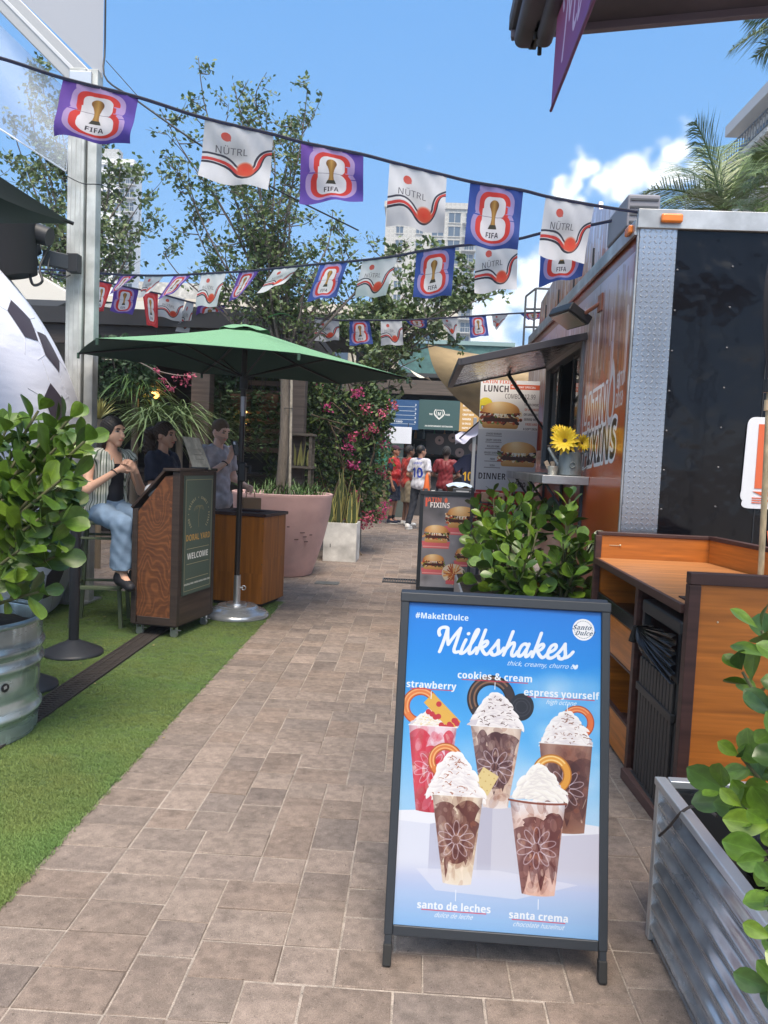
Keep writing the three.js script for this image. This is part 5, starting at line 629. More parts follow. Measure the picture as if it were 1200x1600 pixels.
{ // green parasol
  const t = thing('green_parasol', 'green market parasol on a dark pole standing behind the welcome stand', 'umbrella', [-1.522, 0, -6.72]), hub = V(0.0, 2.1, 0), R = 1.45, lean = V(0.01, 0, 0);
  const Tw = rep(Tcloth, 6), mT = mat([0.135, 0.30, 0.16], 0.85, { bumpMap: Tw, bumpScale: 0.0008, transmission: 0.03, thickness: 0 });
  const mUnderShade = mat([0.02, 0.062, 0.05], 0.9); const cor = [...Array(6)].map((_, i) => { const a = i * PI / 3 + 0.02; return V(Math.cos(a) * R - 0.03, 2.205 - Math.cos(a) * 0.055 - Math.sin(a) * 0.02, Math.sin(a) * R); }), apex = V(-0.01, 2.53, 0);  // green darkened by hand: shade below the canopy put into the colour
  for (let i = 0; i < 6; i++) { const a = cor[i], b = cor[(i + 1) % 6]; part(t, 'canopy_panel', surf((u, v) => { const e = a.clone().lerp(b, u); e.y += 0.01 * Math.sin(PI * u); const q = e.lerp(apex, v * 0.93); q.y -= 0.012 * Math.sin(PI * v); return q; }, 12, 10), mT); const lg = t.children[t.children.length - 1].geometry.clone(); lg.translate(0, -0.006, 0); part(t, 'shaded_underside', lg, mUnderShade);  // each panel gets a darker copy below it, painted as its shaded underside
    const m = a.clone().lerp(apex, 0.5); m.y -= 0.06; part(t, 'rib', [rod(a.clone().add(V(0, -0.008, 0)), m, 0.009, 0.011, 6), rod(m, apex.clone().add(V(0, -0.07, 0)), 0.011, 0.011, 6)], mBlack); part(t, 'strut', rod(m, hub, 0.008, 0.008, 6), mBlack); part(t, 'tip', rod(a, a.clone().add(V(0, -0.05, 0)), 0.012), mat([0.03, 0.07, 0.05], 0.8)); }
  part(t, 'vent_cap', surf((u, v) => { const a = u * 2 * PI, r = 0.02 + 0.2 * v; return V(apex.x + Math.cos(a) * r, 2.545 - v * v * 0.05 + 0.01 * Math.sin(a * 6) * v, Math.sin(a) * r); }, 36, 4), mT); part(t, 'finial', lathe([[0, 0.07], [0.02, 0.05], [0.022, 0.02], [0.012, 0], [0, 0]], 14).translate(apex.x, 2.54, 0), mBlack);
  part(t, 'tie_strap', surf((u, v) => V(0.28 + u * 0.25, 2.545 - u * 0.03 + 0.045 * Math.sin(PI * u) + v * 0.001, 0.42 + v * 0.04 + u * 0.05), 12, 1), mat([0.05, 0.12, 0.07], 0.85));
  part(t, 'pole', [rod(V(0, 0.34, 0).sub(lean), V(0, 2.6, 0), 0.024, 0.024, 16)], mat([0.022, 0.017, 0.016], 0.4)); part(t, 'runner', cy(0.034, 0.034, 0.14, 0, 2.07, 0, 16), mBlack); part(t, 'crank_housing', [bx(0.07, 0.17, 0.075, 0.012, 1.28, 0.015, 0.02, 3), rod(V(0.04, 1.33, 0.03), V(0.09, 1.33, 0.05), 0.01), rod(V(0.09, 1.34, 0.05), V(0.09, 1.27, 0.06), 0.008)], mBlack); part(t, 'ferrule', [cy(0.026, 0.026, 0.17, 0, 1.85, 0, 16)], mat([0.28, 0.28, 0.3], 0.35, { metalness: 0.8 }));
  part(t, 'socket', [cy(0.032, 0.03, 0.34, -0.005, 0.2, 0, 18), cy(0.09, 0.085, 0.015, -0.005, 0.118, 0, 24), new THREE.TorusGeometry(0.018, 0.005, 6, 14).translate(0.055, 0.26, 0.01), rod(V(0.02, 0.26, 0.01), V(0.05, 0.26, 0.01), 0.007)], mSteel);
  part(t, 'base', lathe([[0, 0], [0.275, 0], [0.283, 0.012], [0.278, 0.035], [0.25, 0.062], [0.19, 0.085], [0.178, 0.1], [0.165, 0.108], [0, 0.11]], 56), mat([0.5, 0.53, 0.56], 0.42, { metalness: 0.55, map: Tsoft, roughnessMap: Tbump }));
}
// host stand: local x to the right along the sign face normal
{
  const t = thing('host_stand', 'dark framed plywood host stand with sloping desk and green welcome sign', 'podium', [-1.767, 0, -5.759]);
  const A = V(-1.767, 0, -5.759), L = V(-2.148, 0, -5.822), Rr = V(-1.645, 0, -6.36), ex = A.clone().sub(L), w = ex.length(); ex.normalize(); const ez = Rr.clone().sub(A), d = ez.length(); ez.normalize();
  const loc = new THREE.Matrix4().makeBasis(ex, UP, ez.clone()); const add = (n, gs, m, l) => { const q = part(t, n, gs, m, l); q.geometry = flip(q.geometry.clone().applyMatrix4(loc)); return q; }; // local: x right edge = 0, left = -w, z from 0 (near) to d (far)
  const mF = mat([0.048, 0.032, 0.026], 0.6, { map: Tgrain }), mPl = mat([0.33, 0.28, 0.26], 0.55, { map: rep(Tply, 1, 1), bumpMap: rep(Tbump, 0.6), bumpScale: 0.002 }), b = 0.1, hl = 0.99, hr = 1.285, sl = (x) => lerp(hr, hl, clamp((-0.12 - x) / (w - 0.12), 0, 1));
  const plate = (z) => { const g = extr(poly([[-w + 0.045, b + 0.06], [-0.06, b + 0.06], [-0.06, sl(-0.06) - 0.03], [-0.125, sl(-0.125) - 0.035], [-w + 0.045, hl - 0.02]]), 0.012).translate(0, 0, z); const uv = g.attributes.uv; for (let i = 0; i < uv.count; i++) uv.setXY(i, uv.getX(i) * 2.4 + 0.2, uv.getY(i) * 0.85 + 0.1); return g; };
  add('side_panel', plate(0.01), mPl); add('side_panel', plate(d - 0.02), mPl);
  add('corner_post', bx(0.06, hr - b, 0.045, -0.03, (hr + b) / 2, 0.0225, 0.004), mF); add('corner_post', bx(0.045, hl - b, 0.045, -w + 0.0225, (hl + b) / 2, 0.0225, 0.004), mF); add('corner_post', bx(0.06, hr - b, 0.045, -0.03, (hr + b) / 2, d - 0.0225, 0.004), mF); add('corner_post', bx(0.045, hl - b, 0.045, -w + 0.0225, (hl + b) / 2, d - 0.0225, 0.004), mF);
  add('bottom_rail', bx(w - 0.11, 0.06, 0.04, -w / 2, b + 0.03, 0.02, 0.003), mF); add('front_face', bx(0.012, hr - b, d - 0.09, -0.008, (hr + b) / 2, d / 2, 0.002), mat([0.07, 0.042, 0.03], 0.6, { map: Tgrain }));
  add('top_rail', bx(0.135, 0.022, d + 0.03, -0.065, hr + 0.012, d / 2, 0.004), mF); { const g = bx(Math.hypot(w - 0.12, hr - hl) + 0.01, 0.02, d + 0.02, 0, 0, 0, 0.003).rotateZ(Math.atan2(hr - hl, w - 0.12)).translate(-0.12 - (w - 0.12) / 2, (hr + hl) / 2 + 0.008, d / 2); add('sloping_desk', g, mat([0.06, 0.035, 0.026], 0.5, { map: Tgrain })); } add('floor_board', bx(w - 0.02, 0.02, d - 0.02, -w / 2, b + 0.0, d / 2), mF);
  const sg = add('welcome_sign', bx(0.008, 0.93, d - 0.13, 0.004, 0.79, d / 2 - 0.005, 0.002), mat([0.03, 0.045, 0.038], 0.5)); const pr = part(sg, 'print', flip(sheet(V(0.0095, 1.25, 0.07), V(0.0095, 1.25, d - 0.08), V(0.0095, 0.33, d - 0.08), V(0.0095, 0.33, 0.07)).applyMatrix4(loc)), mat([0.9, 0.9, 0.9], 0.5, { map: Tsign }));
  for (const [x, z] of [[-0.05, 0.06], [-w + 0.05, 0.06], [-0.05, d - 0.06], [-w + 0.05, d - 0.06]]) { const c = add('caster', [cy(0.03, 0.03, 0.02, x, 0.031, z, 18).applyMatrix4(new THREE.Matrix4().makeTranslation(-x, -0.031, -z)).rotateX(PI / 2).translate(x, 0.031, z), bx(0.045, 0.012, 0.045, x, 0.088, z), bx(0.008, 0.06, 0.03, x + 0.02, 0.06, z), bx(0.008, 0.06, 0.03, x - 0.02, 0.06, z), bx(0.05, 0.006, 0.015, x + 0.03, 0.06, z)], mSteel); }
  const bx0 = A.clone().addScaledVector(ex, -w + 0.14).addScaledVector(ez, 0.15); const cb = thing('napkin_box', 'crumpled pale plastic bag resting on the sloping desk of the host stand', 'bag', [bx0.x, 1.11, bx0.z]); reseed(71); part(cb, 'bag', (() => { const g = new THREE.IcosahedronGeometry(0.09, 4), p = g.attributes.position; for (let i = 0; i < p.count; i++) { const k = 0.8 + 0.5 * fbm(p.getX(i) * 22 + 9, p.getY(i) * 22 + p.getZ(i) * 17, 3); p.setXYZ(i, p.getX(i) * k * 1.3, p.getY(i) * k * 0.75, p.getZ(i) * k); } g.computeVertexNormals(); return g; })(), mat([0.55, 0.58, 0.62], 0.3, { transmission: 0.25, thickness: 0 }));
  const mc = thing('menu_card', 'tall tan menu card standing at the back of the host stand', 'menu card', [-1.79, 1.3, -6.2], 0.15); part(mc, 'card', sheet(V(-0.1, 0.26, 0.02), V(0.03, 0.25, 0.0), V(0.14, 0.0, 0.03), V(0.0, 0.0, 0.05), 6, 6, (q, u, v) => { q.z -= 0.03 * v; return q; }), mat([0.42, 0.37, 0.29], 0.6, { map: Tsoft })); part(mc, 'lines', [0.08, 0.12, 0.16].map((y) => bx(0.07, 0.005, 0.002, 0.0 + (0.26 - y) * 0.25 - 0.0, y, 0.028 - y * 0.06)), mat([0.25, 0.22, 0.18], 0.7)); part(mc, 'stand', bx(0.14, 0.02, 0.06, 0.05, 0.008, 0.03, 0.004), mBlack);
}
{ // wooden bin between host stand and pink pot
  const A = V(-1.377, 0, -7.082), t = thing('wooden_bin', 'stained orange wooden waste bin with open top beside the green parasol pole', 'bin', A.toArray(), -0.17), w = 0.56, d = 0.5, h = 0.89, b = 0.045, m = mat([0.5, 0.165, 0.022], 0.5, { map: rep(Tgrain, 0.8, 0.8), bumpMap: Tbump, bumpScale: 0.001 });
  t.rotation.y = -0.245; const mk = (n, g, mm) => part(t, n, g, mm);
  mk('front_panel', swapuv(bx(w, h - b - 0.03, 0.02, -w / 2, (h + b) / 2 - 0.015, -0.01, 0.002)), m); mk('side_panel', swapuv(bx(0.02, h - b - 0.03, d - 0.02, -0.01, (h + b) / 2 - 0.015, -d / 2 - 0.01, 0.002)), m); mk('side_panel', swapuv(bx(0.02, h - b - 0.03, d - 0.02, -w + 0.01, (h + b) / 2 - 0.015, -d / 2 - 0.01, 0.002)), m); mk('back_panel', swapuv(bx(w - 0.04, h - b - 0.03, 0.02, -w / 2, (h + b) / 2 - 0.015, -d + 0.01, 0.002)), m);
  const mt = mat([0.06, 0.026, 0.024], 0.5, { map: Tgrain }); mk('top_frame', [bx(w + 0.04, 0.03, 0.13, -w / 2, h - 0.013, -0.05, 0.004), bx(w + 0.04, 0.03, 0.13, -w / 2, h - 0.013, -d + 0.05, 0.004), bx(0.14, 0.0296, d - 0.23, -0.05, h - 0.013, -d / 2, 0.003), bx(0.14, 0.0296, d - 0.23, -w + 0.05, h - 0.013, -d / 2, 0.003)], mt); mk('dark_insert', bx(w - 0.06, 0.02, d - 0.06, -w / 2, 0.35, -d / 2), mBlack); mk('base', bx(w - 0.08, 0.05, d - 0.08, -w / 2, 0.035, -d / 2), mBlack); mk('screws', [0.2, 0.42, 0.64, 0.8].map((y) => new THREE.SphereGeometry(0.006, 6, 4).translate(-0.008, y, 0.002)), mat([0.12, 0.07, 0.04], 0.6));
}
function blades(n, fn, seg = 5) { // strap leaves: fn(i) -> {p, az, len, w, up, droop}
  const gs = []; for (let i = 0; i < n; i++) { const o = fn(i), c = Math.cos(o.az), s = Math.sin(o.az); gs.push(surf((u, v) => { const r = o.len * (Math.sin(o.up) * v + o.droop * 0.35 * v * v), y = o.len * (Math.cos(o.up) * v - o.droop * v * v * 0.75), w = o.w * (u - 0.5) * (o.blunt ? Math.min(1, (1 - v) * 4 + 0.05) : (1 - Math.pow(v, 2.2)) * (0.5 + Math.min(0.5, v * 3)) + 0.03); return V(o.p.x + c * r - s * w, o.p.y + y + Math.abs(u - 0.5) * o.w * 0.3, o.p.z + s * r + c * w); }, 2, seg)); } return gs;
}
const mGrassy = mat([0.06, 0.125, 0.022], 0.5, { transmission: 0.1, thickness: 0 }), mGrassy2 = mat([0.15, 0.22, 0.075], 0.5, { transmission: 0.15, thickness: 0 }), mVar = mat([0.42, 0.38, 0.12], 0.5), mSnake = mat([0.075, 0.10, 0.04], 0.45);
{ // pink pot
  const c = V(-1.6, 0, -9.36), t = thing('pink_planter', 'large tapered pink planter pot holding a tree, beside the path', 'planter', c.toArray()); const mp = mat([0.84, 0.55, 0.52], 0.55, { map: Tsoft, bumpMap: Tbump, bumpScale: 0.002 });
  part(t, 'pot', lathe([[0, 0], [0.36, 0], [0.385, 0.01], [0.44, 0.18], [0.52, 0.45], [0.585, 0.75], [0.605, 0.95], [0.615, 0.985], [0.6, 0.992], [0.57, 0.985], [0.565, 0.9], [0.0, 0.88]], 72), mp); part(t, 'soil', cy(0.56, 0.56, 0.02, 0, 0.91, 0, 40), mSoil);
  reseed(72); const ch = []; for (const [a, y, l] of [[0.62, 0.55, 0.06], [0.7, 0.5, 0.045], [0.5, 0.47, 0.05], [0.85, 0.52, 0.04], [0.75, 0.44, 0.05], [0.3, 0.62, 0.03]]) { const r = 0.535 + (y - 0.5) * 0.26 + 0.004; ch.push(bx(l, 0.012, 0.003).translate(0, y, r).rotateY(a)); } part(t, 'chips', ch, mat([0.12, 0.075, 0.07], 0.9));
  const gr = thing('lily_turf', 'arching green grass-like plants filling the top of the pink planter', 'plant', [c.x, 0.92, c.z]); part(gr, 'leaves', blades(260, () => { const a = rr(0, 6.28), r = Math.sqrt(rnd()) * 0.5; return { p: V(Math.cos(a) * r, 0, Math.sin(a) * r), az: rr(0, 6.28), len: rr(0.22, 0.4), w: 0.014, up: rr(0.1, 0.5), droop: rr(0.3, 0.9) }; }), mGrassy, null, 'stuff');
  const st = thing('tree_stake', 'pale wooden stake standing next to the tree in the pink planter', 'stake', [c.x + 0.1, 0.9, c.z + 0.1]); part(st, 'stake', rod(V(0, 0, 0), V(-0.03, 1.7, 0), 0.017, 0.016, 10), mat([0.42, 0.38, 0.31], 0.8, { map: Tgrain })); part(st, 'tie', new THREE.TorusGeometry(0.05, 0.005, 6, 20).rotateX(PI / 2).translate(-0.05, 1.1, 0), mBlack);
}
{ // white box with snake plants
  const t = thing('white_planter', 'white square planter box with snake plants beside the pink planter', 'planter', [-1.0, 0, -10.62], -0.03), mw = mat([0.82, 0.81, 0.77], 0.6, { map: Tsoft }); const h = 0.54; part(t, 'box', [bx(0.46, h, 0.02, 0, h / 2, 0, 0.003), bx(0.02, h, 0.44, 0.22, h / 2, -0.23, 0.003), bx(0.02, h, 0.44, -0.22, h / 2, -0.23, 0.003), bx(0.46, h, 0.02, 0, h / 2, -0.46, 0.003)], mw); part(t, 'soil', bx(0.41, 0.02, 0.43, 0, h - 0.06, -0.23), mSoil); part(t, 'scuff', [bx(0.012, 0.05, 0.002, -0.13, 0.22, 0.0112).rotateZ(0.0)], mat([0.1, 0.1, 0.1], 0.9));
  const s = thing('snake_plant', 'tall yellow-edged snake plants standing in the white planter box', 'plant', [-1.0, h - 0.05, -10.85]); reseed(73);
  for (let i = 0; i < 34; i++) { const f = () => ({ p: V(rr(-0.18, 0.18), 0, rr(-0.18, 0.18)), az: rr(0, 6.28), len: rr(0.4, i < 9 ? 0.95 : 0.7), w: rr(0.045, 0.07), up: rr(0.05, 0.42), droop: rr(-0.05, 0.12) }); const o = f(); const lf = part(s, 'leaf', blades(1, () => o, 6)[0], mSnake); part(lf, 'edge', blades(1, () => ({ ...o, w: o.w * 1.5, p: o.p.clone().add(V(0, -0.002, -0.002)), len: o.len * 0.99 }), 6)[0].translate(0.002, 0, -0.003), mVar); }
}
{ // yellow-glow lamps, pavilion, hanging greenery
  const mP = mat([0.072, 0.057, 0.05], 0.7, { map: Tgrain }), mPost = mat([0.13, 0.10, 0.085], 0.7, { map: Tgrain }), t = thing('bar_pavilion', 'dark brown timber bar pavilion behind the seated people on the left', 'pavilion', [-5, 0, -13]);
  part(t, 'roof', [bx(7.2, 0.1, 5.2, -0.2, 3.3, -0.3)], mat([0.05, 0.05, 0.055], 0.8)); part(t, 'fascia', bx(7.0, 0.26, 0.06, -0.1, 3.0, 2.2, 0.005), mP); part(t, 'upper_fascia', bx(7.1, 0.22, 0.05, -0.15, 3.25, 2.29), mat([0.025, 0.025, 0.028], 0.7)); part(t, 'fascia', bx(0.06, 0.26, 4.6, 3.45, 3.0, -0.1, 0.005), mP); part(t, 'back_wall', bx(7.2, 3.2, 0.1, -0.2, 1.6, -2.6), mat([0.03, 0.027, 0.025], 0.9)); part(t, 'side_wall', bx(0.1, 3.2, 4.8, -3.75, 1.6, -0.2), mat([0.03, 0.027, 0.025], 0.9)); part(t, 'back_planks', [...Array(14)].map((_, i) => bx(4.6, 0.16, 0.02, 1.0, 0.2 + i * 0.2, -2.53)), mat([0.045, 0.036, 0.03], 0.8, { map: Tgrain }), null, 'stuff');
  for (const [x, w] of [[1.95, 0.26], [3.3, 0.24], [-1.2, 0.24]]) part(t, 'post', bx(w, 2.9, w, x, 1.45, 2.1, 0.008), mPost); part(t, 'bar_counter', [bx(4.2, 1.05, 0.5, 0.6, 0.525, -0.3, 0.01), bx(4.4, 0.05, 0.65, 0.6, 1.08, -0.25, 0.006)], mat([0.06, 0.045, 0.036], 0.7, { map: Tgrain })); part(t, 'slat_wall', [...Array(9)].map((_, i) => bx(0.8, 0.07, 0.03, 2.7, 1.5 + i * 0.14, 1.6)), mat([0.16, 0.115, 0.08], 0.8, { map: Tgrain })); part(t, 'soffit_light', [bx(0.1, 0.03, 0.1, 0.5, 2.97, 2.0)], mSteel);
  const glow = new THREE.MeshStandardMaterial({ color: 0xffc070, emissive: new THREE.Color(1, 0.52, 0.14), emissiveIntensity: 2.4, roughness: 0.4 });
  for (const [px, py, d, lab] of [[242, 617, 10.6, 'round amber glass lamp glowing above the trailing palms'], [383, 645, 11.3, 'amber lamp glowing beside the parasol pole'], [318, 615, 12.2, 'tiny warm bulb high in the dark bar'], [316, 640, 12.4, 'tiny warm bulb lower in the dark bar']]) { const p = at(px, py, d), small = px > 300 && px < 330, l = thing('pendant_lamp', lab, 'lamp', p.toArray()); part(l, 'globe', new THREE.SphereGeometry(small ? 0.016 : px > 300 ? 0.036 : 0.062, 18, 12).scale(1, 0.85, 1), glow); part(l, 'cord', rod(V(0, 0.03, 0), V(0, 3.1 - p.y, 0), 0.004), mBlack); part(l, 'cap', cy(0.03, 0.02, 0.03, 0, small ? 0.02 : 0.05, 0, 12), mBlack); const pl = new THREE.PointLight(0xffb060, small ? 0.03 : 0.16, 0, 2); pl.name = 'lamp_light'; pl.castShadow = true; pl.position.set(0, -0.1, 0.12); l.add(pl); }
  reseed(74); const hang = (lab, p, n, r, len, mm) => { const o = thing('trailing_palm', lab, 'plant', p.toArray()); part(o, 'leaves', blades(n, () => ({ p: V(rr(-r, r), rr(-0.1, 0.1), rr(-r, r)), az: rr(0, 6.28), len: rr(0.6, 1) * len, w: 0.024, up: rr(0.15, 0.9), droop: rr(0.9, 1.9) }), 8), mm, null, 'stuff'); part(o, 'trunk', rod(V(0, -p.y, 0), V(0, 0.05, 0), 0.06, 0.04), mat([0.15, 0.12, 0.09], 0.9)); return o; };
  hang('bushy palm with long drooping leaves just left of the brown post, behind the seated women', at(238, 668, 9.7), 170, 0.16, 1.1, mGrassy2); hang('second drooping palm close to the brown post', at(281, 662, 9.8), 100, 0.1, 0.9, mGrassy2); hang('tall drooping palm at the back left under the parasol', at(212, 612, 10.3), 110, 0.16, 0.7, mGrassy);
  const yu = thing('spiky_yucca', 'small spiky yucca between the tent leg and the seated woman', 'plant', at(156, 655, 9).toArray()); part(yu, 'leaves', blades(46, () => ({ p: V(0, 0, 0), az: rr(0, 6.28), len: rr(0.22, 0.34), w: 0.024, up: rr(0.1, 1.7), droop: rr(0, 0.4) }), 4), mVar, null, 'stuff'); part(yu, 'trunk', rod(V(0, -at(156, 655, 9).y, 0), V(0, 0, 0), 0.04, 0.03), mat([0.2, 0.16, 0.11], 0.9));
  for (const [px, py, lab] of [[378, 628, 'wicker hanging basket of trailing vines behind the parasol pole'], [418, 628, 'wicker hanging basket of trailing vines next to the tree trunk']]) { const p = at(px, py, 10.9), o = thing('hanging_basket', lab, 'hanging basket', p.toArray()); part(o, 'basket', lathe([[0, -0.1], [0.12, -0.1], [0.17, 0.1], [0.15, 0.1], [0.1, -0.06]], 24), mat([0.2, 0.10, 0.05], 0.9, { map: Tgrain })); part(o, 'chain', [0, 2.1, 4.2].map((a) => rod(V(Math.cos(a) * 0.16, 0.1, Math.sin(a) * 0.16), V(0, 3.05 - p.y, 0), 0.004)), mBlack);
    const gs = []; for (let i = 0; i < 46; i++) { const a = rr(0, 6.28), l = rr(0.1, 0.95), x = Math.cos(a) * 0.17, z = Math.sin(a) * 0.17; for (let k = 0; k < l / 0.05; k++) gs.push(paddle(rr(0.05, 0.08), 0.05, 0.3, 0.2).rotateX(rr(1, 2.6)).rotateY(rr(0, 6.28)).translate(x * (1 + 0.1 * k / 8) + rr(-0.03, 0.03), 0.12 - k * 0.05, z + rr(-0.03, 0.03))); } part(o, 'vines', gs, mat([0.07, 0.125, 0.04], 0.6, { transmission: 0.1, thickness: 0 }), null, 'stuff'); }
  const sf = thing('plant_stand', 'weathered wooden plant stand behind the pink planter', 'stand', at(468, 700, 10.6).setY(0).toArray()), mS = mat([0.17, 0.14, 0.11], 0.9, { map: Tgrain }); part(sf, 'frame', [[-0.15, 0], [0.15, 0], [-0.15, -0.3], [0.15, -0.3]].map(([x, z]) => bx(0.04, 1.75, 0.04, x, 0.875, z))); for (const y of [0.9, 1.28, 1.73]) part(sf, 'shelf', bx(0.38, 0.03, 0.38, 0, y, -0.15, 0.003), mS); sf.children[0].material = mS; part(sf, 'potted_snake_leaves', blades(9, () => ({ p: V(rr(-0.1, 0.1), 1.3, rr(-0.25, -0.05)), az: rr(0, 6), len: rr(0.2, 0.36), w: 0.04, up: rr(0, 0.2), droop: 0 })), mVar);
}
const mTwigDark = mat([0.09, 0.075, 0.06], 0.9);
{ // bougainvillea
  reseed(75); const c = at(545, 700, 11.6), t = thing('bougainvillea', 'large bougainvillea bush with magenta flowers beside the path', 'bush', [c.x, 0, c.z]), lv = [], lg = new THREE.BufferGeometry();
  const leaf = (p, s, arr) => { const g = paddle(s, s * 0.65, 0.2, 0.3); g.rotateX(rr(-1.2, 1.6)).rotateY(rr(0, 6.28)).rotateZ(rr(-0.7, 0.7)).translate(p.x, p.y, p.z); arr.push(g); };
  const blobs = [[-0.15, 1.9, 0, 0.75, 0.9, 0.6], [0.3, 1.6, 0, 0.42, 1.0, 0.5], [-0.55, 1.6, -0.2, 0.5, 0.8, 0.5], [0.1, 0.9, -0.1, 0.6, 0.5, 0.5], [0.35, 2.15, 0, 0.36, 0.4, 0.4], [-0.6, 2.2, -0.1, 0.5, 0.45, 0.4], [-1.1, 2.35, -0.2, 0.5, 0.5, 0.4], [-1.0, 1.5, -0.3, 0.4, 0.7, 0.4]];
  const pick = (k0 = 0.55) => { const b = blobs[Math.floor(rnd() * blobs.length)], d = V(rr(-1, 1), rr(-1, 1), rr(-1, 1)).normalize().multiplyScalar(lerp(k0, 1, rnd())); return V(b[0] + d.x * b[3], b[1] + d.y * b[4], b[2] + d.z * b[5]); };
  const dk = [], lt = []; for (let i = 0; i < 10500; i++) { const p = pick(0.5); if (p.y < 0.4) continue; small(p, rr(0.05, 0.1), rnd() < 0.6 ? dk : lt); }
  part(t, 'foliage', dk, mat([0.035, 0.075, 0.022], 0.6, { transmission: 0.1, thickness: 0 }), null, 'stuff'); part(t, 'foliage', lt, mat([0.095, 0.155, 0.03], 0.6, { transmission: 0.15, thickness: 0 }), null, 'stuff');
  const mM = [mat([0.44, 0.045, 0.12], 0.7, { transmission: 0.2, thickness: 0 }), mat([0.52, 0.09, 0.16], 0.7, { transmission: 0.2, thickness: 0 }), mat([0.36, 0.03, 0.14], 0.7)];
  for (let i = 0; i < 60; i++) { const p = pick(0.85); if (p.x < -0.15 && rnd() < 0.62) { i -= 0.5; continue; } p.z += 0.18; const a = []; for (let k = 0; k < 34; k++) small(V(p.x + rr(-0.07, 0.07), p.y + rr(-0.07, 0.07), p.z + rr(-0.06, 0.06)), rr(0.035, 0.06), a); part(t, 'flower_cluster', a, mM[i | 0 ? Math.floor(rnd() * 3) : 0]); }
  part(t, 'stems', [...Array(9)].map((_, i) => tube([V(rr(-0.2, 0.3), 0, rr(-0.2, 0.2)), V(rr(-0.3, 0.4), 0.8, rr(-0.2, 0.3)), V(rr(-0.6, 0.5), 1.7, rr(-0.2, 0.4)), V(rr(-0.9, 0.6), rr(1.9, 2.7), rr(0, 0.5))], 0.012, 16, 5)), mat([0.12, 0.09, 0.06], 0.9));
  for (const [px, py, d, w, h, lab] of [[185, 575, 10.2, 0.5, 0.4, 'dark climbing ivy under the pavilion fascia beside the tent leg'], [345, 620, 11.2, 0.35, 0.5, 'climbing ivy hanging in the bar opening behind the man in grey']]) { const c2 = at(px, py, d), iv = thing('climbing_ivy', lab, 'ivy', c2.toArray()), a = []; for (let i = 0; i < 1500; i++) { const d2 = V(rr(-1, 1), rr(-1, 1), rr(-1, 1)); small(V(d2.x * w, d2.y * h, d2.z * 0.2), rr(0.05, 0.1), a); } part(iv, 'foliage', a, mat([0.04, 0.085, 0.03], 0.6, { transmission: 0.1, thickness: 0 }), null, 'stuff'); part(iv, 'vines', [0, 1, 2].map((i) => tube([V(-w, h + 0.2, 0), V(-w * 0.3 + i * 0.1, h * 0.3, 0.1), V(w * (i - 1) * 0.6, -h, 0)], 0.008, 12, 5)), mTwigDark); }
  const sp = thing('pink_blossom_spray', 'spray of pink blossoms hanging under the left side of the green parasol', 'flowers', at(262, 597, 9).toArray()); const fa = [], fb = []; for (const [x, y] of [[-0.05, 0.02], [0.1, 0.06], [0.24, 0.06], [0.21, 0.0], [0.02, -0.06], [0.05, -0.08], [0.27, 0.09], [-0.12, 0.12]]) for (let k = 0; k < 16; k++) small(V(x + rr(-0.04, 0.04), y + rr(-0.03, 0.03), rr(-0.04, 0.04)), rr(0.03, 0.05), fa); part(sp, 'blossoms', fa, mM[1]); part(sp, 'twigs', [tube([V(-0.35, 0.22, 0), V(-0.1, 0.12, 0), V(0.2, 0.08, 0), V(0.32, 0.1, 0)], 0.006, 12, 5), tube([V(-0.25, 0.18, 0), V(0, 0.0, 0), V(0.08, -0.12, 0)], 0.005, 12, 5)], mat([0.25, 0.2, 0.17], 0.9));
}

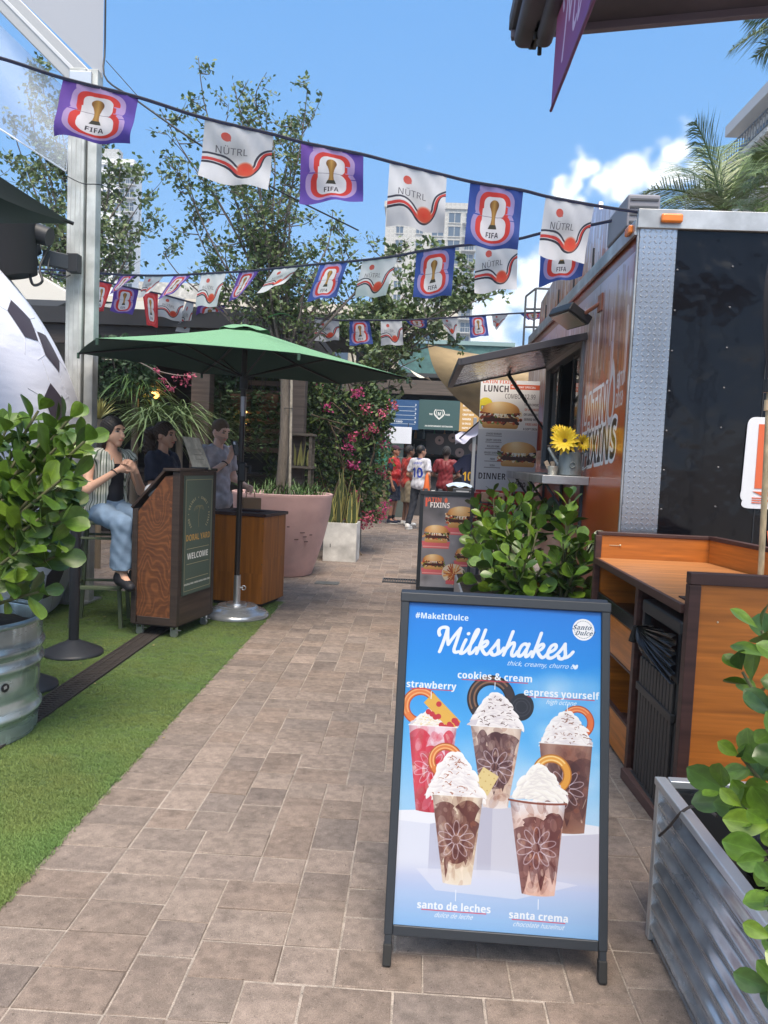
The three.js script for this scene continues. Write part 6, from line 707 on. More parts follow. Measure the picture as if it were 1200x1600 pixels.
// ---------------------------------------------------------------- people: bodies meshed from smooth distance fields
function netMesh(f, lo, hi, cell, colorFn) { // naive surface nets
  const n = [0, 1, 2].map((k) => Math.ceil((hi.getComponent(k) - lo.getComponent(k)) / cell) + 1), [nx, ny, nz] = n, F = new Float32Array(nx * ny * nz), id = (i, j, k) => (k * ny + j) * nx + i;
  for (let k = 0; k < nz; k++) for (let j = 0; j < ny; j++) for (let i = 0; i < nx; i++) F[id(i, j, k)] = f(lo.x + i * cell, lo.y + j * cell, lo.z + k * cell);
  const vi = new Int32Array(nx * ny * nz).fill(-1), P = [], ix = [];
  for (let k = 0; k < nz - 1; k++) for (let j = 0; j < ny - 1; j++) for (let i = 0; i < nx - 1; i++) {
    let m = 0, sx = 0, sy = 0, sz = 0, c = 0; const v = []; for (let q = 0; q < 8; q++) { const d = F[id(i + (q & 1), j + ((q >> 1) & 1), k + (q >> 2))]; v.push(d); if (d < 0) m |= 1 << q; }
    if (m === 0 || m === 255) continue;
    for (let a = 0; a < 8; a++) for (const bit of [1, 2, 4]) { if (a & bit) continue; const b = a | bit; if ((v[a] < 0) === (v[b] < 0)) continue; const t = v[a] / (v[a] - v[b]); sx += (a & 1) + (bit === 1 ? t : 0); sy += ((a >> 1) & 1) + (bit === 2 ? t : 0); sz += (a >> 2) + (bit === 4 ? t : 0); c++; }
    vi[id(i, j, k)] = P.length / 3; P.push(lo.x + (i + sx / c) * cell, lo.y + (j + sy / c) * cell, lo.z + (k + sz / c) * cell);
  }
  const st = [1, nx, nx * ny];
  for (let k = 1; k < nz - 1; k++) for (let j = 1; j < ny - 1; j++) for (let i = 1; i < nx - 1; i++) { const o = id(i, j, k), a = F[o] < 0; for (let e = 0; e < 3; e++) { const b = F[o + st[e]] < 0; if (a === b) continue; const u = st[(e + 1) % 3], w = st[(e + 2) % 3], q = [vi[o - u - w], vi[o - w], vi[o], vi[o - u]]; if (q.some((z) => z < 0)) continue; if (a) ix.push(q[0], q[1], q[2], q[0], q[2], q[3]); else ix.push(q[0], q[2], q[1], q[0], q[3], q[2]); } }
  const g = new THREE.BufferGeometry(); g.setAttribute('position', new THREE.Float32BufferAttribute(P, 3)); g.setIndex(ix);
  const N = new Float32Array(P.length), e = cell * 0.6, C = colorFn ? new Float32Array(P.length) : null, uv = new Float32Array(P.length / 3 * 2);
  for (let i = 0; i < P.length; i += 3) { const x = P[i], y = P[i + 1], z = P[i + 2], a = f(x + e, y, z) - f(x - e, y, z), b = f(x, y + e, z) - f(x, y - e, z), c = f(x, y, z + e) - f(x, y, z - e), l = Math.hypot(a, b, c) || 1; N[i] = a / l; N[i + 1] = b / l; N[i + 2] = c / l; uv[i / 3 * 2] = Math.atan2(x, z + 0.3 * 0) * 0.2; uv[i / 3 * 2 + 1] = y; if (C) { const q = colorFn(x, y, z); C[i] = q[0]; C[i + 1] = q[1]; C[i + 2] = q[2]; } }
  g.setAttribute('normal', new THREE.BufferAttribute(N, 3)); g.setAttribute('uv', new THREE.BufferAttribute(uv, 2)); if (C) g.setAttribute('color', new THREE.BufferAttribute(C, 3)); return g;
}
const smin = (a, b, k) => { const h = Math.max(k - Math.abs(a - b), 0) / k; return Math.min(a, b) - h * h * k * 0.25; };
const cap = (a, b, ra, rb = ra, cut = null) => ({ a, b, ra, rb, cut, d: b.clone().sub(a), l2: Math.max(b.distanceToSquared(a), 1e-9) }), ell = (c, x, y, z) => ({ c, r: [x, y, z] });
function field(prims, k, mods) {
  return (x, y, z) => { let d = 9; for (const p of prims) { let q; if (p.c) { const ax = (x - p.c.x) / p.r[0], ay = (y - p.c.y) / p.r[1], az = (z - p.c.z) / p.r[2], k0 = Math.sqrt(ax * ax + ay * ay + az * az), bx2 = ax / p.r[0], by = ay / p.r[1], bz = az / p.r[2], k1 = Math.sqrt(bx2 * bx2 + by * by + bz * bz); q = k1 > 1e-6 ? k0 * (k0 - 1) / k1 : -Math.min(...p.r); }
      else { const dx = x - p.a.x, dy = y - p.a.y, dz = z - p.a.z, t = clamp((dx * p.d.x + dy * p.d.y + dz * p.d.z) / p.l2, 0, 1); q = Math.hypot(dx - p.d.x * t, dy - p.d.y * t, dz - p.d.z * t) - (p.ra + (p.rb - p.ra) * t); if (p.cut) q = Math.max(q, (x - p.cut[0].x) * p.cut[1].x + (y - p.cut[0].y) * p.cut[1].y + (z - p.cut[0].z) * p.cut[1].z); }
      d = smin(d, q, p.k || k); }
    return mods ? mods(d, x, y, z) : d; };
}
function bounds(prims, pad) { const b = new THREE.Box3(); for (const p of prims) { if (p.c) { b.expandByPoint(p.c.clone().add(V(...p.r))); b.expandByPoint(p.c.clone().sub(V(...p.r))); } else for (const [q, r] of [[p.a, p.ra], [p.b, p.rb]]) { b.expandByPoint(q.clone().addScalar(r)); b.expandByPoint(q.clone().addScalar(-r)); } } return b.expandByScalar(pad); }
const netOf = (prims, k, cell, mods, col) => { const b = bounds(prims, cell * 2.5); return netMesh(field(prims, k, mods), b.min, b.max, cell, col); };
function handGeo(curl, cell, flip) { // wrist at 0, fingers along +y, palm looks to +z, thumb on +x
  const pr = [cap(V(0, -0.02, 0), V(0, 0.03, 0), 0.024, 0.026), cap(V(-0.018, 0.03, 0), V(-0.024, 0.08, 0), 0.017, 0.014), cap(V(0.018, 0.03, 0), V(0.022, 0.08, 0), 0.018, 0.014), cap(V(0, 0.03, 0), V(0, 0.082, 0), 0.018, 0.014)];
  [[0.027, 0.07], [0.009, 0.078], [-0.009, 0.073], [-0.026, 0.058]].forEach(([x, L], i) => { let p = V(x, 0.082 - i * i * 0.0012, 0), a = curl * 0.5; for (const s of [0.45, 0.32, 0.26]) { const q = p.clone().add(V(x * 0.12, Math.cos(a) * L * s, Math.sin(a) * L * s)); const c = cap(p, q, 0.0088, 0.0078); c.k = 0.006; pr.push(c); p = q; a += curl * 0.75; } });
  const t0 = V(0.022, 0.02, 0.004), t1 = V(0.05, 0.05, 0.018 + curl * 0.01), t2 = V(0.056 - curl * 0.012, 0.085, 0.026 + curl * 0.022); pr.push(cap(t0, t1, 0.014, 0.0105), Object.assign(cap(t1, t2, 0.0105, 0.008), { k: 0.008 }));
  const g = netOf(pr, 0.014, cell); if (flip) { g.scale(-1, 1, 1); const ix = g.index.array; for (let i = 0; i < ix.length; i += 3) { const q = ix[i]; ix[i] = ix[i + 1]; ix[i + 1] = q; } } return g;
}
const basis = (y, z) => { const Y = y.clone().normalize(), Z = z.clone().sub(Y.clone().multiplyScalar(z.dot(Y))).normalize(); return new THREE.Matrix4().makeBasis(V(0, 0, 0).crossVectors(Y, Z), Y, Z); };
const paint = (g, c) => { const n = g.attributes.position.count, a = new Float32Array(n * 3); for (let i = 0; i < n; i++) a.set(c, i * 3); g.setAttribute('color', new THREE.BufferAttribute(a, 3)); return g; };
const mSkin = mat([1, 1, 1], 0.55, { vertexColors: true });
function person(o) {
  const t = thing('person', o.label, 'person', o.pos, o.yaw), s = o.female ? 0.9 : 1, big = o.big || 0, q = o.q || 1, J = {
    pelvis: V(0, 0.95, 0), neck: V(0, 1.46, -0.005), head: V(0, 1.635, 0.02), sr: V(-0.185 * s, 1.42, -0.005), sl: V(0.185 * s, 1.42, -0.005), er: V(-0.24, 1.13, -0.02), el: V(0.24, 1.13, -0.02), wr: V(-0.24, 0.88, 0.06), wl: V(0.24, 0.88, 0.06),
    hr: V(-0.095, 0.92, 0), hl: V(0.095, 0.92, 0), kr: V(-0.1, 0.5, 0.02), kl: V(0.1, 0.5, 0.02), ar: V(-0.1, 0.085, -0.02), al: V(0.1, 0.085, -0.02), tr: V(-0.12, 0.035, 0.15), tl: V(0.12, 0.035, 0.15), ...o.J }, sk = o.skin;
  const sp = (k) => J.pelvis.clone().lerp(J.neck, k);
  const torso = (e, w = 0) => [ell(J.pelvis.clone().add(V(0, 0.0, 0)), 0.165 * s + e + big * 0.3, 0.12 + e, 0.115 + e + big * 0.3), ell(sp(0.32), 0.14 * s + e + big + w, 0.16 + e, 0.1 + e + big), ell(sp(0.3).add(V(0, 0, 0.03)), 0.1 * s + e + big * 0.9, 0.13, 0.08 + e + big * 1.4), ell(sp(0.68), 0.165 * s + e + big * 0.4, 0.17 + e, 0.112 + e + big * 0.4), cap(J.sr.clone().lerp(J.sl, 0.08), J.sr.clone().lerp(J.sl, 0.92), 0.056 * s + e), cap(J.neck.clone().add(V(-0.075, -0.03, 0)), J.neck.clone().add(V(0.075, -0.03, 0)), 0.05 + e)];
  if (o.female) torso.push;
  const arms = (e, f0) => ['r', 'l'].flatMap((c) => { const a = J['s' + c], b = J['e' + c], w = J['w' + c], end = a.clone().lerp(b, f0); return f0 >= 1 ? [cap(a, b, 0.05 * s + e, 0.04 * s + e), cap(b, w, 0.04 * s + e, 0.027 * s + e)] : [cap(a, end, 0.052 * s + e, 0.05 * s + e * 1.5, [end, b.clone().sub(a).normalize()])]; });
  const legs = (e, f, e2 = e) => ['r', 'l'].flatMap((c) => { const h = J['h' + c], k = J['k' + c], a = J['a' + c], th = cap(h, k, 0.088 * s + e, 0.06 + e); if (f <= 1) { const end = h.clone().lerp(k, f); return [cap(h, end, 0.09 * s + e, 0.075 + e2, [end, k.clone().sub(h).normalize()])]; } const end = k.clone().lerp(a, f - 1); return [th, cap(k, end, 0.058 + e, 0.042 + e2, f < 2 ? [end, a.clone().sub(k).normalize()] : null)]; });
  const body = [...torso(-0.012), cap(J.neck.clone().add(V(0, -0.04, 0)), J.head.clone().add(V(0, -0.05, -0.01)), 0.053 * s, 0.05 * s), ...arms(0, 1), ...legs(-0.004, 2), cap(J.ar, J.tr, 0.036, 0.03), cap(J.al, J.tl, 0.036, 0.03)];
  const gs = [paint(netOf(body, 0.03, 0.017 * q), sk)];
  const hm = basis(V(0, 1, 0).applyEuler(new THREE.Euler(o.hp || 0, o.hy || 0, o.hr || 0, 'YXZ')), V(0, 0, 1).applyEuler(new THREE.Euler(o.hp || 0, o.hy || 0, o.hr || 0, 'YXZ'))).setPosition(J.head), hs = o.female ? 0.95 : 1;
  const headP = [ell(V(0, 0.025, -0.01), 0.076 * hs, 0.098 * hs, 0.096 * hs), cap(V(0, -0.045, 0.03), V(0, -0.088 * hs, 0.058), 0.05 * hs, 0.027), cap(V(0, -0.03, 0), V(0, -0.03, 0.045), 0.058 * hs, 0.045), Object.assign(cap(V(0, 0.012, 0.088), V(0, -0.03, 0.106), 0.009, 0.014), { k: 0.014 }), Object.assign(ell(V(0, -0.058, 0.09), 0.022, 0.01, 0.009), { k: 0.008 }), Object.assign(cap(V(-0.04, 0.034, 0.072), V(0.04, 0.034, 0.072), 0.013), { k: 0.02 }), ...[-1, 1].map((e) => Object.assign(ell(V(e * 0.077 * hs, -0.01, -0.005), 0.011, 0.03, 0.019), { k: 0.01 }))];
  const dark = o.brow || [0.03, 0.02, 0.015], face = (x, y, z) => { if (z > 0.05) { const ex = Math.abs(x) - 0.032, ey = y - 0.01; if (ex * ex / 0.00022 + ey * ey / 0.00007 < 1) return ex * ex + ey * ey < 0.00005 ? [0.02, 0.015, 0.012] : [0.35, 0.32, 0.3]; if (Math.abs(ex) < 0.018 && Math.abs(y - 0.032 + Math.abs(ex) * 0.2) < 0.0055) return dark; if (x * x / 0.0005 + (y + 0.058) * (y + 0.058) / 0.00009 < 1) return [sk[0] * 0.8, sk[1] * 0.5, sk[2] * 0.5]; } return o.beard && y < -0.035 && z > -0.01 ? sk.map((c) => c * 0.72) : sk; };
  const hg = netOf(headP, 0.03, 0.0055 * q, null, face); hg.applyMatrix4(hm); gs.push(hg);
  for (const c of ['r', 'l']) { const dir = (o['hd' + c] || J['w' + c].clone().sub(J['e' + c])), pn = o['pn' + c] || V(c === 'r' ? 1 : -1, 0, 0.2), m = basis(dir, pn).setPosition(J['w' + c].clone().addScaledVector(dir.clone().normalize(), 0.012)); const g = handGeo(o['curl' + c] ?? 0.5, 0.005 * q, c === 'r' ? true : false); if (o.female) g.scale(0.92, 0.92, 0.92); gs.push(paint(g.applyMatrix4(m), sk)); }
  part(t, 'body', gs, mSkin);
  const uvx = (g, fn) => { const p = g.attributes.position, u = g.attributes.uv; for (let i = 0; i < p.count; i++) u.setXY(i, ...fn(p.getX(i), p.getY(i), p.getZ(i))); return g; };
  // clothes
  const nr = cap(J.neck.clone().add(V(0, -0.06, o.neckline || 0.0)), J.head.clone().add(V(0, 0.1, 0)), o.neckR || 0.07, 0.07), nf = field([nr], 0.01), e = o.shirtE ?? 0.014, hem = o.hem ?? J.pelvis.y - 0.05, fold = (x, y, z) => 0.0035 * Math.sin(y * 55 + x * 38 + Math.sin(z * 30) * 2) + 0.003 * Math.sin(x * 70 - y * 23 + z * 40), waistF = (y) => Math.max(0, (sp(0.3).y - y)) * (o.loose ?? 0.06);
  const shP = [...torso(e + 0.004, o.loose ? 0.01 : 0), ...arms(e, o.sleeve || 0.62)], shF = (d, x, y, z) => { d = d - waistF(y) + fold(x, y, z); d = Math.max(d, hem + 0.012 * Math.sin(x * 20) - y, -nf(x, y, z)); if (o.open) { const a = Math.abs(x - 0.01) - clamp((1.36 - y) * 0.16 + 0.035, 0.03, 0.1); if (z > 0.02) d = Math.max(d, -a); } return d; };
  const sf = field(shP, 0.03, shF), sh = netOf(shP, 0.03, 0.0115 * q, shF); part(t, o.shirtName || 'shirt', uvx(sh, (x, y, z) => [Math.atan2(x, z) * 0.16 + (Math.abs(x) > 0.2 ? y : 0), y]), o.shirt);
  if (o.top) part(t, 'undershirt', netOf(torso(0.003), 0.03, 0.014 * q, (d, x, y, z) => Math.max(d, J.pelvis.y - 0.02 - y, y - 1.33 - Math.abs(x) * 0.25, -nf(x, y, z))), o.top);
  const pf = o.pants[1], pP = [ell(J.pelvis, 0.168 * s + 0.012 + big * 0.3, 0.115, 0.12 + big * 0.3), ...legs(o.baggy || 0.012, pf, o.cuff ?? 0.02)]; part(t, pf < 1.2 ? 'shorts' : 'trousers', netOf(pP, 0.035, 0.0125 * q, (d, x, y, z) => Math.max(d + fold(x, y, z) * 0.8, y - J.pelvis.y - 0.075)), o.pants[0]);
  for (const c of ['r', 'l']) { const a = J['a' + c], b = J['t' + c], sole = Math.min(a.y - 0.085, b.y - 0.035); const sh2 = part(t, 'shoe', netOf([cap(a.clone().add(V(0, -0.035, -0.015)), b, 0.047, 0.038), cap(a.clone().add(V(0, 0.0, 0)), a.clone().add(V(0, -0.04, 0)), 0.046, 0.048)], 0.03, 0.009 * q, (d, x, y) => Math.max(d, sole - y + 0.002)), o.shoes); if (o.sole) part(sh2, 'sole', netOf([cap(a.clone().setY(sole + 0.01), b.clone().setY(sole + 0.01), 0.05, 0.042)], 0.02, 0.009 * q, (d, x, y) => Math.max(d, y - sole - 0.024, sole - y)), o.sole); if (o.socks) part(t, 'sock', netOf([cap(a.clone().add(V(0, 0.02, 0)), a.clone().lerp(J['k' + c], 0.22), 0.042, 0.045)], 0.02, 0.01 * q), o.socks); }
  // hair in the head's own frame
  const H = o.hair, hp = [ell(V(0, 0.032, -0.016), 0.081 * hs + H.r, 0.1 * hs + H.r, 0.1 * hs + H.r), ...(H.extra || [])], hf = (d, x, y, z) => { const cut = z * 0.93 - y * 0.42 - (H.line ?? 0.035); const ear = H.long ? -1 : Math.max(-0.02 - (y + (H.nape ?? 0.05)), -1); d += (H.curl || 0.002) * Math.sin(x * 190 + y * 90) * Math.sin(y * 170 + z * 130); d = Math.max(d, y < 0.115 + H.r ? Math.max(cut, z > -0.03 && Math.abs(x) > 0.06 && !H.long ? -0.005 - y + 0.01 : -1) : -1); return Math.max(d, -(y + (H.nape ?? 0.05))); };
  const hg2 = netOf(hp, 0.025, 0.006 * q, hf); hg2.applyMatrix4(hm); part(t, 'hair', hg2, H.m);
  if (H.tail) { const g = netOf(H.tail, 0.03, 0.008 * q, (d, x, y, z) => d + 0.008 * Math.sin(x * 120 + y * 60) * Math.sin(y * 90 + z * 80)); g.applyMatrix4(hm); part(t, 'ponytail', g, H.m); }
  if (o.cap) { const g = netOf([ell(V(0, 0.05, -0.012), 0.09, 0.085, 0.106)], 0.02, 0.008 * q, (d, x, y) => Math.max(d, 0.035 - y)); const br = netOf([ell(V(0, 0.05, 0.11), 0.07, 0.012, 0.075)], 0.02, 0.007 * q); part(t, 'cap', [g.applyMatrix4(hm), br.applyMatrix4(hm)], o.cap); }
  if (o.extra) o.extra(t, { J, hm, sf });
  return t;
}
// a print lying on a garment: rays from a plane are walked on to the cloth
function printOn(t, name, sf, c, x, n, w, h, map, m) { const y = V(0, 1, 0), g = surf((u, v) => { const p = c.clone().addScaledVector(x, (u - 0.5) * w).addScaledVector(y, (v - 0.5) * h).addScaledVector(n, 0.2); for (let i = 0; i < 40; i++) { const d = sf(p.x, p.y, p.z); if (d < 0.004) break; p.addScaledVector(n, -Math.max(d * 0.7, 0.002)); } return p; }, 18, 18); return part(t, name, g, m || mat([1, 1, 1], 0.7, { map, alphaTest: 0.5, transparent: false })); }
const jersey = (num, name, col, out) => ctex(256, 320, (x, W, H) => { x.clearRect(0, 0, W, H); if (name) { x.save(); x.translate(128, 40); txt(x, name, 0, 0, 52, col, { a: 'center', sx: 0.8 }); x.restore(); } txt(x, num, 128, 200, 230, col, { a: 'center', sx: 0.8, out, lw: 14 }); });
const dk = (c, r = 0.7) => mat(c, r), mJean = mat([0.26, 0.38, 0.54], 0.85, { map: rep(Tsoft, 1.5), bumpMap: rep(Tcloth, 3), bumpScale: 0.0006 }), hairBlack = mat([0.012, 0.009, 0.008], 0.5), hairBrown = mat([0.04, 0.022, 0.014], 0.6), mNavy = mat([0.018, 0.024, 0.05], 0.8), mKhaki = mat([0.3, 0.25, 0.17], 0.85), mShoeB = mat([0.015, 0.015, 0.02], 0.6), mShoeW = mat([0.7, 0.69, 0.66], 0.6);
reseed(80);
{ // stool and the woman sitting on it
  const p = at(168, 790, 6.15), st = thing('bar_stool', 'tall olive green metal bar stool under the seated woman', 'stool', [p.x - 0.05, 0, p.z - 0.02], 0.2), mo = mat([0.10, 0.125, 0.07], 0.5), L = [[-0.17, -0.17], [0.17, -0.17], [-0.17, 0.17], [0.17, 0.17]];
  for (const [x, z] of L) part(st, 'leg', beam(V(x * 1.15, 0.0, z * 1.15), V(x * 0.82, 0.83, z * 0.82), 0.03, 0.03, 0.004), mo); part(st, 'seat', bx(0.37, 0.03, 0.37, 0, 0.845, 0, 0.012, 2), mo); part(st, 'footrest', [[0.1, 1, 0], [0.1, -1, 0]].map(() => 0) && [bx(0.37, 0.025, 0.06, 0, 0.33, 0.19, 0.004), bx(0.37, 0.02, 0.025, 0, 0.33, -0.185, 0.004), bx(0.025, 0.02, 0.35, 0.185, 0.33, 0, 0.004), bx(0.025, 0.02, 0.35, -0.185, 0.33, 0, 0.004)], mo); for (const z of [0.15, -0.15]) part(st, 'brace', beam(V(-0.15, 0.72, z), V(0.15, 0.72, z), 0.02, 0.02), mo);
  const Tst = dtex(256, (u, v) => { const k = ((u * 46) % 1 + 1) % 1; const c = k < 0.28 ? 0.33 : 0.9; return [c, c + (k < 0.28 ? 0.06 : 0), c * (k < 0.28 ? 0.95 : 0.97)]; }, true);
  person({ label: 'woman in striped shirt and light jeans sitting on the tall stool, hands raised', female: 1, pos: [p.x, 0, p.z], yaw: 0.95, skin: [0.66, 0.38, 0.26], hy: 0.25, hp: 0.02,
    J: { pelvis: V(0, 0.955, 0), neck: V(0, 1.4, 0.03), head: V(0, 1.565, 0.06), sr: V(-0.17, 1.36, 0.02), sl: V(0.17, 1.36, 0.02), er: V(-0.25, 1.11, 0.1), el: V(0.22, 1.1, 0.14), wr: V(-0.075, 1.27, 0.25), wl: V(0.06, 1.26, 0.29), hr: V(-0.09, 0.93, 0.02), hl: V(0.09, 0.93, 0.02), kr: V(-0.115, 0.86, 0.38), kl: V(0.1, 0.86, 0.4), ar: V(-0.1, 0.47, 0.36), al: V(0.07, 0.46, 0.3), tr: V(-0.11, 0.385, 0.5), tl: V(0.07, 0.375, 0.44) },
    hdr: V(0.7, 0.4, 0.35), hdl: V(-0.55, 0.6, 0.1), pnr: V(0.1, -0.2, -0.9), pnl: V(-0.2, -0.2, -0.9), curlr: 0.9, curll: 0.95, shirt: mat([0.66, 0.68, 0.66], 0.85, { map: Tst }), sleeve: 0.12, shirtE: 0.016, loose: 0.16, hem: 0.93, open: 1, neckline: 0.02, neckR: 0.08, top: dk([0.012, 0.012, 0.018]), pants: [mJean, 1.9], baggy: 0.016, cuff: 0.045, shoes: mShoeB,
    hair: { m: hairBlack, r: 0.006, long: 1, nape: 0.2, line: 0.04, extra: [cap(V(0.0, -0.02, -0.08), V(0.0, -0.16, -0.075), 0.06, 0.05), cap(V(0.06, 0.0, -0.045), V(0.07, -0.12, -0.06), 0.035, 0.03), cap(V(-0.06, 0.0, -0.045), V(-0.07, -0.12, -0.06), 0.035, 0.03)] },
    extra: (t, { J }) => { part(t, 'bracelet', new THREE.TorusGeometry(0.03, 0.004, 6, 20).applyMatrix4(basis(V(0, 0, 1), J.wr.clone().sub(J.er)).setPosition(J.wr.clone().lerp(J.er, 0.12))), mBlack); part(t, 'waistband', netOf([ell(V(0, 1.0, 0), 0.163, 0.09, 0.118)], 0.02, 0.012, (d, x, y) => Math.max(d, y - 1.03, 0.985 - y)), mJean); } });
}
{
  const p = at(254, 720, 7.05); person({ label: 'woman in navy polo shirt with curly ponytail behind the host stand', female: 1, pos: [p.x, -0.06, p.z], yaw: 1.3, skin: [0.56, 0.32, 0.22], hy: 0.1, hp: 0.05, J: { er: V(-0.22, 1.13, 0.05), wr: V(-0.14, 1.0, 0.27), el: V(0.22, 1.13, 0.04), wl: V(0.14, 1.02, 0.27) }, shirt: mNavy, shirtName: 'polo_shirt', sleeve: 0.7, neckR: 0.068, pants: [dk([0.02, 0.02, 0.022]), 2], cuff: 0.02, shoes: mShoeB,
    hair: { m: hairBrown, r: 0.004, nape: 0.07, line: 0.045, curl: 0.004, extra: [] , tail: [cap(V(0, 0.04, -0.11), V(0, 0.0, -0.15), 0.035, 0.05), cap(V(0, 0.0, -0.15), V(0, -0.14, -0.15), 0.052, 0.05), cap(V(0.02, -0.14, -0.15), V(0.01, -0.26, -0.12), 0.05, 0.028)] }, extra: (t) => { part(t, 'hair_tie', new THREE.TorusGeometry(0.03, 0.01, 8, 18).translate(0, 1.67, -0.1), mBlack); } });
  const p2 = at(338, 740, 7.95); person({ label: 'man in grey t-shirt looking down at the phone in his raised hand', pos: [p2.x, 0.02, p2.z], yaw: 1.05, skin: [0.88, 0.56, 0.43], hy: -0.05, hp: 0.3, beard: 1, brow: [0.1, 0.06, 0.035], J: { neck: V(0, 1.46, 0.0), head: V(0, 1.635, 0.045), er: V(-0.26, 1.15, 0.06), wr: V(-0.1, 1.34, 0.26), el: V(0.25, 1.16, 0.0), wl: V(0.2, 1.08, 0.24) }, hdr: V(0.15, 0.9, 0.35), pnr: V(-0.1, 0.4, -0.9), curlr: 0.6, curll: 0.8, shirt: mat([0.72, 0.67, 0.7], 0.9, { map: rep(Tsoft, 2) }), shirtName: 't_shirt', sleeve: 0.72, loose: 0.12, hem: 0.83, neckR: 0.062, pants: [dk([0.014, 0.014, 0.018]), 0.95], shoes: mShoeW, cuff: 0.035,
    hair: { m: mat([0.14, 0.085, 0.045], 0.7), r: 0.0, nape: 0.02, line: 0.052 }, extra: (t, { J }) => { part(t, 'wristband', new THREE.TorusGeometry(0.032, 0.006, 6, 20).applyMatrix4(basis(V(0, 0, 1), J.wr.clone().sub(J.er)).setPosition(J.wr.clone().lerp(J.er, 0.14))), mBlack); } });
  const ph = thing('phone', 'dark phone held up in the hand of the man in grey', 'phone'); const loc = (x, y, z) => V(x, y, z).applyAxisAngle(UP, 1.05).add(V(p2.x, 0.02, p2.z)); ph.position.copy(loc(-0.075, 1.47, 0.33)); ph.rotation.set(-0.3, 1.05, 0, 'YXZ'); const body = part(ph, 'case', bx(0.074, 0.15, 0.01, 0, 0, 0, 0.004, 2), mBlackGloss); part(ph, 'camera_bump', bx(0.03, 0.03, 0.004, -0.015, 0.05, 0.007, 0.002), mSteel);
  const bg = thing('paper_bag', 'brown paper bag hanging from the arm of the man in grey', 'bag', loc(0.2, 0.83, 0.3).toArray(), 0.6); reseed(81); part(bg, 'bag', bx(0.2, 0.27, 0.11, 0, 0, 0, 0.006, 2), mat([0.36, 0.24, 0.14], 0.9, { bumpMap: Tbump, bumpScale: 0.01 })); part(bg, 'handle', tube([V(-0.05, 0.13, 0), V(-0.035, 0.2, 0), V(0.035, 0.2, 0), V(0.05, 0.13, 0)], 0.005, 16), mat([0.36, 0.24, 0.14], 0.9));
}
{ // group of visitors at the end of the path
  const f = (px, py, d) => { const p = at(px, py, d); return [p.x, 0, p.z]; };
  const sh = (c) => mat(c, 0.55, { sheen: 0.3, sheenColor: lin(0.5, 0.3, 0.3), bumpMap: rep(Tbump, 0.6), bumpScale: 0.01 });
  person({ label: 'man in red football shirt with navy sleeves, dark cap and navy shorts', pos: f(612, 816, 17.4), yaw: 1.25, q: 1.5, big: 0.055, skin: [0.40, 0.20, 0.13], shirt: sh([0.45, 0.02, 0.02]), shirtName: 'football_shirt', sleeve: 0.3, loose: 0.05, hem: 0.84, pants: [mNavy, 0.95], cuff: 0.05, baggy: 0.03, shoes: mNavy, sole: mShoeW, socks: mBlack, cap: mat([0.06, 0.02, 0.04], 0.8), hair: { m: hairBlack, r: 0, nape: 0.04, line: 0.03 },
    extra: (t, { J }) => { for (const c of ['r', 'l']) { const a = J['s' + c].clone().lerp(J['e' + c], 0.2), b = J['s' + c].clone().lerp(J['e' + c], 0.72); part(t, 'sleeve', netOf([cap(a, b, 0.068, 0.068, [b, b.clone().sub(a).normalize()])], 0.02, 0.014), mNavy); } part(t, 'shoulder_stripe', netOf([cap(J.sr.clone().add(V(0.03, 0.03, 0.0)), J.sr.clone().add(V(0.1, 0.045, 0)), 0.05)], 0.02, 0.014, (d, x, y, z) => Math.max(d, Math.abs(z) - 0.02)), mat([0.8, 0.5, 0.1], 0.7)); } });
  person({ label: 'visitor in orange-red shirt and khaki shorts beside the white number ten shirt', pos: f(634, 820, 17.0), yaw: 2.0, q: 1.5, skin: [0.2, 0.1, 0.06], shirt: sh([0.42, 0.04, 0.025]), shirtName: 'football_shirt', sleeve: 0.6, loose: 0.08, hem: 0.83, pants: [mKhaki, 0.95], cuff: 0.04, baggy: 0.025, shoes: mShoeW, hair: { m: hairBlack, r: 0.008, nape: 0.05, line: 0.03, curl: 0.006 }, extra: (t, { J }) => part(t, 'shoulder_stripe', netOf([cap(J.sl.clone().add(V(-0.1, 0.05, 0)), J.sl.clone().add(V(-0.02, 0.03, 0)), 0.045)], 0.02, 0.014, (d, x, y, z) => Math.max(d, Math.abs(z) - 0.025)), mat([0.7, 0.45, 0.05], 0.7)) });
  person({ label: 'man in white football shirt with blue number ten on the back', pos: f(652, 828, 16.2), yaw: 2.55, q: 1.5, hy: -0.5, skin: [0.45, 0.24, 0.16], shirt: mat([0.62, 0.62, 0.68], 0.6, { bumpMap: rep(Tbump, 0.6), bumpScale: 0.01 }), shirtName: 'football_shirt', sleeve: 0.75, loose: 0.1, hem: 0.85, pants: [mat([0.02, 0.023, 0.033], 0.8), 1.95], cuff: 0.018, shoes: mShoeW, sole: mShoeW, J: { er: V(-0.27, 1.15, -0.08), wr: V(-0.2, 0.95, 0.08), el: V(0.27, 1.14, -0.04), wl: V(0.2, 1.0, 0.16), kr: V(-0.11, 0.5, 0.12), ar: V(-0.11, 0.09, 0.2), tr: V(-0.13, 0.04, 0.36), kl: V(0.1, 0.5, -0.06), al: V(0.1, 0.1, -0.22), tl: V(0.12, 0.035, -0.07) }, hair: { m: hairBlack, r: 0.004, nape: 0.05, line: 0.035 },
    extra: (t, { sf }) => { printOn(t, 'number_print', sf, V(0, 1.24, 0), V(-1, 0, 0), V(0, 0, -1), 0.34, 0.4, jersey('10', 'LUQUIO', '#1d3fb4')); part(t, 'collar', new THREE.TorusGeometry(0.066, 0.012, 8, 24).rotateX(PI / 2).translate(0, 1.475, -0.005), mat([0.05, 0.1, 0.4], 0.7)); } });
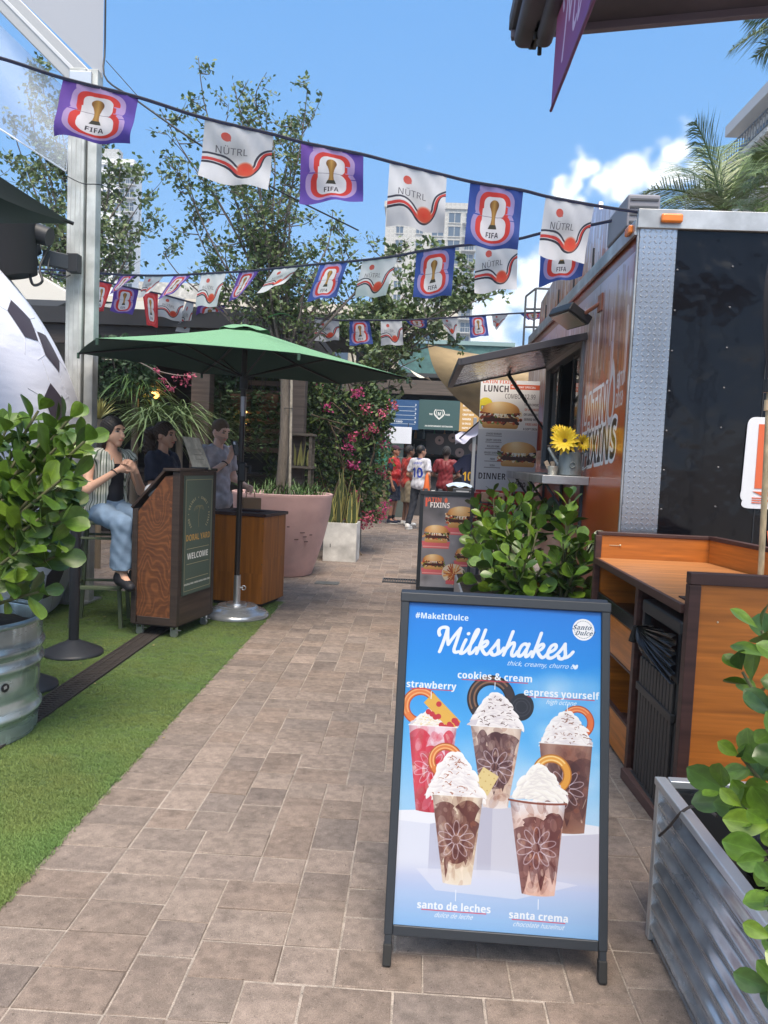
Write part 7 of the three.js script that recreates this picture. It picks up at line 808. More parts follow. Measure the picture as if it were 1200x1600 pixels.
  person({ label: 'visitor with curly hair in dark red shirt seen from behind', pos: f(692, 822, 16.7), yaw: 2.9, q: 1.5, skin: [0.2, 0.1, 0.065], shirt: sh([0.17, 0.01, 0.015]), shirtName: 'football_shirt', sleeve: 0.75, loose: 0.1, hem: 0.82, pants: [mNavy, 1.9], shoes: mShoeB, J: { er: V(-0.28, 1.16, 0.02), wr: V(-0.16, 1.1, 0.25), el: V(0.28, 1.16, 0.02), wl: V(0.16, 1.1, 0.25) }, hair: { m: hairBlack, r: 0.014, nape: 0.06, line: 0.035, curl: 0.007 } });
}

// ---------------------------------------------------------------- kiosk, stall, shade sail at the end of the path
{
  const zk = -20, t = thing('drinks_kiosk', 'dark drinks kiosk with brown roof beam at the end of the path', 'kiosk', [0.6, 0, zk]), mK = mat([0.02, 0.022, 0.025], 0.7), mBe = mat([0.12, 0.095, 0.08], 0.75, { map: Tgrain });
  part(t, 'roof', bx(6.6, 0.1, 4.5, -0.4, 3.62, -2.2), mat([0.04, 0.042, 0.046], 0.8)); part(t, 'roof_beam', bx(6.4, 0.36, 0.1, -0.5, 3.3, 0.05, 0.006), mBe); part(t, 'back_wall', bx(6.4, 3.56, 0.1, -0.4, 1.78, -3.2), mK); for (const x of [-3.6, 2.7]) { part(t, 'post', bx(0.2, 3.1, 0.2, x, 1.55, 0, 0.006), mBe); part(t, 'side_wall', bx(0.1, 3.1, 3, x, 1.55, -1.6), mK); }
  part(t, 'counter', [bx(5.6, 1.05, 0.5, -0.4, 0.525, -0.5, 0.01)], mat([0.035, 0.035, 0.04], 0.6)); part(t, 'counter_top', bx(5.8, 0.05, 0.7, -0.4, 1.08, -0.45, 0.006), mat([0.12, 0.10, 0.08], 0.5)); part(t, 'shelf', [bx(3.5, 0.05, 0.35, 0, 1.6, -2.9), bx(3.5, 0.05, 0.35, 0, 2.05, -2.9)], mBe);
  reseed(90); const bc = [mat([0.3, 0.32, 0.3], 0.2), mat([0.05, 0.16, 0.08], 0.2), mat([0.35, 0.16, 0.05], 0.25)]; for (let i = 0; i < 22; i++) part(t, 'bottle', lathe([[0, 0], [0.04, 0], [0.042, 0.16], [0.015, 0.22], [0.014, 0.29], [0, 0.29]], 12).translate(-1.5 + (i % 11) * 0.28 + rr(-0.04, 0.04), i < 11 ? 1.63 : 2.08, -2.85), bc[i % 3]);
  part(t, 'fridge', [bx(0.6, 1.9, 0.5, -1.25, 0.95, -0.9, 0.02)], mat([0.22, 0.3, 0.28], 0.4)); part(t, 'barrier_panel', bx(0.45, 1.5, 0.06, -1.02, 0.75, 0.6, 0.01), mat([0.09, 0.11, 0.10], 0.6)); part(t, 'poster_strip', [bx(2.2, 0.55, 0.03, 0.75, 1.9, -0.7)], mat([0.03, 0.03, 0.036], 0.5));
  const mBall = mat([0.2, 0.15, 0.15], 0.6); for (const [x, y] of [[-0.0, 2.0], [0.35, 2.08], [1.3, 2.05], [0.9, 1.85], [0.55, 1.7]]) { const q = part(t, 'ball_print', new THREE.CircleGeometry(0.12, 24).translate(x, y, -0.682), mBall); part(q, 'ball_patch', new THREE.CircleGeometry(0.035, 5).translate(x, y, -0.679), mBlack); }
  const sign = (name, label, a, b, c, d, dist, tex) => { const A = at(a, b, dist), C = at(c, d, dist), o = thing(name, label, 'sign', [(A.x + C.x) / 2, (A.y + C.y) / 2, -dist]), w = C.x - A.x, h = A.y - C.y; part(o, 'panel', bx(w, h, 0.05, 0, 0, -0.03, 0.005), mDarkGrey); part(o, 'print', sheet(V(-w / 2, h / 2, 0), V(w / 2, h / 2, 0), V(w / 2, -h / 2, 0), V(-w / 2, -h / 2, 0)), mat([0.9, 0.9, 0.9], 0.5, { map: tex })); return o; };
  sign('menu_sign', 'blue drinks list board, left of the green crest sign over the kiosk', 590, 623, 655, 672, 19.85, Tblue); sign('crest_sign', 'dark green sign with white crest reading the yard over the kiosk', 655.5, 624, 717, 673, 19.83, Tcrest); sign('menu_sign', 'tan drinks list board, right of the green crest sign over the kiosk', 718, 626, 768, 676, 19.85, Ttan);
  const p = at(622, 680, 19.7), wb = thing('white_screen', 'blank white panel hanging below the blue drinks list board', 'panel', p.toArray()); part(wb, 'panel', bx(0.68, 0.42, 0.04, 0, 0, 0, 0.006), mat([0.72, 0.76, 0.84], 0.4)); part(wb, 'hanger', [bx(0.02, 0.12, 0.02, -0.25, 0.25, 0), bx(0.02, 0.12, 0.02, 0.25, 0.25, 0)], mBlack);
  const q = at(594, 775, 18.6), lw = thing('low_wall', 'beige rendered low wall behind the man in the red shirt', 'wall', [q.x - 0.25, 0, q.z]); part(lw, 'wall', bx(1.0, 1.05, 0.25, 0, 0.525, 0, 0.01), mat([0.36, 0.29, 0.17], 0.9, { map: Tgrit })); part(lw, 'coping', bx(1.06, 0.05, 0.31, 0, 1.075, 0, 0.008), mat([0.4, 0.35, 0.25], 0.9, { map: Tgrit }));
  const gg = thing('green_fabric', 'green cloth hanging on the wall behind the man in the red shirt', 'cloth', at(598, 715, 18.5).toArray()); part(gg, 'cloth', surf((u, v) => V((u - 0.5) * 0.35, (v - 0.5) * 0.9, 0.03 * Math.sin(u * 14)), 18, 6), mat([0.08, 0.3, 0.2], 0.8)); part(gg, 'rail', rod(V(-0.2, 0.45, 0), V(0.2, 0.45, 0), 0.01), mBlack);
}
{ // merchandise stall: tent frame, folded canopy, shirt on a hanger, table of goods
  const A = at(736, 780, 12.2), B = at(746, 780, 11.7), t = thing('stall_tent', 'small white pop-up tent frame with folded pale canopy right of the dark red shirt', 'tent', [A.x, 0, A.z]); const mW = mat([0.7, 0.7, 0.7], 0.4); part(t, 'leg', bx(0.05, 2.15, 0.05, 0.0, 1.075, 0, 0.004), mat([0.4, 0.41, 0.42], 0.4, { metalness: 0.5 })); part(t, 'leg', bx(0.05, 1.9, 0.05, B.x - A.x, 0.95, B.z - A.z, 0.004), mW); part(t, 'leg', bx(0.04, 2.2, 0.04, B.x - A.x + 0.06, 1.5, B.z - A.z - 0.05, 0.004), mW);
  reseed(91); part(t, 'canopy', surf((u, v) => V(-0.3 + u * 0.52, 1.72 + u * u * 0.42 + v * 0.17 + 0.02 * Math.sin(u * 17 + v * 5), 0.1 + 0.06 * Math.sin(v * 4 + u * 6)), 20, 8), mat([0.5, 0.5, 0.62], 0.8));  part(t, 'brace', [rod(V(-0.3, 1.75, 0), V(B.x - A.x, 2.1, B.z - A.z), 0.012)], mBlack);
  const js = at(740, 738, 12.3), j = thing('navy_shirt', 'navy blue football shirt with yellow number ten hanging on the stall', 'shirt', js.toArray(), 0.1), sh = new THREE.Shape(); sh.moveTo(-0.28, -0.42); sh.lineTo(0.28, -0.42); sh.lineTo(0.26, 0.1); sh.lineTo(0.42, -0.02); sh.lineTo(0.48, 0.14); sh.lineTo(0.26, 0.36); sh.lineTo(0.09, 0.42); sh.quadraticCurveTo(0, 0.36, -0.09, 0.42); sh.lineTo(-0.26, 0.36); sh.lineTo(-0.48, 0.14); sh.lineTo(-0.42, -0.02); sh.lineTo(-0.26, 0.1); sh.closePath(); j.scale.setScalar(0.68); part(j, 'cloth', extr(sh, 0.03, 0.015), mat([0.012, 0.016, 0.05], 0.8)); part(j, 'number_print', sheet(V(-0.3, 0.15, 0.05), V(0.0, 0.15, 0.05), V(0.0, -0.25, 0.05), V(-0.3, -0.25, 0.05)), mat([1, 1, 1], 0.7, { map: jersey('10', '', '#d9a92c'), alphaTest: 0.5 })); part(j, 'hanger', rod(V(0, 0.42, 0), V(0, 0.6, 0), 0.006), mSteel);
  const tp = at(695, 775, 9.6), tb = thing('goods_table', 'dark folding table with goods behind the burger sign', 'table', [tp.x + 0.05, 0, tp.z]); tb.position.x += 0.1; part(tb, 'table_top', bx(0.8, 0.04, 0.5, 0, 0.98, 0, 0.006), mDarkGrey); for (const [x, z] of [[-0.36, -0.2], [0.36, -0.2], [-0.36, 0.2], [0.36, 0.2]]) part(tb, 'leg', bx(0.03, 0.97, 0.03, x, 0.485, z), mBlack);
  const y = 1.0, put = (name, label, cat, x, z, fn) => { const o = thing(name, label, cat, [tp.x + 0.05 + x, y, tp.z + z]); fn(o); return o; };
  put('basket', 'shallow brown basket with pale blue cloth on the goods table', 'basket', 0.12, 0.0, (o) => { o.scale.set(0.8, 1, 0.8);  part(o, 'basket', lathe([[0, 0.05], [0.15, 0.05], [0.2, 0.15], [0.19, 0.15], [0.14, 0.06]], 28), mat([0.2, 0.13, 0.07], 0.9, { map: Tgrain })); part(o, 'stand', cy(0.1, 0.1, 0.05, 0, 0.025, 0), mBlack); part(o, 'cloth', surf((u, v) => { const a = u * 2 * PI, r = v * 0.21; return V(Math.cos(a) * r, 0.2 - v * v * 0.05 + 0.012 * Math.sin(a * 7) * v, Math.sin(a) * r); }, 40, 6), mat([0.4, 0.48, 0.58], 0.8)); });
  put('card_box', 'small dark display box with grey label on the goods table', 'box', 0.15, 0.2, (o) => { part(o, 'box', bx(0.22, 0.13, 0.1, 0, 0.065, 0, 0.006), mDarkGrey); part(o, 'label', bx(0.15, 0.08, 0.004, 0, 0.065, 0.052), mat([0.4, 0.42, 0.45], 0.5)); });
  put('bottle_tray', 'tray of small black and white items at the left of the goods table', 'tray', -0.2, 0.1, (o) => { part(o, 'tray', bx(0.26, 0.02, 0.2, 0, 0.01, 0, 0.004), mWhite); for (let i = 0; i < 6; i++) part(o, 'item', bx(0.05, rr(0.05, 0.1), 0.05, -0.09 + (i % 3) * 0.09, 0.06, i < 3 ? -0.04 : 0.05, 0.005), [mBlack, mWhite, mDarkGrey][i % 3]); });
  put('orange_bag', 'orange paper cone standing on the goods table', 'bag', -0.28, -0.1, (o) => { part(o, 'cone', lathe([[0.02, 0], [0.05, 0.05], [0.02, 0.26], [0.0, 0.3]], 18), mat([0.7, 0.14, 0.03], 0.6)); part(o, 'rim', cy(0.05, 0.05, 0.01, 0, 0.05, 0), mWhite); });
}
{ // tan shade sail
  const t = thing('shade_sail', 'tan fabric shade sail stretched over the end of the path', 'shade sail'), A = at(668, 538, 15), B = at(900, 556, 14), C = at(900, 640, 12.5), D = at(764, 664, 14.5); const ms = mat([0.47, 0.335, 0.17], 0.85, { map: Tsoft, transmission: 0.2, thickness: 0, bumpMap: rep(Tcloth, 8), bumpScale: 0.002 });
  part(t, 'cloth', surf((u, v) => { const q = bilin(A, B, C, D)(u, v); q.x -= 0.28 * Math.sin(PI * v) * (1 - u); q.y -= 0.12 * Math.sin(PI * u) * (v < 0.5 ? 1 - 2 * v : 0); q.z += 0.3 * Math.sin(PI * u) * Math.sin(PI * v); return q; }, 24, 20), ms);
  const E = at(641, 578, 16.5), F = at(675, 596, 15.6), G = at(669, 589, 15.2); part(t, 'corner_fold', surf((u, v) => { const q = E.clone().lerp(F.clone().lerp(G, v), u); q.y -= 0.08 * Math.sin(PI * u) * v; return q; }, 10, 4), mat([0.66, 0.60, 0.48], 0.8)); part(t, 'cable', [rod(A, at(655, 500, 18), 0.012), rod(E, at(620, 568, 19), 0.012), rod(C, at(960, 650, 12), 0.012)], mSteel);
}
// ---------------------------------------------------------------- buildings beyond
const mGlass = mat([0.07, 0.10, 0.14], 0.12, { specularIntensity: 0.9 }), mPale = mat([0.62, 0.60, 0.55], 0.85, { map: Tsoft }), mPale2 = mat([0.55, 0.55, 0.53], 0.85, { map: Tsoft });
function tower(name, label, x0, x1, z, depth, h, fh, cols, opt = {}) {
  const t = thing(name, label, 'building', [(x0 + x1) / 2, 0, z]), w = x1 - x0; part(t, 'walls', bx(w, h, depth, 0, h / 2, -depth / 2), opt.m || mPale); part(t, 'parapet', bx(w + 0.8, 1.3, depth + 0.8, 0, h + 0.65, -depth / 2), opt.m || mPale); part(t, 'roof_plant', bx(w * 0.4, 3.4, depth * 0.4, -w * 0.1, h + 2.6, -depth / 2), mPale2);
  const gw = new THREE.BoxGeometry(1, 1, 0.16), n0 = Math.ceil((opt.from || 0) / fh); let cnt = 0;
  for (let i = n0; i < h / fh - 0.5; i++) for (const [cx, ww, wh, bal] of cols) { if (cnt++ > 290) break; const y = i * fh + fh * 0.55, win = part(t, 'window', uvm(gw.clone().scale(ww, wh, 1)).translate(cx * w, y, 0.02), mGlass); part(win, 'frame', [bx(ww + 0.3, 0.16, 0.3, cx * w, y + wh / 2 + 0.06, 0.08), bx(ww + 0.3, 0.16, 0.3, cx * w, y - wh / 2 - 0.06, 0.08), bx(0.14, wh, 0.24, cx * w, y, 0.06)], opt.m || mPale); if (bal) part(t, 'balcony', [bx(ww + 1.4, 0.25, 1.6, cx * w, y - wh / 2 - 0.3, 0.8), bx(ww + 1.4, 0.08, 0.06, cx * w, y - wh / 2 + 0.85, 1.55), ...[...Array(7)].map((_, k) => bx(0.06, 1.0, 0.06, cx * w + (k / 6 - 0.5) * (ww + 1.3), y - wh / 2 + 0.3, 1.55))], mPale2); }
  return t;
}
tower('apartment_tower', 'cream high-rise apartment tower behind the bunting in the centre', -9.4, 11.2, -180, 18, 58.5, 3.05, [[-0.34, 1.5, 1.5], [-0.12, 1.5, 1.5], [0.08, 2.6, 2.2, 0], [0.26, 2.6, 2.2], [0.43, 2.0, 2.2, 1]], { from: 24 });
tower('apartment_tower', 'white high-rise apartment tower behind the tree left of the tent leg', -78, -68, -180, 6, 66, 3.05, [[-0.35, 1.6, 1.5], [-0.1, 1.6, 1.6], [0.2, 2.2, 2.1, 0], [0.44, 1.8, 2.1, 1]], { from: 30, m: mat([0.68, 0.68, 0.68], 0.85) });
{
  const t = thing('apartment_block', 'grey white apartment block with railed balconies above the trailer at the right edge', 'building', [20, 0, -50]); part(t, 'walls', bx(14, 23.6, 8, 7.6, 11.8, 0.6), mPale2); part(t, 'roof_slab', bx(15, 0.7, 9.4, 7.2, 24.3, 0.3), mat([0.42, 0.43, 0.45], 0.85)); for (let i = 0; i < 3; i++) { const y = 20.6 - i * 3.2; part(t, 'balcony', [bx(2.2, 0.35, 9.4, -0.3, y, 0.3)], mPale2); part(t, 'railing', [bx(0.06, 0.07, 9.2, -1.3, y + 1.25, 0.3), bx(0.06, 0.07, 9.2, -1.3, y + 0.35, 0.3), ...[...Array(24)].map((_, k) => bx(0.05, 1.1, 0.05, -1.3, y + 0.75, -4.2 + k * 0.39))], mDarkGrey); for (const z of [-3, -0.5, 2, 4]) part(t, 'window', bx(0.1, 2.2, 1.6, 0.58, y + 1.5, z - 0.2), mGlass); }
}
{ // low buildings across the street
  const t = thing('store_building', 'long low cream building behind the pavilion and the tree', 'building', [-8, 0, -36]); const mc = mat([0.60, 0.545, 0.44], 0.9, { map: Tsoft }); part(t, 'walls', bx(17, 8.1, 14, 0.9, 4.05, -7), mc); part(t, 'cornice', bx(17.4, 0.4, 14.4, 0.9, 8.2, -7), mat([0.55, 0.5, 0.42], 0.9)); part(t, 'roof_box', bx(5, 1.6, 5, -4, 9.1, -6), mPale2); part(t, 'ledge', bx(17.1, 0.2, 0.3, 0.9, 5.3, 0.1), mPale); for (let i = 0; i < 8; i++) part(t, 'window', bx(1.3, 1.5, 0.16, -6 + i * 2.0, 6.5, 0.0), mGlass);
  const tl = thing('teal_building', 'low teal green building between the tree and the shade sail', 'building', [1.4, 0, -32]); part(tl, 'walls', bx(4.6, 6.2, 6, 0, 3.1, -3), mat([0.085, 0.2, 0.19], 0.8, { map: Tsoft })); part(tl, 'roof_edge', bx(4.8, 0.16, 6.2, 0, 6.28, -3), mat([0.2, 0.3, 0.3], 0.7)); part(tl, 'door', bx(0.95, 2.1, 0.1, 0.4, 1.05, 0.02), mat([0.1, 0.14, 0.14], 0.6)); part(tl, 'seams', [...Array(7)].map((_, i) => bx(0.04, 6.1, 0.05, -2 + i * 0.67, 3.05, 0.01)), mat([0.06, 0.15, 0.14], 0.8), null, 'stuff');
  const wr = thing('market_roofs', 'white sloping tent roofs of the market left of the tent leg', 'tent', at(70, 480, 24).setY(0).toArray()); part(wr, 'roof', [extr(poly([[-3.2, 0], [3.2, 0], [0.4, 1.5]]), 6).translate(-0.6, 5.3, -3)], mat([0.6, 0.58, 0.53], 0.8)); part(wr, 'gutter', bx(7, 0.25, 0.2, -0.4, 5.2, 3.1), mDarkGrey); for (const x of [-3, 2.8]) part(wr, 'post', bx(0.2, 5.2, 0.2, x, 2.6, 3.0), mWhite);
  const eb = thing('service_post', 'pale post with grey electrical box behind the tent leg', 'post', at(84, 560, 13).setY(0).toArray()); part(eb, 'post', bx(0.3, 3.6, 0.3, 0, 1.8, 0, 0.01), mWhite); part(eb, 'box', bx(0.32, 0.5, 0.12, 0.2, 3.05, 0.2, 0.01), mat([0.3, 0.33, 0.34], 0.6)); part(eb, 'speaker', new THREE.SphereGeometry(0.13, 14, 10).translate(0.25, 2.5, 0.2), mBlack);
  const cf = thing('rear_canopy', 'dark fabric canopy roofs above the pavilion behind the bunting', 'canopy', [-4.2, 0, -17]); part(cf, 'roof', [extr(poly([[-3.5, 0], [3.6, 0], [2.6, 0.3], [-2.6, 0.42]]), 3).translate(0, 3.85, -1)], mat([0.022, 0.024, 0.022], 0.9)); part(cf, 'post', [bx(0.15, 3.85, 0.15, -3, 1.92, 1.5), bx(0.15, 3.85, 0.15, 3, 1.92, 1.5)], mBlack); part(cf, 'white_edge', [extr(poly([[-1.6, 0.16], [0.2, 0.36], [0.25, 0.0], [-0.4, 0.05]]), 0.04).translate(-0.6, 4.0, 2.05)], mat([0.62, 0.6, 0.55], 0.8));
}
// ---------------------------------------------------------------- trees and palms
const mBark = mat([0.20, 0.17, 0.14], 0.9, { map: Tgrit, bumpMap: Tbump, bumpScale: 0.01 }), mTwig = mat([0.13, 0.11, 0.10], 0.9), mLf = [mat([0.115, 0.175, 0.06], 0.5, { transmission: 0.35, thickness: 0 }), mat([0.18, 0.25, 0.075], 0.5, { transmission: 0.45, thickness: 0 }), mat([0.075, 0.115, 0.055], 0.5, { transmission: 0.12, thickness: 0 })];
function tree(name, label, base, trunkTop, tips, o) {
  const t = thing(name, label, 'tree', base.toArray()), wood = [], twigs = [], L = [[], [], []], loc = (p) => p.clone().sub(base), ft = loc(trunkTop);
  part(t, 'trunk', taper([V(0, 0, 0), ft.clone().multiplyScalar(0.5).add(V(0.03, 0, 0.02)), ft], o.r, o.r * 0.72, 12), mBark);
  const clusterAt = (p, d, n) => { for (let k = 0; k < n; k++) { const q = p.clone().addScaledVector(d, -rr(0, o.cl || 0.12)).add(V(rr(-1, 1), rr(-1, 1), rr(-1, 1)).multiplyScalar(o.sp || 0.05)); small(q, rr(0.7, 1.25) * o.leaf, L[rnd() < 0.45 ? 0 : rnd() < 0.6 ? 1 : 2]); } };
  for (const tp of tips) {
    const e = loc(tp), st = ft.clone().multiplyScalar(rr(0.86, 1)), mid = st.clone().lerp(e, 0.5).add(V(rr(-0.15, 0.15), rr(-0.1, 0.3), rr(-0.15, 0.15))), c = new THREE.CatmullRomCurve3([st, st.clone().lerp(mid, 0.5).add(V(rr(-0.06, 0.06), 0.06, rr(-0.06, 0.06))), mid, mid.clone().lerp(e, 0.55).add(V(rr(-0.1, 0.1), rr(-0.05, 0.1), rr(-0.1, 0.1))), e]), len = c.getLength();
    wood.push(taper(c.getPoints(5), o.r * 0.3, 0.005, 6)); clusterAt(e, V(0, 1, 0), o.n);
    const ns = Math.round(len * o.side); for (let i = 0; i < ns; i++) { const u = rr(o.bare || 0.3, 1), p = c.getPointAt(u), d = V(rr(-1, 1), rr(-0.1, 1.0), rr(-1, 1)).normalize(), l = rr(0.25, 0.8) * o.twig * (1.15 - u * 0.5), q = p.clone().addScaledVector(d, l).add(V(0, l * 0.15, 0)), m = p.clone().lerp(q, 0.5).add(V(rr(-0.06, 0.06), -0.03, rr(-0.06, 0.06))); twigs.push(taper([p, m, q], 0.008, 0.003, 4)); clusterAt(q, d, o.n); for (let k = 0; k < o.sub; k++) { const w = rr(0.3, 0.95), a = p.clone().lerp(q, w), dd = V(rr(-1, 1), rr(-0.3, 1), rr(-1, 1)).normalize(), b = a.clone().addScaledVector(dd, l * rr(0.3, 0.6)); twigs.push(taper([a, a.clone().lerp(b, 0.5), b], 0.005, 0.002, 3)); clusterAt(b, dd, o.n); } }
  }
  part(t, 'limbs', wood, mTwig); part(t, 'twigs', twigs, mTwig); L.forEach((a, i) => a.length && part(t, 'crown', a, mLf[i], null, 'stuff')); return t;
}
reseed(101);
tree('pot_tree', 'slender tree with airy crown growing from the pink planter', V(-1.63, 0.9, -9.36), V(-1.62, 2.5, -9.3), [[310, 90, 9.4], [330, 190, 9.2], [395, 150, 9.8], [480, 145, 9.3], [425, 205, 9.5], [250, 170, 9.3], [270, 260, 9.0], [300, 340, 9.6], [370, 260, 9.9], [450, 270, 9.1], [520, 330, 9.8], [560, 390, 9.3], [610, 420, 9.6], [410, 350, 9.0], [350, 420, 9.8], [500, 430, 9.2], [290, 430, 9.5], [640, 385, 9.9], [255, 395, 9.2], [455, 180, 10.2], [365, 130, 9.0]].map((p) => at(...p)), { r: 0.07, leaf: 0.064, n: 8, side: 5.2, twig: 0.74, sub: 3, bare: 0.18, sp: 0.065, cl: 0.18 });
tree('leaning_tree', 'tree with low spreading boughs between the green parasol and the shade sail', V(at(560, 760, 12.3).x, 0, -12.3), V(at(560, 560, 12.3).x, 2.7, -12.3), [[600, 420, 12], [680, 430, 12.4], [740, 420, 12], [790, 455, 12.2], [700, 480, 11.6], [640, 500, 11.8], [610, 560, 11.5], [560, 480, 12.5], [520, 520, 12], [655, 560, 12], [720, 540, 13], [480, 560, 12.2], [625, 610, 12.3], [760, 455, 12.6], [580, 590, 11.7], [690, 390, 13], [650, 460, 12.2], [620, 390, 12.6], [700, 440, 12.2], [725, 480, 12.4]].map((p) => at(...p)), { r: 0.08, leaf: 0.1, n: 9, side: 4.2, twig: 0.8, sub: 3, bare: 0.35 });
tree('left_tree', 'bushy tree behind the tent leg, seen through the clear film', V(at(130, 600, 15).x, 0, -15), V(at(130, 500, 15).x, 4.4, -15), [[180, 250, 15], [225, 310, 14.6], [200, 360, 15], [240, 330, 15.4], [170, 320, 14.5], [150, 210, 15.5], [90, 160, 15], [40, 130, 15], [60, 240, 14.6], [110, 300, 14.6], [20, 200, 15.5], [-30, 260, 15], [70, 350, 14.8], [20, 330, 15], [110, 380, 14.4], [180, 400, 14.8], [60, 90, 15.5], [215, 270, 15]].map((p) => at(...p)), { r: 0.12, leaf: 0.115, n: 8, side: 3.0, twig: 1.3, sub: 3, bare: 0.3, sp: 0.1, cl: 0.2 });
tree('far_tree', 'pale green tree far behind the pavilion roof at the left', V(at(60, 600, 22).x, 0, -22), V(at(60, 500, 22).x, 5.4, -22), [[30, 380, 22], [90, 400, 22], [140, 420, 22.5], [10, 440, 22], [80, 450, 22], [-20, 400, 22], [200, 400, 23]].map((p) => at(...p)), { r: 0.16, leaf: 0.17, n: 9, side: 2.6, twig: 1.5, sub: 3, bare: 0.3 });
const mPalm = [mat([0.075, 0.125, 0.03], 0.45, { transmission: 0.15, thickness: 0 }), mat([0.11, 0.17, 0.035], 0.45, { transmission: 0.2, thickness: 0 })];
function frond(a, b, sag, lenL, n, tw) { const mid = a.clone().lerp(b, 0.5).add(V(0, sag, 0)), c = new THREE.QuadraticBezierCurve3(a, mid, b), gs = [taper(c.getPoints(4), 0.022, 0.006, 5)]; for (let i = 0; i < n; i++) for (const s of [-1, 1]) { const u = 0.08 + 0.92 * i / n, p = c.getPoint(u), d = c.getTangent(u), side = V(0, 0, 0).crossVectors(d, UP).normalize(), l = lenL * Math.sin(PI * Math.min(0.97, 0.16 + u * 0.8)) * rr(0.85, 1.1), e = p.clone().addScaledVector(side, s * l * 0.72).addScaledVector(d, l * 0.55).add(V(rr(-0.04, 0.04), l * (tw - 0.35 + rr(-0.25, 0.25)), rr(-0.04, 0.04))), m = p.clone().lerp(e, 0.5).add(V(0, l * 0.1, 0)), w = d.clone().multiplyScalar(0.0075), q = new THREE.BufferGeometry(); const P = [p.clone().sub(w), p.clone().add(w), m.clone().add(w), m.clone().sub(w), e]; q.setAttribute('position', new THREE.Float32BufferAttribute([0, 1, 2, 0, 2, 3, 3, 2, 4].flatMap((k) => P[k].toArray()), 3)); q.computeVertexNormals(); gs.push(q); } return gs.map((g) => { g = g.index ? g.toNonIndexed() : g; g.deleteAttribute('uv'); return g; }); }
function palm(label, top, fr, lenL, tw = 0.2) { const t = thing('palm_tree', label, 'palm tree', [top.x, 0, top.z]); part(t, 'trunk', taper([V(0, 0, 0), V(0.05, top.y * 0.5, 0), V(0, top.y, 0)], 0.16, 0.11, 12), mBark); const o = V(0, top.y, 0); fr.forEach((f, i) => { const b = at(...f).sub(V(top.x, 0, top.z)); part(t, 'frond', frond(o, b, o.distanceTo(b) * 0.22, lenL, 60, tw), mPalm[i % 2]); }); return t; }
reseed(111);
palm('palm tree directly behind the trailer roof with one upright frond', at(1130, 330, 11), [[1085, 190, 11], [1120, 230, 11.6], [1005, 300, 10.8], [1030, 320, 10.2], [1060, 265, 12], [1180, 235, 11.4], [1240, 270, 10.6], [1160, 330, 9.8], [1040, 345, 11.6], [1210, 330, 10.4], [1100, 300, 10], [1150, 260, 12.2]], 0.75);
palm('palm tree at the right edge behind the trailer, partly outside the picture', at(1260, 260, 9.5), [[1160, 300, 9.3], [1180, 240, 9.8], [1230, 190, 9.5], [1190, 340, 9.0], [1300, 200, 9.5], [1175, 275, 9.0], [1330, 280, 9.4]], 0.7);
palm('tall palm tree whose fronds reach in at the top right corner', at(1290, 30, 9), [[1140, 80, 8.8], [1165, 30, 9.2], [1180, 90, 9.4], [1200, 10, 9], [1400, 60, 9], [1290, 120, 9]], 0.5);

// ---------------------------------------------------------------- strings of flags
function bunting(label, line, flags, r, dz) {
  const t = thing('flag_string', label, 'flag string'), pts = line.map((p) => at(...p)); part(t, 'cord', tube(pts, r, line.length * 8, 6), mat([0.02, 0.022, 0.04], 0.8)); part(t, 'hem_tape', tube(pts.map((p) => p.clone().add(V(0, -r * 0.9, -0.001))), r * 0.8, line.length * 6, 5), mat([0.03, 0.035, 0.09], 0.8));
  const depth = (x) => { for (let i = 1; i < line.length; i++) if (x <= line[i][0]) { const k = (x - line[i - 1][0]) / (line[i][0] - line[i - 1][0]); return lerp(line[i - 1][2], line[i][2], k); } return line[line.length - 1][2]; };
  flags.forEach(([k, ...c], i) => { const q = [0, 1, 2, 3].map((j) => at(c[j * 2], c[j * 2 + 1], depth((c[0] + c[2]) / 2 + (j === 0 || j === 3 ? -0.5 : 0.5) * (c[2] - c[0])) + (j > 1 ? dz * (0.5 + (i * 37 % 10) / 12) : 0))); const ph = i * 1.7, w = q[0].distanceTo(q[1]); const f = part(t, 'flag', sheet(q[0], q[1], q[2], q[3], 14, 14, (p, u, v) => { const a = (1 - v); p.z += w * (0.05 * Math.sin(u * 7 + ph + v * 3) * a + 0.04 * Math.sin(v * 6 + ph) * a + 0.012 * Math.sin(u * 19 + v * 11 + ph)); p.y += w * 0.02 * Math.sin(u * 9 + ph) * a; return p; }), mFlag[k], { p: 'purple flag with red and white emblem and golden cup', b: 'blue flag with red and white emblem and golden cup', r: 'red flag with white emblem and golden cup', n: 'white flag with red fruit and wavy red and navy stripes' }[k]); });
}
const S1 = [[-160, 60], [-60, 78], [0, 90], [97, 121], [215, 151], [313, 182], [430, 210], [470, 221], [568, 241], [610, 252], [698, 274], [735, 283], [818, 297], [853, 306], [928, 320], [998, 331]].map(([x, y]) => [x, y, lerp(3.9, 4.72, clamp((x + 160) / 1158, 0, 1))]);
bunting('nearest flag string, six large flags running from the upper left to the trailer roof corner', S1, [['p', 98, 122, 216, 152, 205, 227, 85, 213], ['n', 320, 183, 427, 208, 420, 298, 312, 280], ['p', 471, 221, 568, 242, 567, 313, 467, 317], ['n', 609, 252, 698, 275, 694, 364, 603, 350], ['b', 735, 283, 818, 297, 808, 392, 725, 384], ['n', 853, 306, 929, 320, 912, 412, 840, 401]], 0.007, 0.06);
const S2 = [[60, 420], [125, 424], [163, 427], [190, 429], [257, 430], [320, 427], [374, 424], [430, 419], [500, 412], [567, 406], [622, 399], [651, 393], [712, 384], [743, 381], [809, 373], [845, 364], [918, 352], [985, 338]].map(([x, y]) => [x, y, lerp(8.2, 5.2, clamp((x - 60) / 925, 0, 1))]);
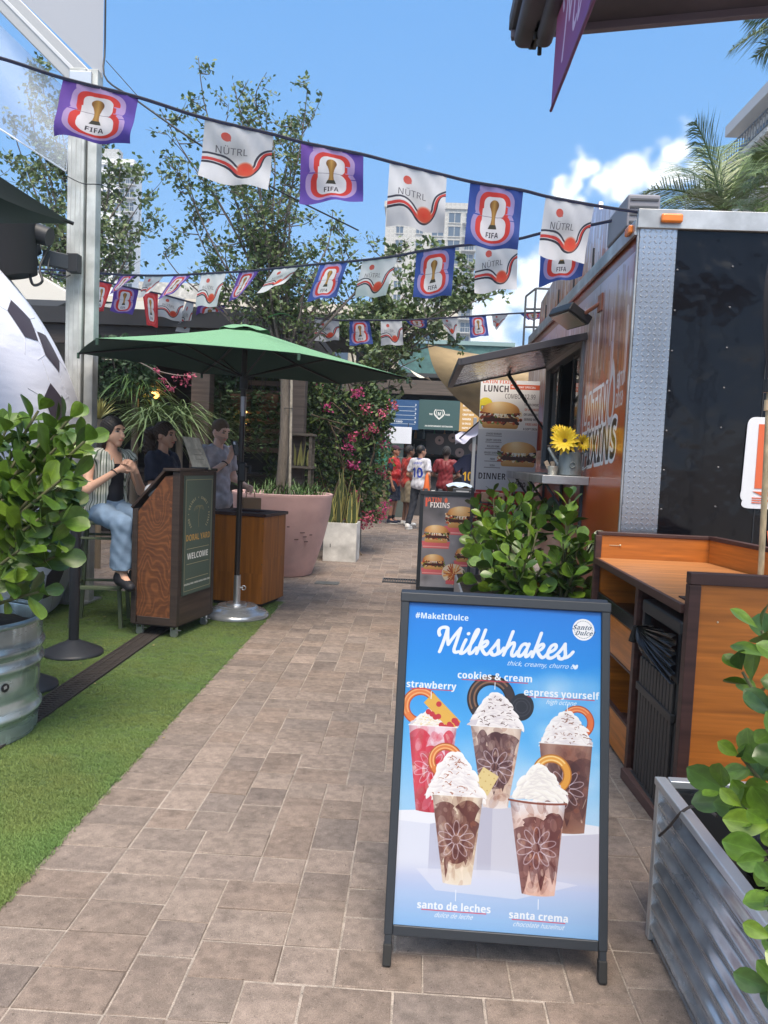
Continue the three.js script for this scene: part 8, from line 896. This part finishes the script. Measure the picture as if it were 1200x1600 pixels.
bunting('middle flag string crossing in front of the tree, flags blowing sideways', S2, [['p', 190, 429, 214, 429, 190, 449, 171, 462], ['n', 227, 430, 257, 430, 233, 458, 217, 467], ['p', 273, 430, 300, 429, 270, 458, 246, 467], ['n', 316, 427, 354, 426, 338, 479, 304, 478], ['p', 374, 424, 406, 422, 379, 459, 358, 473], ['n', 430, 419, 468, 416, 443, 443, 402, 460], ['b', 501, 412, 544, 408, 525, 463, 479, 470], ['n', 567, 406, 622, 399, 603, 462, 554, 465], ['b', 651, 393, 712, 384, 705, 463, 645, 467], ['n', 743, 381, 809, 373, 808, 451, 741, 459], ['b', 845, 364, 918, 352, 911, 431, 843, 446]], 0.008, 0.1);
const S3 = [[60, 425], [100, 430], [147, 437], [217, 452], [251, 459], [309, 474], [374, 479], [415, 486], [471, 494], [530, 500], [577, 500], [628, 500], [668, 498], [733, 494], [795, 490], [854, 487], [900, 484]].map(([x, y]) => [x, y, lerp(10.2, 11.6, clamp((x - 60) / 840, 0, 1))]);
bunting('farthest flag string of small flags running just above the green parasol', S3, [['r', 147, 437, 175, 444, 162, 487, 147, 485], ['p', 179, 445, 217, 452, 208, 492, 173, 487], ['r', 222, 453, 247, 459, 246, 512, 229, 507], ['n', 251, 459, 289, 467, 283, 503, 243, 493], ['n', 292, 470, 303, 473, 296, 520, 274, 518], ['p', 309, 474, 352, 477, 344, 513, 303, 508], ['n', 374, 479, 415, 486, 412, 511, 373, 505], ['p', 431, 488, 471, 494, 469, 533, 430, 526], ['n', 491, 497, 530, 500, 530, 532, 491, 534], ['b', 546, 500, 577, 500, 583, 537, 546, 540], ['n', 595, 500, 628, 500, 630, 539, 595, 539], ['b', 632, 500, 668, 498, 666, 514, 641, 508], ['n', 689, 496, 715, 495, 712, 532, 696, 514], ['b', 733, 494, 759, 492, 764, 524, 735, 528], ['n', 768, 491, 795, 490, 776, 516, 771, 508], ['b', 811, 489, 854, 487, 842, 499, 825, 501]], 0.009, 0.12);

renderer.render(scene, camera);
